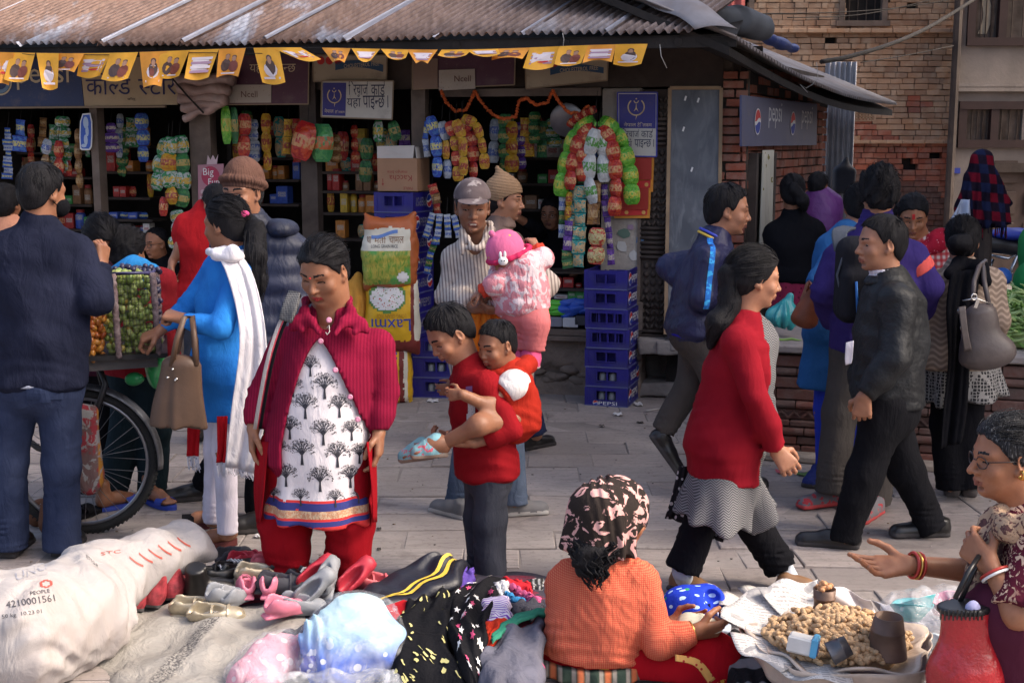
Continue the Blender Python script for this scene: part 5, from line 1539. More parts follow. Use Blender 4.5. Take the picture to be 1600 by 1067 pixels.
# goods on the shelves
SHELFC={'red':(.48,.03,.025),'white':(.66,.62,.58),'green':(.07,.36,.09),'blue':(.05,.11,.46),'yellow':(.70,.46,.05),'brown':(.30,.15,.07),'orange':(.65,.24,.04)}
def carton_mat(k):
 nm='carton_'+k
 if nm in _MC:return _MC[nm]
 b=MB_(nm);gc=_n(b.nt,'ShaderNodeTexCoord').outputs['Generated'];s=b.sep(gc);rnd=_n(b.nt,'ShaderNodeObjectInfo').outputs['Random']
 c=SHELFC[k];col=b.mix(b.ramp(b.noise(3,3,vec=gc),.4,.6),c,tuple(x*.75 for x in c))
 m=b.math('LESS_THAN',b.math('ABSOLUTE',b.math('SUBTRACT',s[2],b.math('ADD',.35,b.math('MULTIPLY',rnd,.3)))),.14)
 m2=b.math('LESS_THAN',b.math('ABSOLUTE',b.math('SUBTRACT',s[0],.5)),.36)
 other=(.5,.46,.4)if k!='white' else(.4,.05,.05)
 col=b.mix(b.math('MULTIPLY',b.math('MULTIPLY',m,m2),b.math('GREATER_THAN',b.noise(22,2,vec=gc),.48)),col,other)
 _MC[nm]=b.done(col,.45,0,.4);return _MC[nm]
Zr={}
def shelf_row(bay,where,t0,t1,z,off,seed,kinds,hmin=.07,hmax=.16,fill=.95,board_=True,wmin=.05,wmax=.12,stack=1):
 R=random.Random(seed)
 if board_:Qy(t0,t1,off-.22,off+.02,z-.02,z,Qk,'shelf_board')
 x=t0+.01
 while x<t1-.05:
  k=R.choice(kinds);w=R.choice((.06,.08,.10))if wmin<.07 else R.uniform(wmin,wmax);h=R.choice((.07,.10,.13,.16))*(hmax/.16);run=R.choice((1,2,2,3,4))
  for q in range(run):
   if x+w>t1:break
   if R.random()<fill:
    typ='carton' if R.random()<.62 else('jar' if R.random()<.45 else 'pouch')
    if k=='brown' and typ=='carton' and R.random()<.5:typ='jar'
    key=(k,round(w,2),round(h,2),typ)
    if key not in Zr:
     if typ=='carton':g=G();g.box((0,0,h/2),(w/2-.002,.05,h/2),ch=.003);me=g.me('carton',carton_mat(k))
     elif typ=='jar':
      g=G();r=w*.44;g.lathe([(r*.9,0),(r,.008),(r,h*.72),(r*.7,h*.82),(r*.7,h*.84)],(0,0,0),n=12);b0=len(g.m);g.lathe([(r*.78,h*.84),(r*.78,h),(r*.7,h*1.01)],(0,0,0),n=12,mi=1)
      me=g.me('jar',(carton_mat(k),Qb('lid_red',(.3,.03,.03))));
     else:
      me=Qu('pouch',w,h,.045,{'red':Qn,'white':Qw,'green':Qj,'blue':Q3,'yellow':Za,'brown':Zc,'orange':Zx}[k],3);me.transform(M4.Translation((0,0,h)))
     Zr[key]=me
    lv=stack if typ=='carton' else 1
    for s in range(lv):
     o=ob(typ,Zr[key],None,loc=fpt(x+w/2,off-.07+R.uniform(-.012,.012),z+h*s));o.rotation_euler=(0,0,-FA+R.uniform(-.1,.1))
     lab='%s %s of goods on %s'%(k,typ,where)
     tag(o,lab,typ,'%s %s on %s'%(k,'pouches' if typ=='pouch' else typ+'s',where))
   x+=w+.003
  if R.random()<.12:x+=R.uniform(.03,.1)
WARM=('red','red','yellow','brown','orange','white');MIXD=('red','green','white','blue','yellow','brown')
def bay(px0,px1,rows,off,where,seed,kinds=MIXD,**kw):
 for i,py in enumerate(rows):
  t0,z=tz(px0,py,off);t1,_=tz(px1,py,off)
  shelf_row('',where%('top','second','third','fourth','fifth')[i],t0,t1,z,off,seed*10+i,kinds,**kw)
bay(2,145,(238,276,318,356),-.75,'the %s shelf of the far left counter',1,('brown','red','blue','brown','green'),fill=.8)
bay(163,236,(228,268,308),-.62,'the %s shelf behind the left post',2,WARM,hmax=.2)
bay(166,240,(342,363,384),-.45,'the %s low shelf beside the glasses man',3,('red','white','red','green','blue','yellow'),hmax=.12,stack=1)
bay(372,468,(212,246,280,318),-.55,'the %s shelf left of the middle post',4,('red','yellow','brown','blue','orange','white'),hmax=.17,fill=.85)
bay(505,600,(236,268,298,332,372),-.5,'the %s shelf right of the middle post',5,('brown','orange','red','brown','yellow'),hmax=.17,fill=.85)
bay(765,935,(206,246,286,326),-.9,'the %s shelf behind the open counter',6,('red','brown','green','blue','brown','white'),hmax=.17,fill=.8)
bay(840,920,(449,467),-.02,'the %s ledge of the low display',7,('red','red','white','green'),hmax=.075,stack=1,wmin=.06,fill=1.0)
Qy(tz(838,430)[0],tz(924,430)[0],-.24,.04,tz(870,424)[1]-.012,tz(870,424)[1],Qk,'shelf_board')
def inner_strips():
 R=random.Random(77);ordn=('first','second','third','fourth','fifth','sixth','seventh','eighth');fo=[Qn,Za,Qj,Q3,Qw,Zc,FO_PUR,Zh,Zx]
 for nm,a,b_,y0,n in(('far left counter',20,145,180,7),('counter behind the left post',165,232,176,5),('counter left of the middle post',362,470,172,7),('counter right of the middle post',512,640,196,7),('open counter',770,868,172,8)):
  for i in range(n):
   x=a+(b_-a)*(i+.5)/n+R.uniform(-5,5);y=y0+R.uniform(0,22);f=fo[R.randrange(9)];h=R.uniform(40,95);w=R.uniform(.06,.12)
   S('dim packet strip hanging inside the %s, %s from the left'%(nm,ordn[i]),((x,y),(x+R.uniform(-3,3),y+h)),R.uniform(-.45,-.12),w,R.uniform(.08,.15),R.uniform(.02,.05),f,seed=100+i,group='packet strips inside the '+nm)
inner_strips()
def pouches():
 R=random.Random(14);me=Qu('pouch',.13,.05,.05,Qb('pouch_green',(.12,.52,.05),.35),1);me2=Qu('pouch',.15,.06,.05,Qb('pouch_blue',(.03,.10,.50),.35),2)
 for i in range(10):
  x=846+(i%3)*13;y=471+(i//3)*6.5;o=ob('pouch',me,None,loc=fac(x,y-2,.02));o.rotation_euler=(R.uniform(-.3,.3),R.uniform(-.2,.2),R.uniform(-.3,.3));tag(o,'bright green pouch piled at the front of the low display','pouch','green pouches in the low display')
 for i in range(7):
  x=889+(i%3)*12;y=469+(i//3)*8+(i%2)*3;o=ob('pouch',me2,None,loc=fac(x,y-2,.02));o.rotation_euler=(R.uniform(-.3,.3),R.uniform(-.5,.3),R.uniform(-.3,.3));tag(o,'royal blue pouch piled at the front of the low display','pouch','blue pouches in the low display')
 for i,(x,y)in enumerate(((868,502),(893,503),(912,500))):
  g=G();c=fac(x,y,.0);g.box(c,(.055,.05,.035),FM,ch=.006)
  Ql('box',g.me('box',Qb(('box_grey','box_white','box_dark')[i],((.2,.2,.24),(.5,.5,.52),(.05,.05,.06))[i])),('grey','white','dark')[i]+' box on the plinth under the blue and green pouches','box')
pouches()
# drink crates, carton, sacks
CRATE=Qc('crate_blue',(.016,.012,.17),.45,.25,5,.15,30,spec=.45,dirt=(.06,.06,.13));CRATE_E=Qb('crate_worn_edge',(.10,.11,.24))
def crate(label,c,yaw,L=.30,Wd=.40,h=.133,group=None,slots=2,front='',side='PEPSI',dark=False,bottles=False,cells=False,sideflip=False):
 0
 root=Qh('drink_crate',label,'crate',c,group);root.rotation_euler=(0,0,yaw)
 g=G();t=.011;x,y=L/2,Wd/2
 def wall_slot(axis,s):
  hw=x if axis=='y' else y
  zo0,zo1=h*.34,h*.80;ow=hw*.46 if slots==2 else hw*.72
  def bx(u0,u1,z0,z1,th=t):
   if axis=='y':g.box(((u0+u1)/2,s*(y-th/2),(z0+z1)/2),((u1-u0)/2,th/2,(z1-z0)/2))
   else:g.box((s*(x-th/2),(u0+u1)/2,(z0+z1)/2),(th/2,(u1-u0)/2,(z1-z0)/2))
  bx(-hw+t,hw-t,.002,zo0);bx(-hw+t,hw-t,zo1,h-.003);bx(-hw+t,-ow,zo0,zo1);bx(ow,hw-t,zo0,zo1)
  for k in range(1,slots):bx(-ow+2*ow*k/slots-.006,-ow+2*ow*k/slots+.006,zo0,zo1,t*.8)
  for(u0,u1,z0,z1)in((-ow-.008,ow+.008,zo1,zo1+.006),(-ow-.008,ow+.008,zo0-.006,zo0),(-ow-.008,-ow,zo0,zo1),(ow,ow+.008,zo0,zo1)):
   if axis=='y':g.box(((u0+u1)/2,s*(y+.002),(z0+z1)/2),((u1-u0)/2,.003,(z1-z0)/2))
   else:g.box((s*(x+.002),(u0+u1)/2,(z0+z1)/2),(.003,(u1-u0)/2,(z1-z0)/2))
 wall_slot('y',-1);wall_slot('y',1)
 for s in(-1,1):g.box((s*(x-t/2),0,h/2),(t/2,y-t,h/2-.003))
 for sx in(-1,1):
  for sy in(-1,1):g.box((sx*(x-.010),sy*(y-.010),h/2),(.0125,.0125,h/2),ch=.004)
 g.box((0,0,.006),(x-t,y-t,.005))
 for i in range(1,4):g.box((-x+L*i/4,0,h*.42),(.003,y-t,h*.38))
 for j in range(1,6):g.box((0,-y+Wd*j/6,h*.42),(x-t,.003,h*.38))
 ob('body',g.me('crate_body',CRATE),root,loc=(0,0,0))
 e=G()
 for s in(-1,1):
  e.box((0,s*(y+.0005),.004),(x,.003,.004));e.box((s*(x+.0005),0,.004),(.003,y-.004,.004))
 ob('worn_rim',e.me('worn_rim',CRATE_E),root,loc=(0,0,0))
 MW=M4.Translation(V3(c))@M4.Rotation(yaw,4,'Z')
 def put(txt,o,ex,ey,w,hh,mat,glob=None,up=1):
  v,f=_TX[txt];v=v-v.min(0);sz=v.max(0);ex,ey=V3(ex)*up,V3(ey)*up;nn=ex.cross(ey)
  me=Ze('lettering',[V3(o)+ex*float(p[0]/sz[0]-.5)*w+ey*float(p[1]/sz[1]-.5)*hh+nn*.0015 for p in v],f,(mat,))
  ob('lettering',me,root,loc=(0,0,0))
 dim=Qb('shaded_white',(.22,.22,.26))if dark else Q4  # lettering on shaded crates has the shade put into its colour
 fl=-1 if sideflip else 1
 put(side,(x,.035*fl,h*.52),(0,1,0),(0,0,1),.17,h*(.42 if side=='PEPSI' else .5),dim,up=fl)
 gl=globe('emblem',V3((x,-.115*fl,h*.53)),V3((0,1,0))*fl,V3((0,0,1))*fl,h*.34,None,.0018);gl.parent=root
 if front:
  put(front,(.012,-y,h*.17),(1,0,0),(0,0,1),.13,.024,Q4)
  gl=globe('emblem',V3((-.075,-y,h*.17)),V3((1,0,0)),V3((0,0,1)),.019,None,.0018);gl.parent=root
 if bottles:
  b=G()
  for i in range(2):b.lathe([(.026,.02),(.028,.05),(.026,.09),(.014,.10)],(-.04+i*.07,-y+.05,0),n=10)
  ob('bottle',b.me('bottle',Qb('bottle_grey',(.35,.36,.36),.15),True),root,loc=(0,0,0))
 return root
def crates():
 c0=gnd(962,636);c0 .z=.0;yaw=-.30
 h=(at(962,423,c0 .y).z)/7
 cen=V3((0,0,0));near=gnd(980,637);M=M4.Rotation(yaw,3,'Z');cen=near-M@V3((.15,-.20,0))
 order=('bottom','second','third','fourth','fifth','sixth','top');R=random.Random(3)
 for i in range(7):
  lab={0:'blue drink crate with a lettered front, bottom of the front stack of seven',6:'empty blue drink crate on top of the front stack of seven'}.get(i,'blue drink crate, %s from the bottom of the front stack of seven'%order[i])
  sh=M@V3((-.012 if i>=5 else .004*(i%2),R.uniform(-.004,.004),0))
  crate(lab,cen+sh+V3((0,0,h*i)),yaw+R.uniform(-.02,.02),h=h,group='drink crates stacked at the pier',slots=(2,2,2,4,4,2,2)[i],front='PEPSI' if i==0 else '',side='pepsi' if i==6 else 'PEPSI',bottles=i<2,sideflip=(i==1))
 b=fac(668,590,.12);b.z=.02;hb=(fac(668,300,.12).z-.0)/10
 for i in range(10):
  k=('lowest','second','third','fourth','fifth','sixth','seventh','eighth','ninth','top')[i]
  c=V3((fac(633,400,.0).x+(.03 if i<2 else 0),fac(633,400,0).y-.06,.0+hb*i))
  crate('shaded blue drink crate, %s of the tall stack under the brown carton'%k,c,-.34+R.uniform(-.02,.02),h=hb,L=.30,Wd=.36,group='drink crates stacked under the carton',dark=True,sideflip=(i%2==1),bottles=(i<3))
 c=V3((fac(690,400,.12).x,fac(690,400,.12).y,0))
 for i in range(3):
  crate('shaded blue drink crate, %s of the short stack behind the boy'%('bottom','middle','top')[i],c+V3((-.02,-.05,hb*i)),-.1,h=hb,L=.34,Wd=.3,group='drink crates stacked behind the boy',dark=True,bottles=True)
 return V3((fac(633,400,.0).x,fac(633,400,0).y-.06,hb*10))
CR_TOP=crates()
def carton():
 c=CR_TOP+V3((-.0,0,.004));M=M4.Rotation(-.26,3,'Z')
 root=Qh('cardboard_carton','brown cardboard sweet carton upside down on the tall crate stack','carton',c)
 K=Qc('cardboard',(.36,.20,.115),.8,.1,5,.2,40);K2=Qc('cardboard_pale',(.55,.50,.46),.8,.1,5,.2,40)
 w,d,h=.15,.13,.235
 T=lambda p:c+M@V3(p)
 g=G();g.box(T((0,0,h/2)),(w,d,h/2),M,ch=.003);g.build('box',K,root)
 g=G();g.hexa([T((-w,-d,h)),T((w*.8,-d,h)),T((w*.8,-d+.004,h)),T((-w,-d+.004,h)),T((-w+.004,-d-.01,h+.085)),T((w*.85,-d+.01,h+.09)),T((w*.85,-d+.014,h+.09)),T((-w+.004,-d-.006,h+.085))]);g.build('flap',K2,root)
 g=G();g.hexa([T((w-.004,-d,h)),T((w,-d,h)),T((w,d,h)),T((w-.004,d,h)),T((w-.02,-d+.02,h+.08)),T((w-.015,-d+.02,h+.08)),T((w-.015,d,h+.08)),T((w-.02,d,h+.08))]);g.build('flap',K2,root)
 ex,ey=M@V3((1,0,0)),V3((0,0,1));ink=Qb('ink_rust',(.28,.04,.03))
 def tx(s,x,z,ww,hh):Qg('lettering',s,T((x,-d,z)),ex,ey,w=ww,h=hh,mat=ink,parent=root,off=.001,flip=True)
 tx('Kaccha',-.06,.075,.17,.04);tx('mango bite',-.075,.125,.15,.028);tx('PARLE',.045,.012,.07,.02)
 g=G();v,f=Zi(T((-.11,-d-.001,.05)),ex,ey,.012,3,math.pi*1.5-0,math.pi*3.5);g.add(v,f);g.box(T((-.11,-d-.001,.07)),(.0025,.0005,.02),M);g.build('arrow',ink,root)
carton()
# rice sacks
def sackmesh(c,w,h,d,M,seed=0,sag=.1,vox=.012,ears=True):
 S=SDF(vox);T=lambda p:c+M@V3(p)
 S.box(T((0,0,h*.5)),(w*.5,d*.42,h*.47),M,rnd=d*.38,k=.04)
 S.ell(T((0,0,h*.45)),(w*.50,d*.60,h*.46),M,k=.05)
 if ears:
  for sx in(-1,1):
   S.cap(T((sx*w*.36,0,h*.88)),T((sx*w*.47,0,h*1.01)),.035,.018,k=.05);S.cap(T((sx*w*.36,0,h*.12)),T((sx*w*.47,0,-.0)),.035,.018,k=.05)
 S.warp(Qd(seed,.009,22));S.warp(Qd(seed+5,.004,60))
 return S.mesh()
def Zp(v,q):
 return BVHTree.FromPolygons([tuple(p)for p in v],[tuple(int(i)for i in f)for f in q])
def Qe(name,bvh,o,ex,ey,d,pts,faces,mat,parent,off=.0018,midx=None,limit=.6):
 0
 o,ex,ey,d=V3(o),V3(ex),V3(ey),V3(d).normalized();vs=[];ok=[]
 for p in pts:
  s=o+ex*float(p[0])+ey*float(p[1]);h=bvh.ray_cast(s-d*.4,d,limit+.4)
  if h[0]is None:vs.append(s);ok.append(False)
  else:
   n=h[1]
   if n.dot(d)>0:n=-n
   vs.append(h[0]+n*off);ok.append(n.dot(d)<-.12)
 fs,mi=[],[]
 for i,f in enumerate(faces):
  if all(ok[k]for k in f):fs.append(f);mi.append(midx[i]if midx else 0)
 if not fs:return None
 return ob(name,Ze(name,vs,fs,mat if isinstance(mat,(list,tuple))else(mat,),mi),parent)
def Qs(x0,x1,y0,y1,n,m,shape=None):
 pts=[(x0+(x1-x0)*i/n,y0+(y1-y0)*j/m)for j in range(m+1)for i in range(n+1)];fs=[]
 for j in range(m):
  for i in range(n):
   f=(j*(n+1)+i,j*(n+1)+i+1,(j+1)*(n+1)+i+1,(j+1)*(n+1)+i)
   cx=sum(pts[k][0]for k in f)/4;cy=sum(pts[k][1]for k in f)/4
   if shape is None or shape(cx,cy):fs.append(f)
 return pts,fs
def Qi(key,w,h,n=14,flip=False):
 0
 v,f=_TX[key];v=v-v.min(0);sz=v.max(0);bm=bmesh.new()
 vs=[bm.verts.new((p[0]/sz[0]*w,p[1]/sz[1]*h,0))for p in v]
 for q in f:
  try:bm.faces.new([vs[i]for i in q])
  except ValueError:pass
 for i in range(1,n):bmesh.ops.bisect_plane(bm,geom=bm.verts[:]+bm.edges[:]+bm.faces[:],plane_co=(w*i/n,0,0),plane_no=(1,0,0))
 bm.verts.index_update();P=[(p.co.x,p.co.y)for p in bm.verts];Fs=[tuple(p.index for p in q.verts)for q in bm.faces];bm.free()
 if flip:P=[(w-x,h-y)for x,y in P]
 return P,Fs
def ricefield(name):
 b=MB_(name);P=_n(b.nt,'ShaderNodeTexCoord').outputs['Object']
 f=b.noise(24,5,vec=b.mapv((2,2,.7)),dist=1.2);col=b.mix(b.ramp(f,.35,.65),(.10,.26,.03),(.50,.40,.07))
 col=b.mix(b.ramp(b.noise(7,3),.5,.62),col,(.10,.34,.08))
 b.bump(b.noise(10,3),.3,.01);return b.done(col,.4)
def rice_sacks():
 SACK_Y=Qc('sack_yellow',(.62,.36,.015),.45,.12,6,.35,14,dist=.012);SACK_M=Qc('sack_maroon',(.16,.025,.02),.5,.2,6,.3,14);SACK_O=Qc('sack_orange',(.38,.10,.03),.5,.15,6,.35,14,dist=.01);SACK_W=Qc('sack_cream',(.60,.57,.47),.5,.1,6,.35,14,dist=.01)
 base=gnd(605,628);Y=base.y
 def sack(label,x0,x1,yt,yb,dy,mats,seed,midx,yaw=0.0,ears=True,d=.17):
  a,b=at(x0,yb,Y+dy),at(x1,yt,Y+dy);w,h=b.x-a.x,b.z-a.z;c=V3(((a.x+b.x)/2,Y+dy,a.z));M=M4.Rotation(yaw,3,'Z')
  v,q=sackmesh(c,w,h,d,M,seed,ears=ears)
  root=Qh('rice_sack',label,'sack',c,'rice sacks piled in front of the shop')
  cc=(v[q].mean(1)-A(c))@np.array(M,np.float32);mi=midx(cc[:,0]/w,cc[:,1],cc[:,2]/h)
  me=Qf('sack',v-A(c),q,None,mats,mi);link(bpy.data.objects.new('sack',me),root)
  return root,c,w,h,Zp(v,q),M
 X=V3((1,0,0));Z=V3((0,0,1));D=V3((0,1,0))
 r,c,w,h,bv,M=sack('yellow rice sack standing at the bottom of the pile, mostly hidden by the woman',568,642,534,628,.0,(SACK_Y,SACK_M,SACK_W),1,lambda x,y,z:np.where(x>.36,np.where(x>.44,0,2),np.where(x>.27,1,0)))
 P,F=Qi('ce',.10,.09,6);Qe('lettering',bv,c+X*(-.02)+Z*h*.72-D*.3,X,Z,D,P,F,INK_B,r)
 r,c,w,h,bv,M=sack('yellow rice sack with a bowl print and upside-down lettering, in the middle of the pile',574,654,440,552,-.03,(SACK_Y,SACK_M,SACK_W),2,lambda x,y,z:np.where((z<.20)&(x>-.1),1,np.where(x>.42,2,np.where(x>.36,1,0))))
 P,F=Qs(-.17,.11,-.11,.11,20,14,lambda x,y:(x+.03)**2/.13**2+y**2/.105**2<1);P=[(a,b)for a,b in P]
 Qe('print',bv,c+X*.0+Z*h*.80-D*.3,X,Z,D,P,F,Qb('print_bowl',(.10,.22,.05)),r)
 P,F=Qs(-.16,.10,-.1,.1,22,14,lambda x,y:(x+.03)**2/.115**2+(y+.005)**2/.085**2<1);Qe('print',bv,c+Z*h*.80-D*.3,X,Z,D,P,F,(lambda:(MB_('print_rice')))().m if False else rice_print(),r,off=.0032)
 P,F=Qi('Laxmi',.27,.085,12,flip=True);Qe('lettering',bv,c+X*(-.14)+Z*h*.34-D*.3,X,Z,D,P,F,INK_B,r)
 P,F=Qi('LONG GRAIN RICE',.2,.028,10,flip=True);Qe('lettering',bv,c+X*(-.10)+Z*h*.52-D*.3,X,Z,D,P,F,Qb('ink_ochre',(.42,.2,.02)),r)
 r,c,w,h,bv,M=sack('green and orange rice sack with a paddy-field print, on top of the pile',570,650,335,450,-.05,(SACK_W,SACK_O,ricefield('print_paddy')),3,lambda x,y,z:np.where((z>.84-.1*np.abs(x))|(z<.06)|(x>.38),1,np.where(z>.52,0,2)),yaw=.12)
 P,F=Qi('था',.03,.045,4);Qe('lettering',bv,c+X*(-.15)+Z*h*.62-D*.3,X,Z,D,P,F,Qb('ink_brown3',(.2,.08,.03)),r)
 P,F=Qi('मती',.08,.05,6);Qe('lettering',bv,c+X*(-.10)+Z*h*.62-D*.3,X,Z,D,P,F,Qb('ink_brown3',(.2,.08,.03)),r)
 P,F=Qi('चामल',.10,.045,6);Qe('lettering',bv,c+X*(.0)+Z*h*.62-D*.3,X,Z,D,P,F,Qb('ink_brown3',(.2,.08,.03)),r)
 P,F=Qi('LONG GRAIN RICE',.18,.022,10);Qe('lettering',bv,c+X*(-.12)+Z*h*.56-D*.3,X,Z,D,P,F,INK_K,r)
 P,F=Qs(-.04,.04,-.04,.04,8,8,lambda x,y:x*x+y*y<.036**2);Qe('print',bv,c+X*.09+Z*h*.16-D*.3,X,Z,D,P,F,Q4,r)
 P,F=Qs(-.1,.08,-.012,.012,10,3);Qe('print',bv,c+X*(-.02)+Z*h*.74-D*.3,X,Z,D,[(a,b+.02*math.sin(a*20))for a,b in P],F,Qb('print_skyblue',(.12,.22,.5)),r)
 S=SDF(.009);c=at(556,470,Y+.02)
 S.ell(c,(.085,.08,.15),k=.05);S.cap(c+V3((.0,0,.1)),c+V3((.02,0,.17)),.05,.03,k=.05);S.cap(c+V3((0,0,-.1)),V3((c.x,c.y,.05)),.07,.07,k=.06)
 S.warp(Zf(c,11,.009,c.z+.25,c.z-.2,2));S.warp(Qd(3,.008,40))
 v,q=S.mesh();Ql('cloth_sack',Qf('cloth_sack',v,q,None,(Qa('orange_sackcloth',(.56,.27,.05),fold=.6),)),'crumpled orange cloth sack left of the rice sacks','sack')
def rice_print():
 b=MB_('print_rice');d=b.voro(60);col=b.mix(b.math('LESS_THAN',d,.28),(.62,.60,.58),b.mix(b.math('GREATER_THAN',b.noise(30,2),.5),(.4,.06,.04),(.08,.22,.05)))
 return b.done(col,.5)
rice_sacks()
# blackboard, curtain, stones
def blackboard():
 P=[fac(1047,138,.0),fac(1127,138,.0),fac(1122,512,.10),fac(1040,522,.12)]
 root=Qh('blackboard','tall scratched slate-grey board in a thin wooden frame leaning by the brick pier','board',(P[2]+P[3])/2)
 b=MB_('chalky_slate');f=b.noise(2.5,6,dist=.8);z=b.sep()[2]
 col=b.mix(b.ramp(f,.35,.7),(.075,.08,.095),(.15,.155,.17))
 s=b.noise(11,5,vec=b.mapv((1.2,1,.35),rot=(0,.5,0)),dist=1.5)
 low=b.ramp(z,1.0,.0);col=b.mix(b.math('MULTIPLY',b.ramp(s,.50,.66),b.math('MULTIPLY_ADD',low,.5,.12)),col,(.40,.41,.42))
 b.bump(b.noise(9,4),.15,.01);m=b.done(col,.55)
 n=(P[2]-P[3]).cross(P[0]-P[3]).normalized()
 g=G();g.slab([P[3],P[2],P[1],P[0]],-n*.012);g.build('panel',m,root)
 for a,b_ in((P[3],P[0]),(P[2],P[1]),(P[0],P[1])):
  d=(b_-a).normalized();w=.012;s=n.cross(d).normalized()*w;g=G();g.slab([a-s+n*.002,b_-s+n*.002,b_+s+n*.002,a+s+n*.002],n*.012);g.build('frame_rail',WOOD_L,root)
 for x,y in((1071,154),(1068,202),(1091,157),(1081,265)):
  q=fac(x,y,.045);g=G();g.box(q,(.006,.002,.016),FM@M4.Rotation(.3,3,'Y'));g.build('chalk_mark',Q4,root)
blackboard()
def curtain():
 b=MB_('curtain_cloth');s=b.sep();v=b.voro(13,vec=b.mapv((1.6,1.6,.8)))
 fl=b.math('MULTIPLY',b.math('LESS_THAN',v,.24),b.math('GREATER_THAN',b.noise(60,2),.42))
 col=b.mix(fl,(.50,.47,.38),(.20,.17,.05));m=b.done(col,.8)
 c=CW+SE*.20+SN*.05;H=at(1180,235,c.y).z;zb=at(1180,395,c.y).z-.1;g=G()
 g.sheet(lambda u,v_:c+SE*(.30*u+.03*v_)+SN*(.03*math.sin(u*15)*(1-.4*v_))+V3((0,0,zb+(H-zb)*v_)),36,10)
 o=Ql('curtain',g.me('curtain',m,True),'narrow cream flowered curtain hanging in the side doorway','curtain');o.modifiers.new('thickness','SOLIDIFY').thickness=.003
curtain()
def stones():
 R=random.Random(11)
 def block(label,px,yb,w,d,h,yaw,z=0.0,name='stone_slab',mat=STONE):
  c=gnd(px,yb,z);S=SDF(.012);S.box(c+V3((0,d/2,h/2)),(w/2,d/2,h/2),M4.Rotation(yaw,3,'Z'),rnd=.012);S.warp(Qd(int(px+yb),.008,14));S.warp(Qd(int(px),.004,50))
  v,q=S.mesh();return Ql(name,Qf(name,v,q,None,(mat,)),label,'stone')
 GS=Qc('grey_stone',(.26,.23,.21),.9,.25,5,.7,22,dirt=(.14,.12,.11),dist=.012)
 block('flat stone step on the ground right of the crates',1042,622,.42,.30,.11,-.1,mat=GS)
 block('upright squared stone beside the crate stack',1027,606,.17,.16,.40,-.15,name='stone_block',mat=GS)
 z=.14;labs=('bottom','second','third','fourth','fifth','sixth')
 cx=gnd(1070,596)
 for i in range(6):
  h=R.uniform(.035,.05);S=SDF(.01);S.box(V3((cx.x+R.uniform(-.03,.03),cx.y+.12,z+h/2)),(.19+R.uniform(-.02,.03),.15,h/2),M4.Rotation(-.15+R.uniform(-.12,.12),3,'Z'),rnd=.008);S.warp(Qd(i+40,.006,16))
  v,q=S.mesh();Ql('stone_slab',Qf('stone_slab',v,q,None,(GS,)),'thin grey stone slab, %s of the pile under the blackboard'%labs[i],'stone','stone slabs piled under the blackboard');z+=h+.002
 for i,(px,py,w,hh)in enumerate(((1022,540,.2,.06),(1062,540,.34,.05),(1075,530,.28,.07))):
  c=fac(px,py,.02);S=SDF(.01);S.box(c,(w/2,.12,hh),M4.Rotation(-.2+.1*i,3,'Z'),rnd=.015);S.warp(Qd(i+60,.014,17));v,q=S.mesh()
  Ql('rough_stone',Qf('rough_stone',v,q,None,(GS,)),('rough stone jutting beside the crates','rough flat stone under the blackboard foot','rough thick stone behind the slab pile')[i],'stone')
 S=SDF(.015);S.box(V3((cx.x,cx.y+.14,.07)),(.2,.14,.075),M4.Rotation(-.15,3,'Z'),rnd=.02);S.warp(Qd(77,.012,14));v,q=S.mesh();Ql('stone_block',Qf('stone_block',v,q,None,(GS,)),'low dark stone block carrying the slab pile','stone')
stones()
def on_roof():
 S=SDF(.02);a,b=at(1112,22,8.6),at(1192,44,9.3)
 S.cap(a,b,.07,.09,k=.05);S.cap(a.lerp(b,.5),b,.10,.07,k=.05);S.warp(Qd(8,.014,14));v,q=S.mesh()
 Ql('tarpaulin',Qf('tarpaulin',v,q,None,(Qc('grey_tarp',(.10,.11,.125),.6,.2,5,.3,20),)),'rolled grey tarpaulin lying on the roof corner','tarpaulin')
 S=SDF(.02);a,b=at(1196,58,9.6),at(1238,76,10.2);S.cap(a,b,.05,.06,k=.05,sq=((0,0,1),.6));S.warp(Qd(9,.014,18));v,q=S.mesh()
 Ql('tarpaulin',Qf('tarpaulin',v,q,None,(Qc('blue_tarp',(.05,.09,.32),.5,.2,5,.3,20),)),'small blue tarpaulin folded on the side roof','tarpaulin')
 S=SDF(.015);S.ell(at(1085,8,9.2),(.12,.1,.05),k=.03);S.ell(at(1064,6,9.3),(.08,.08,.04),k=.03);S.warp(Qd(5,.02,30));v,q=S.mesh()
 Ql('scrap_heap',Qf('scrap_heap',v,q,None,(Q6,)),'dark scrap lying on the roof edge under the brick house','scrap')
 for lab,p in(('loose pale wire dangling under the roof corner',[(1031,70,7.95),(1033,88,7.95),(1042,107,7.95)]),('pale wire loop hanging from the side eave',[(1276,98,9.3),(1278,120,9.3),(1270,132,9.3),(1260,138,9.3),(1250,132,9.3),(1262,145,9.3)]),('bent wire hanging in front of the fascia',[(879,52,7.9),(881,62,7.9),(880,72,7.9)])):
  g=G();g.tube([at(*q)for q in p],.0026,5);Ql('wire',g.me('wire',Qb('pale_wire',(.35,.33,.3)),True),lab,'wire')
on_roof()
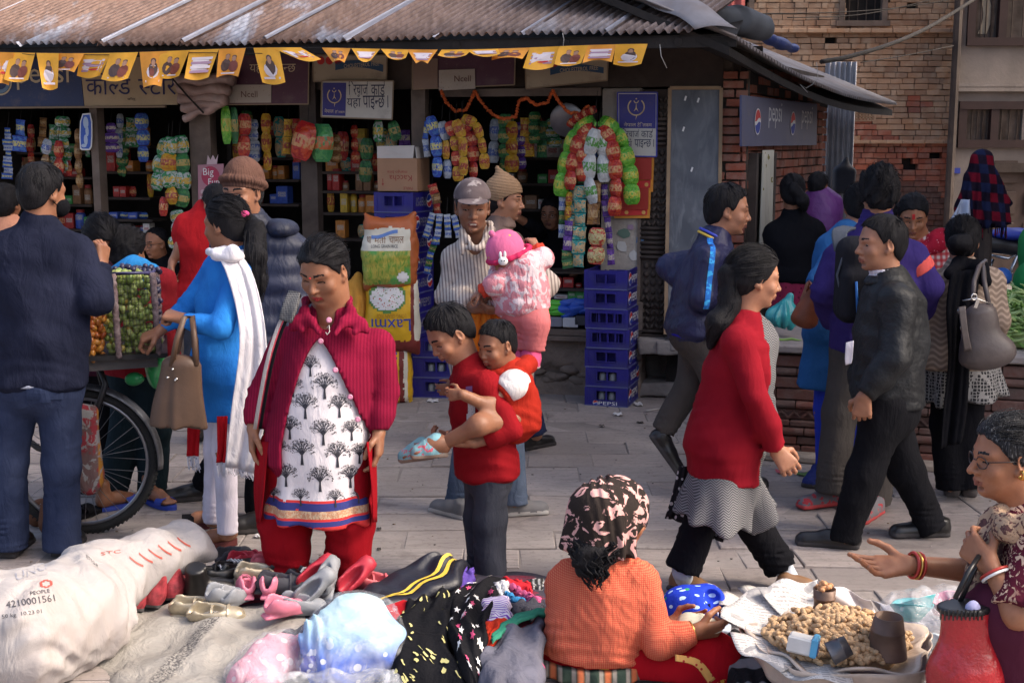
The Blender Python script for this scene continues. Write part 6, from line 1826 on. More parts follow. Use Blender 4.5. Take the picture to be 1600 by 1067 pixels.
# the crowd
def mk(label,D,base,j,head,w=(.165,.155,.14,.165),d=(.085,.115,.11,.12),vox=.009,skin='brown',arm=(.046,.037,.026),leg=(.075,.05,.036),hv=.0038,lip=None,hair=None,**hk):
 P=Person(label,gnd(*base)if len(base)==2 else base,vox,skin,lip=lip);P.D=D
 P.pose(**{k:at(v[0],v[1],D+(v[2]if len(v)>2 else 0))for k,v in j.items()})
 P.trunk(w,d).skin_body(arm,leg)
 if hair:P.hairm=hair
 x,y,dy,yaw,pit,sz=head
 P.head(at(x,y,D+dy),yaw,pit,0,sz,neck=P.j['N']-V3((0,0,.02)),vox=hv,**hk)
 return P
def spl(pts,n):
 0
 W_=[at(*p)for p in pts];out=[]
 for k in range(n+1):
  f=k/n*(len(W_)-1);i=min(int(f),len(W_)-2);t=f-i
  p0,p1,p2,p3=W_[max(i-1,0)],W_[i],W_[i+1],W_[min(i+2,len(W_)-1)]
  out.append(.5*((2*p1)+(-p0+p2)*t+(2*p0-5*p1+4*p2-p3)*t*t+(-p0+3*p1-3*p2+p3)*t**3))
 return out
def hang(name,Lp,Rp,mat,parent=None,amp=.012,waves=3,nu=16,nv=20,th=.004,bow=.0,label=None,cat=None,fringe=None,seed=0):
 0
 a,b=spl(Lp,nv),spl(Rp,nv);g=G()
 def fn(u,v):
  k=round(v*nv);p=a[k].lerp(b[k],u)
  return p+V3((0,-bow*math.sin(math.pi*u)-amp*(.4+.8*v)*math.sin(u*waves*6.283+seed+v*1.3)-amp*.5*math.sin(u*waves*14+v*3),0))
 g.sheet(fn,nu*2,nv)
 if parent is not None:o=g.build(name,mat,parent,True)
 else:o=Ql(name,g.me(name,mat,True),label,cat)
 o.modifiers.new('thickness','SOLIDIFY').thickness=th
 if fringe:
  f=G();R=random.Random(seed)
  for i in range(fringe[0]):
   p=fn((i+.5)/fringe[0],1.0);f.tube([p,p+V3((R.uniform(-.006,.006),0,-fringe[1]*.5)),p+V3((R.uniform(-.012,.012),0,-fringe[1]*R.uniform(.8,1.1)))],[.003,.0035,.0015],4)
  f.build('fringe',fringe[2],o)
 return o
def Q8(P,mat,r=.075,h=.045,tilt=.02,flap=0.0,d=.062,name='collar',th=.008,front=0.0):
 n=P.j['N']+V3((0,0,-.02));up=(P.hc-n).normalized();M=Zj(P.us.cross(V3((0,0,1)))*-1,up);S=SDF(.006)
 c=n+up*.01;m=18
 pts=[c+P.us*(math.cos(a)*r)+(V3((0,0,1)).cross(P.us))*(math.sin(a)*d)for a in[6.283*i/m for i in range(m)]]
 for i in range(m):
  a,b=pts[i],pts[(i+1)%m];S.cap(a,b,th+.004,k=.01);S.cap(a+up*h*.5-(a-c)*.08,b+up*h*.5-(b-c)*.08,th,k=.012);S.cap(a+up*h-(a-c)*.16,b+up*h-(b-c)*.16,th*.8,k=.012)
 return P.sdf(name,S,mat)
def stick(name,pts,r,mat,parent,n=8):g=G();g.tube(pts,r,n);return g.build(name,mat,parent,True)
def Q1(name,c,ax,r,t,mat,parent,n=18,sq=1.0):
 ax=V3(ax).normalized();u=ax.orthogonal().normalized();w=ax.cross(u);g=G();g.tube([V3(c)+(u*math.cos(6.283*i/n)+w*math.sin(6.283*i/n)*sq)*r for i in range(n)],t,6,closed=True);return g.build(name,mat,parent,True)
def Zw(P,mat=None,r=.0215):
 g=G();T=P.hl;m=mat or Qb('frame_dark',(.03,.02,.02),.3)
 for sx in(-1,1):
  g.tube([T(sx*(.032+r*1.15*math.cos(a)),.091-.008*abs(math.cos(a))*(1 if math.cos(a)>0 else 0),-.004+r*.8*math.sin(a))for a in[6.283*i/14 for i in range(14)]],.0019*P.hs,5,closed=True)
  g.tube([T(sx*.055,.083,.002),T(sx*.072,.045,.003),T(sx*.079,-.005,.003)],.0018*P.hs,5)
 g.tube([T(-.009,.092,-.001),T(0,.097,.001),T(.009,.092,-.001)],.0018*P.hs,5);return g.build('glasses',m,P.root,True)
def ribs(freq,axis=0,amt=.35,two=None):
 def f(b,col):
  s=b.sep();k=b.stripes(s[axis],freq,.5,.4);col=b.mix(b.math('MULTIPLY',b.math('SUBTRACT',1.0,k),amt),col,(.03,.0,.008));return col
 return f
def Zq(c1,freq,duty=.4,axes=(0,2),mix_=.6,c2=None):
 def f(b,col):
  s=b.sep();a=b.stripes(s[axes[0]],freq,duty,.25);c=b.stripes(s[axes[1]],freq,duty,.25)
  col=b.mix(b.math('MULTIPLY',a,mix_),col,c1);return b.mix(b.math('MULTIPLY',c,mix_),col,c2 or c1)
 return f
def Zb(scale,r,c,gate=None,sc=(1,1,1),dist=0.0):
 def f(b,col):
  v=b.mapv(sc);m=b.math('LESS_THAN',b.voro(scale,vec=v),r)
  if gate:m=b.math('MULTIPLY',m,b.math('GREATER_THAN',b.noise(gate[0],3),gate[1]))
  return b.mix(m,col,c)
 return f
def Q7(scale,lo,c,detail=3,dist=1.0,sc=(1,1,1)):
 def f(b,col):return b.mix(b.ramp(b.noise(scale,detail,vec=b.mapv(sc),dist=dist),lo,lo+.03),col,c)
 return f
DENIM=Qa('denim_blue',(.017,.024,.055),c2=(.038,.05,.098),weave=500,fold=.8,fs=12,fdist=.012)
DENIM_G=Qa('denim_grey',(.03,.034,.045),c2=(.065,.068,.085),weave=500,fold=.7,fs=14,fdist=.01)
Qq=Qa('black_cloth',(.006,.006,.008),fold=.6);DARKT=Qa('dark_trousers',(.008,.008,.010),fold=.6);GREYT=Qa('grey_brown_trousers',(.065,.057,.052),fold=.6);NAVYC=Qa('dark_navy_cloth',(.016,.02,.05),c2=(.03,.037,.08),fold=.6,fs=12)
Q5=Qc('black_leather',(.012,.011,.011),.35,.2,8,.1,60,spec=.5);Zl=Qc('rubber_sole',(.05,.045,.045),.8);SHOEG=Qc('grey_shoe',(.13,.125,.125),.7);SOLEW=Qc('pale_sole',(.4,.38,.35),.7)
P=mk('man with a navy jumper and blue jeans seen from behind at the fruit cart',5.45,(60,865),dict(N=(62,352),SA=(2,392),SB=(122,392),EA=(-18,480),EB=(150,468,-.06),WA=(15,470,.28),WB=(158,415,.22),HA=(28,590),HB=(92,590),KA=(14,722),KB=(97,730,.02),FA=(14,858),FB=(97,858,.02)),(67,300,.02,152,8,1.03),w=(.19,.185,.18,.18),d=(.10,.13,.13,.135),skin='brown')
P.hair(.008,seed=4);JUMP=Qa('navy_jumper',(.009,.011,.024),c2=(.018,.021,.042),weave=300,fold=.7,fs=8)
P.top('jumper',JUMP,.020,.012,arm=(.074,.066,.052),sleeve=.92,wr=.008,fold=.011);Q8(P,JUMP,.068,.03,d=.06)
P.hand(P.j['WB'],(.05,.35,.9),(-.8,.3,0),(-.3,.6,.4),.7,fore=P.j['EB']);JO=P.trousers('jeans',DENIM,.016,(.098,.082,.078),waist=.02,wr=.006,fold=.012);JB=BVHTree.FromPolygons([tuple(x.co+P.base)for x in JO.data.vertices],[tuple(f.vertices)for f in JO.data.polygons]);g_,f_=Qs(-.07,.07,-.08,.08,12,12,lambda x,y:y>-.06-.0+abs(x)*.3-.02);Qe('pocket',JB,at(97,622,5.0),(1,0,.06),(0,0,1),(0,1,0),g_,f_,Qa('denim_pocket',(.026,.036,.075),weave=500),JO,.005);Qe('pocket',JB,at(24,622,5.0),(1,0,-.06),(0,0,1),(0,1,0),g_,f_,_MC['denim_pocket'],JO,.005);g_,f_=Qs(-.006,.006,-.012,.012,2,3);Qe('pocket_tag',JB,at(117,588,5.0),(1,0,0),(0,0,1),(0,1,0),g_,f_,Zt,JO,.008)
v=P.tr[4];S_=SDF(.01);S_.econe(v[0]+V3((0,0,.0)),v[0]-V3((0,0,.022)),v[1],(.203,.158),(.203,.158),flat=True,flat0=True);P.sdf('shirt_hem',S_,Qa('pale_cotton',(.35,.37,.45)))
stick('mask_strap',[P.hl(.082,-.006,.015),P.hl(.078,-.022,-.01),P.hl(.076,-.012,-.04),P.hl(.06,.04,-.06)],.0025,Qq,P.root)
S_=SDF(.005);S_.ell((.03,.058,-.055),(.045,.05,.045));P.local('face_mask',S_,Qq)
for e,x in(('A',14),('B',97)):P.shoe(P.j['F'+e]*1-V3((0,.04,P.j['F'+e].z)),P.j['F'+e]+V3((0,.3,-P.j['F'+e].z)),(Q5,Zl))
P.finish()
P=mk('dark-haired woman bending her face down over the fruit cart',6.5,(150,790),dict(N=(150,418),SA=(118,440),SB=(182,440),EA=(110,490),EB=(185,490),WA=(140,510,-.2),WB=(175,505,-.25),HA=(135,560),HB=(170,560),KA=(135,665),KB=(165,665),FA=(140,770),FB=(168,770)),(158,376,-.12,42,40,1.02),skin='brown')
P.hair(.012,HL_W);P.locks('hair_bun',[P.hl(0,-.12,-.01),P.hl(0,-.13,-.03)],[.04,.035]);P.top('blouse',Qa('plum_cloth',(.07,.02,.04)),.016,.05);P.trousers('trousers',DARKT,.01)
Q1('earring',P.hl(.078,0,-.045),(1,0,0),.012,.002,GOLD,P.root)
for x in(140,168):P.sandal(gnd(x,792),gnd(x,792)+V3((-.1,-.25,0)),Qq)
P.finish()
P=mk('fruit seller in a red jumper and bright blue scarf turned away behind the cart',6.35,(220,785),dict(N=(208,428),SA=(186,445),SB=(245,440),EA=(180,490),EB=(264,490),WA=(190,520,.25),WB=(240,525,.25),HA=(205,562),HB=(242,562),KA=(200,665),KB=(242,670),FA=(172,775,.0),FB=(238,768,.02)),(200,392,.05,165,10,.98))
P.hair(.014,Qt,rough=.004);P.top('jumper',Qa('dark_red_knit',(.20,.012,.018)),.018,.06);P.trousers('trousers',Qa('dark_teal_cloth',(.012,.022,.028)),.02,(.10,.085,.075))
S_=SDF(.008);n=P.j['N'];S_.chain([n+V3((-.05,-.06,.0)),n+V3((.03,-.09,.03)),n+V3((.09,-.03,.0)),n+V3((.06,.06,.0))],[.05,.06,.055,.04],k=.04);S_.cap(n+V3((.06,-.07,.02)),n+V3((.10,-.09,-.05)),.05,.03,k=.03);S_.warp(Qd(3,.008,40));P.sdf('scarf',S_,Qa('bright_blue_cloth',(.03,.22,.52),fold=.7))
BSAND=Qb('sandal_blue',(.03,.06,.35));
for(a,b)in(((152,800),(196,790)),((228,783),(250,790))):h,t=gnd(*a),gnd(*b);P.foot(h+V3((0,.0,.02)),t+V3((0,0,.02)),.23,z0=.0);P.sandal(h,t,BSAND,.26)
P.finish()
P=mk('man with glasses and a dark jacket sitting inside the left counter',9.95,tuple(fpt(tz(240,400)[0],-.3,Zg)),dict(N=(252,408),SA=(226,425),SB=(274,424),EA=(222,462,-.05),EB=(280,462),WA=(235,490,-.25),WB=(262,490,-.25),HA=(238,500),HB=(262,500),KA=(232,505,-.4),KB=(264,505,-.4),FA=(232,545,-.4),FB=(264,545,-.4)),(244,380,-.05,-38,6,1.0),skin='red')
P.hair(.005,[(-.12,-.09),(-.05,-.06),(-.02,.0),(.0,.03),(.03,.07),(.06,.10),(.08,.12)]);P.top('jacket',Qq,.02,.05);P.trousers('trousers',DARKT);Zw(P);P.finish()
P=mk('person in a red T-shirt bending over behind the girl in blue',7.6,(318,690),dict(N=(322,330,.0),SA=(296,352),SB=(352,350),EA=(284,385,-.05),WA=(270,408,-.05),EB=(362,395),WB=(350,430,-.2),HA=(308,458),HB=(338,458),KA=(306,560),KB=(338,560),FA=(306,672),FB=(338,672)),(338,318,-.02,-150,20,.95),skin='tan')
P.hair(.008);P.top('t_shirt',Qa('red_jersey',(.36,.012,.016),fold=.5),.016,.03,short=.55);P.trousers('trousers',DENIM_G);P.hand(P.j['WA'],(-.3,0,-1),(1,0,0),(0,-1,0),.7,fore=P.j['EA'])
for x in(306,338):P.shoe(gnd(x,690),gnd(x,690)+V3((0,.3,0)),(SHOEG,Zl))
P.finish()
P=mk('shopkeeper woman with glasses in a dark jacket reaching out inside the counter',9.7,tuple(fpt(tz(875,400)[0],-.6,Zg)),dict(N=(872,360),SA=(848,378),SB=(896,376),EA=(838,358,-.2),WA=(800,335,-.35),EB=(905,415),WB=(890,440,-.15),HA=(862,470),HB=(890,470),KA=(858,490,-.3),KB=(892,490,-.3),FA=(858,515,-.3),FB=(892,515,-.3)),(862,333,-.05,-22,8,1.0),skin='red',fat=.5)
P.hair(.012,HL_W);P.top('jacket',Qq,.02,.06,sleeve=.5);P.trousers('trousers',DARKT);Zw(P);P.hand(P.j['WA'],(-1,-.3,.2),(0,0,-1),(0,-1,.2),.4,fore=P.j['EA']);P.finish()
P=mk('person with black hair and a dark coat standing at the far left counter',8.2,(5,680),dict(N=(8,345),SA=(-22,365),SB=(40,365),EA=(-28,420),EB=(46,420),WA=(-10,450,.2),WB=(30,450,.2),HA=(-8,470),HB=(24,470),KA=(-8,570),KB=(24,570),FA=(-8,655),FB=(24,655)),(10,318,0,170,5,1.0))
P.hair(.014,Qt);P.top('coat',Qa('peach_cloth',(.42,.20,.13)),.02,.2);P.trousers('trousers',DARKT);P.finish()
P=mk('girl in a bright blue tunic with a pink hair ribbon reaching for the grapes',5.55,(350,858),dict(N=(366,402),SA=(338,424,.16),SB=(375,428,-.14),EA=(296,478,.12),WA=(250,517,.06),EB=(345,512,-.24),WB=(286,498,-.2),HA=(345,575,.09),HB=(362,575,-.08),KA=(338,700,.08),KB=(352,700,-.06),FA=(332,812,.14),FB=(355,832,-.03)),(352,350,.0,-112,6,.99),w=(.155,.14,.12,.16),d=(.08,.11,.10,.13),skin='brown',ears=True)
P.hair(.010,HL_W);BLUEK=Qa('blue_tunic',(.022,.16,.56),c2=(.03,.24,.66),fold=.5,weave=350)
P.locks('ponytail',[at(386,338,5.6),at(398,360,5.5),at(398,400,5.42),at(400,440,5.40),at(404,474,5.40)],[.026,.042,.045,.036,.012],strands=26,flat=((0,1,0),.6))
S_=SDF(.005);S_.ell(at(372,330,5.52),(.022,.012,.012));S_.ell(at(382,334,5.5),(.022,.014,.014));S_.ell(at(376,338,5.49),(.008,.01,.018));P.sdf('hair_ribbon',S_,Qa('pink_ribbon',(.62,.08,.22)))
def _kurta(S):
 a=P.tr[4];S.econe(a[0],at(352,655,5.55),a[1],(.185,.145),(.155,.125),k=.05,flat=True)
P.top('tunic',BLUEK,.016,.02,sleeve=.96,arm=(.062,.05,.036),extra=_kurta,fold=.008)
P.hand(P.j['WA'],(-1,-.1,-.42),(0,.3,-1),(0,-1,-.2),.75,.95,fore=P.j['EA']);P.hand(P.j['WB'],(-.9,.2,.2),(0,.4,-1),(0,1,.2),.9,.9,fore=P.j['EB'])
WLEG=Qa('white_leggings',(.60,.56,.64),fold=.5);P.trousers('leggings',WLEG,.008,(.08,.058,.046),fold=.007)
for a,b,e in(((348,822),(316,824),'A'),((372,850),(326,856),'B')):P.foot(gnd(*a)+V3((0,0,.03)),gnd(*b)+V3((0,0,.015)),.22,ankle=P.j['F'+e]);P.sandal(gnd(*a),gnd(*b),Qb('sandal_maroon',(.10,.02,.02)),.24,strapm=Qq,th=.032)
DUP=Qa('white_scarf',(.66,.64,.68),fold=.5,weave=250,fs=14);LACE=Qa('white_lace',(.62,.6,.64),pat=Zb(55,.3,(.3,.28,.32)))
o=hang('scarf',[(326,392,5.36),(352,420,5.31),(375,520,5.30),(362,640,5.33),(352,728,5.36)],[(352,384,5.50),(392,420,5.36),(416,520,5.34),(416,640,5.36),(398,738,5.40)],DUP,P.root,.009,1.3,fringe=(22,.035,LACE))
S_=SDF(.007);S_.chain([at(326,394,5.42),at(340,398,5.34),at(362,396,5.33),at(384,402,5.45),at(392,402,5.6)],[.018,.026,.028,.026,.02],k=.03);S_.warp(Qd(6,.006,50));P.sdf('scarf_wrap',S_,DUP)
REDP=Qa('red_panel',(.42,.01,.015));hang('scarf_end',[(340,650,5.36),(340,700,5.36),(338,722,5.36)],[(356,650,5.37),(354,700,5.37),(352,722,5.37)],REDP,P.root,.006,1,6,6,fringe=(9,.07,LACE));hang('scarf_end',[(294,650,5.62),(293,690,5.62),(292,712,5.62)],[(314,655,5.62),(312,690,5.62),(311,712,5.62)],REDP,P.root,.006,1,6,6,fringe=(11,.07,LACE))
P.finish()
P=mk('old man in a brown knit hat and navy padded jacket behind the girl',6.0,(390,815),dict(N=(394,350),SA=(360,385,.05),SB=(446,384),EA=(352,460),EB=(462,462,-.02),WA=(370,520,-.15),WB=(448,535,-.1),HA=(385,550),HB=(430,550),KA=(365,660,.1),KB=(408,670),FA=(318,755,.35),FB=(400,800,.05)),(379,300,-.06,-22,6,1.04),skin='tan',w=(.18,.18,.17,.18))
P.hair(.004,Qt,mat=HAIRG);S_=SDF(.004);S_.ell((0,-.016,.044),(.088,.106,.112));S_.cutf(lambda x,y,z:np.interp(y,[-.12,0,.12],[-.03,.01,.045])-z)
S_.chain([(.086*math.sin(a),-.014+.104*math.cos(a),.040+.034*math.cos(a))for a in[6.283*i/16 for i in range(17)]],[.013]*17,k=.012);S_.warp(lambda x,y,z:.0018*np.sin(np.arctan2(x,y+.012)*46))
P.local('knit_hat',S_,Qa('brown_knit',(.115,.06,.045),weave=200,bump=.5));PUFF=Qa('navy_padding',(.012,.016,.036),rough=.55,c2=(.022,.027,.058),spec=.4,weave=30,bump=.3)
P.top('padded_jacket',PUFF,.03,.10,arm=(.085,.075,.06),wr=.007,post=lambda S:S.warp(lambda x,y,z:-.009*np.abs(np.sin(z*34))+.004));Q8(P,PUFF,.085,.05,d=.08,th=.016)
S_=SDF(.008);n=P.j['N'];S_.ell(n+V3((.09,.04,-.03)),(.12,.08,.05));S_.ell(n+V3((.14,-.03,-.02)),(.07,.08,.045));S_.warp(Qd(6,.010,32));P.sdf('hood',S_,PUFF);P.trousers('trousers',DARKT,.012)
P.shoe(gnd(330,778),gnd(283,782),(Q5,Zl));P.shoe(gnd(418,828),gnd(372,832),(Q5,Zl));P.finish()
P=mk('woman in a crimson knitted cardigan over a tree-print tunic, looking down at the clothes',4.85,(505,945),dict(N=(520,490,.02),SA=(450,538,.03),SB=(588,540,.0),EA=(413,612,.06),EB=(600,614,0),WA=(396,668,-.02),WB=(592,674,-.05),HA=(452,700),HB=(545,700),KA=(446,810),KB=(546,810),FA=(452,918),FB=(544,918)),(506,422,-.04,-24,24,1.05),w=(.15,.152,.158,.178),d=(.10,.155,.165,.165),vox=.008,hv=.003,fat=1.0,open_=.55,lip=LIPRED,ears=True)
P.hair(.009,HL_W,seed=8,vox=.005);g=G();g.ball(P.hl(0,.093,.018),.0035*1.2,8,5);g.build('bindi',Zt,P.root)
for k,x in enumerate((1,)):g=G();g.ball(P.hl(.081,.0,-.04),.007,8,5);g.ball(P.hl(.081,.0,-.058),.009,8,5);g.build('earring',GOLD,P.root,True)
KURT=Qa('white_print_cotton',(.60,.56,.58),var=.06,fold=.5,fs=7,weave=500)
def kur(S):
 S.econe(P.tr[3][0],at(498,806,4.85),(1,0,0),(.165,.155),(.205,.185),k=.06,flat=True)
S_=SDF(.010);P.trunk_into(S_,.004,1);kur(S_);S_.warp(Zf(P.tr[4][0],7,.010,at(500,680,4.85).z,at(500,800,4.85).z,1));S_.warp(Qd(9,.005,14));kv,kq=S_.mesh();zh=at(498,806,4.85).z
kz=kv[kq].mean(1)[:,2];t_=(kz-zh);mi=np.select([t_<.008,t_<.032,t_<.040,t_<.066,t_<.074,t_<.100,t_<.106],[1,2,1,3,1,2,1],0)
KO=P.child('tunic',kv,kq,(KURT,Zt,Qb('border_blue',(.025,.03,.16),.8),Qa('border_gold',(.42,.22,.13),pat=Q7(90,.5,(.5,.36,.24))),),mi)
kb=Zp(kv,kq)
def tree(seed):
 R=random.Random(seed);pts,fs=[],[]
 def line(a,b,wa,wb):
  d=(V3((b[0],b[1]))-V3((a[0],a[1])));n=V3((-d.y,d.x)).normalized();i=len(pts)
  pts.extend([(a[0]-n.x*wa,a[1]-n.y*wa),(a[0]+n.x*wa,a[1]+n.y*wa),(b[0]+n.x*wb,b[1]+n.y*wb),(b[0]-n.x*wb,b[1]-n.y*wb)]);fs.append((i,i+1,i+2,i+3))
 line((0,-.05),(0,-.02),.006,.0035);line((0,-.02),(.001,.005),.0035,.0028)
 for a in(-1.2,-.8,-.4,0,.35,.75,1.15):
  m=(.0+math.sin(a)*.022,.004+math.cos(a)*.022);line((0,-.012),m,.0022,.0014)
  for da in(-.3,.0,.3):
   e=(m[0]+math.sin(a+da)*.02,m[1]+math.cos(a+da)*.018);line(m,e,.0012,.0006)
 for i in range(115):
  r=math.sqrt(R.random())**.8;a=R.uniform(-1.95,1.95);x,y=math.sin(a)*r*.050,.006+math.cos(a)*r*.046
  if y<-.012 and abs(x)<.015:continue
  s=R.uniform(.0019,.0035);b=R.uniform(0,3.1);c_,s_=math.cos(b)*s,math.sin(b)*s;i=len(pts);pts.extend([(x-c_,y-s_),(x+s_*.6,y-c_*.6),(x+c_,y+s_),(x-s_*.6,y+c_*.6)]);fs.append((i,i+1,i+2,i+3))
 return pts,fs
for k,(x,y,s)in enumerate(((485,572,.8),(507,603,1),(477,634,1),(530,634,.9),(453,668,.9),(505,675,1),(549,672,.8),(436,702,.8),(472,706,1),(527,710,1),(561,708,.8),(447,742,.9),(500,748,1),(547,744,.9),(416,728,.7),(575,738,.7),(428,772,.55),(470,776,.7),(524,778,.7),(560,774,.6),(458,604,.8),(415,690,.6))):
 p=at(x,y,4.4);t=tree(k%3);h=max(0,y-762)/400.0
 Qe('tree_print',kb,p,(s,0,0),(0,0,s),ray(x,y),[(a,b)for a,b in t[0]],t[1],INK_K,KO,.0022)
CARD=Qa('crimson_knit',(.20,.008,.032),weave=240,bump=.5,fold=.25,rough=.95,pat=ribs(85,0,.38))
def cwedge(S):
 zt,zb=at(500,535,4.7).z,at(500,700,4.7).z
 def f(x,y,z):
  t=np.clip((zt-z)/(zt-zb),0,1);hw=.168*t**.65;xc=at(496,600,4.7).x+.025*t
  m=np.minimum(hw-np.abs(x-xc),zt-z);return np.where(y<4.86,m*.7,-1.0)
 S.cutf(f)
 c=P.j['N'];S.cutf(lambda x,y,z:np.where(y<c.y+.0,(.046-np.sqrt(((x-c.x+.018)*1.3)**2+((z-c.z-.005)*.8)**2))*.8,-1.0))
 S.cutf(lambda x,y,z:np.where((y<4.75)&(z>c.z-.10),.006-np.abs(x-c.x+.035),-1.0))
P.top('cardigan',CARD,.026,.045,hemw=(.0,.0),sleeve=.97,arm=(.070,.060,.045),wr=.005,fold=.008,post=cwedge,shoulder=.060,cuff=.042,hang=.002,ak=.007)
S_=SDF(.006);Yc=4.66
for a,b,c2 in(((476,486,4.78),(498,520,4.67),(455,514,4.74)),((548,486,4.76),(524,522,4.66),(574,518,4.72))):A_,B_,C_=at(*a),at(*b),at(*c2);S_.cap(A_,B_,.013,.010,k=.02);S_.cap(A_,C_,.014,.010,k=.02);S_.cap(A_.lerp(C_,.7),B_.lerp(C_,.6),.013,.012,k=.03);S_.cap(A_.lerp(B_,.5),A_.lerp(C_,.6),.014,k=.03)
S_.chain([at(476,486,4.78),at(478,470,4.88),at(510,462,4.97),at(544,468,4.88),at(548,486,4.76)],[.014]*5,k=.02);P.sdf('collar',S_,CARD)
BUT=Qc('pink_button',(.55,.22,.33),.4,.2,20,.1)
for x,y,Y in((514,500,4.66),(501,533,4.655),(524,578,4.66),(547,620,4.68),(559,655,4.70)):g=G();c=at(x,y,Y);h=CAM-c;g.lathe([(0,0),(.010,0),(.011,.003),(.006,.004),(0,.003)],c,Zj(V3((0,0,1)),h),12);g.build('button',BUT,P.root,True)
stick('safety_pin',[at(511,512,4.65),at(514,508,4.65),at(515,518,4.65),at(511,523,4.65),at(509,519,4.65)],.0018,Qb('steel',(.6,.55,.52),.3),P.root,5)
P.hand(P.j['WA'],(-.02,-.15,-1),(1,.1,0),(0,-1,0),.35,1,fore=P.j['EA']);P.hand(P.j['WB'],(.0,-.15,-1),(-1,.1,0),(0,-1,0),.35,1,fore=P.j['EB']);Q1('ring',P.j['WB']+V3((-.02,-.02,-.125)),(0,.1,1),.0105,.003,Qb('steel',(.6,.55,.52),.3),P.root)
SALW=Qa('red_salwar',(.22,.004,.009),fold=.5,fs=6);P.trousers('salwar',SALW,-.05,(.105,.102,.072),waist=.0,wr=.012,fold=.014,wl=.09,end=1.0)
hang('tunic_slit',[(402,690,4.80),(398,760,4.80),(402,815,4.80)],[(420,690,4.74),(414,760,4.72),(408,815,4.75)],SALW,P.root,.004,1,6,8);hang('tunic_slit',[(572,690,4.72),(580,760,4.72),(582,815,4.75)],[(586,690,4.80),(588,760,4.80),(588,815,4.82)],SALW,P.root,.004,1,6,8)
for e in 'AB':h=P.j['F'+e].copy();h.z=0;P.sandal(h+V3((0,.06,0)),h+V3((0,-.2,0)),Qq)
ST=Qa('grey_strap_web',(.28,.26,.27),weave=200,pat=Zq((.4,.38,.38),120))
for m,o_,w in((ST,.0,.014),(Qa('pink_piping',(.45,.06,.08)),.014,.004),(Qq,.022,.010)):
 L=[(462,462,4.73),(450,485,4.69),(436,510,4.665),(420,560,4.66),(408,620,4.69),(400,668,4.74)];hang('bag_strap',[(x-4+o_*412,y,Y-.012)for x,y,Y in L],[(x-4+(o_+w)*412,y+1,Y-.012)for x,y,Y in L],m,P.root,.0,1,2,14,th=.008)
hang('strap_pad',[(452,458,4.76),(444,478,4.67),(438,500,4.645)],[(470,462,4.73),(466,480,4.645),(456,505,4.63)],Qa('black_mesh',(.03,.03,.035),pat=Zq((.2,.2,.2),160,.3)),P.root,.0,1,4,8,th=.014)
P.finish()
P=mk('man in a pale woollen hat and checked jacket looking right behind the capped man',7.4,(800,705),dict(N=(782,352),SA=(735,385,.12),SB=(800,380,-.12),EA=(722,440,.1),EB=(806,440,-.12),WA=(745,480,-.1),WB=(820,480,-.2),HA=(772,480,.08),HB=(788,480,-.08),KA=(775,590,.1),KB=(815,590,-.08),FA=(760,680,.2),FB=(838,680,-.05)),(789,312,0,78,4,1.05),skin='tan')
P.hair(.003,Qt);S_=SDF(.004);S_.ell((0,-.014,.040),(.088,.108,.098));S_.cap((0,-.02,.11),(.0,-.055,.168),.04,.012,k=.03);S_.cutf(lambda x,y,z:np.interp(y,[-.12,-.02,.05,.12],[-.055,-.005,.035,.05])-z);S_.warp(lambda x,y,z:.0016*np.sin(z*420+30*y));P.local('woollen_hat',S_,Qa('fawn_wool',(.27,.17,.10),weave=160,bump=.6))
TW=Qa('checked_tweed',(.22,.15,.12),pat=Zq((.08,.05,.045),9,.35,mix_=.5));P.top('jacket',TW,.024,.12,wr=.007);Q8(P,TW,.08,.05,d=.075);P.trousers('trousers',NAVYC,.012,(.09,.07,.065),end=.97)
P.shoe(gnd(812,704),gnd(872,692),(Q5,Zl),.27);P.shoe(gnd(750,695),gnd(795,692),(Q5,Zl),.27);P.finish()
P=mk('man in a faded grey cap and striped shirt carrying the baby in pink',6.1,(770,805),dict(N=(746,372,.02),SA=(712,408,.02),SB=(806,402,.02),EA=(700,460,-.02),EB=(850,446,-.08),WA=(742,482,-.26),WB=(790,484,-.30),HA=(742,560),HB=(790,560),KA=(736,680),KB=(792,670,-.04),FA=(716,785,.05),FB=(802,785,-.02)),(738,322,-.06,4,8,1.03),skin='dark',mouth=1,w=(.165,.17,.16,.165),open_=.75,hv=.0032)
P.hair(.004,Qt,mat=HAIRG)
b=MB_('faded_cap');f=b.noise(9,4);col=b.mix(b.ramp(f,.35,.65),(.07,.05,.052),(.14,.105,.105));col=b.mix(b.ramp(b.noise(16,3),.56,.62),col,(.30,.26,.25));CAPM=b.done(col,.9)
S_=SDF(.004);S_.ell((0,-.010,.040),(.086,.102,.088));S_.cutf(lambda x,y,z:(.038+.1*np.clip(y,0,1)*.0-z));P.local('cap',S_,CAPM)
S_=SDF(.0035);S_.ell((0,.100,.040),(.080,.088,.012));S_.warp(lambda x,y,z:0*x);S_.cutf(lambda x,y,z:.055-y);S_.disp.append(lambda x,y,z:(x*x*3.0+(y-.08)*.18)*.55);P.local('cap_peak',S_,CAPM)
STR=Qa('striped_shirting',(.50,.43,.37),var=.1,fold=.6,fs=8,pat=lambda b,col:b.mix(b.math('MULTIPLY',b.stripes(b.math('ADD',b.sep()[0],b.math('MULTIPLY',b.sep()[2],.10)),62,.38,.3),.8),col,(.10,.07,.07)))
def nk(S):c=P.j['N'];S.cutf(lambda x,y,z:np.where(y<c.y-.02,.04-np.sqrt((x-c.x+.01)**2+((z-c.z+.01)*.6)**2),-1.0))
P.top('shirt',STR,.024,.14,hemw=(.015,.015),arm=(.075,.066,.058),sleeve=.9,fold=.012,wr=.009,post=nk)
S_=SDF(.005)
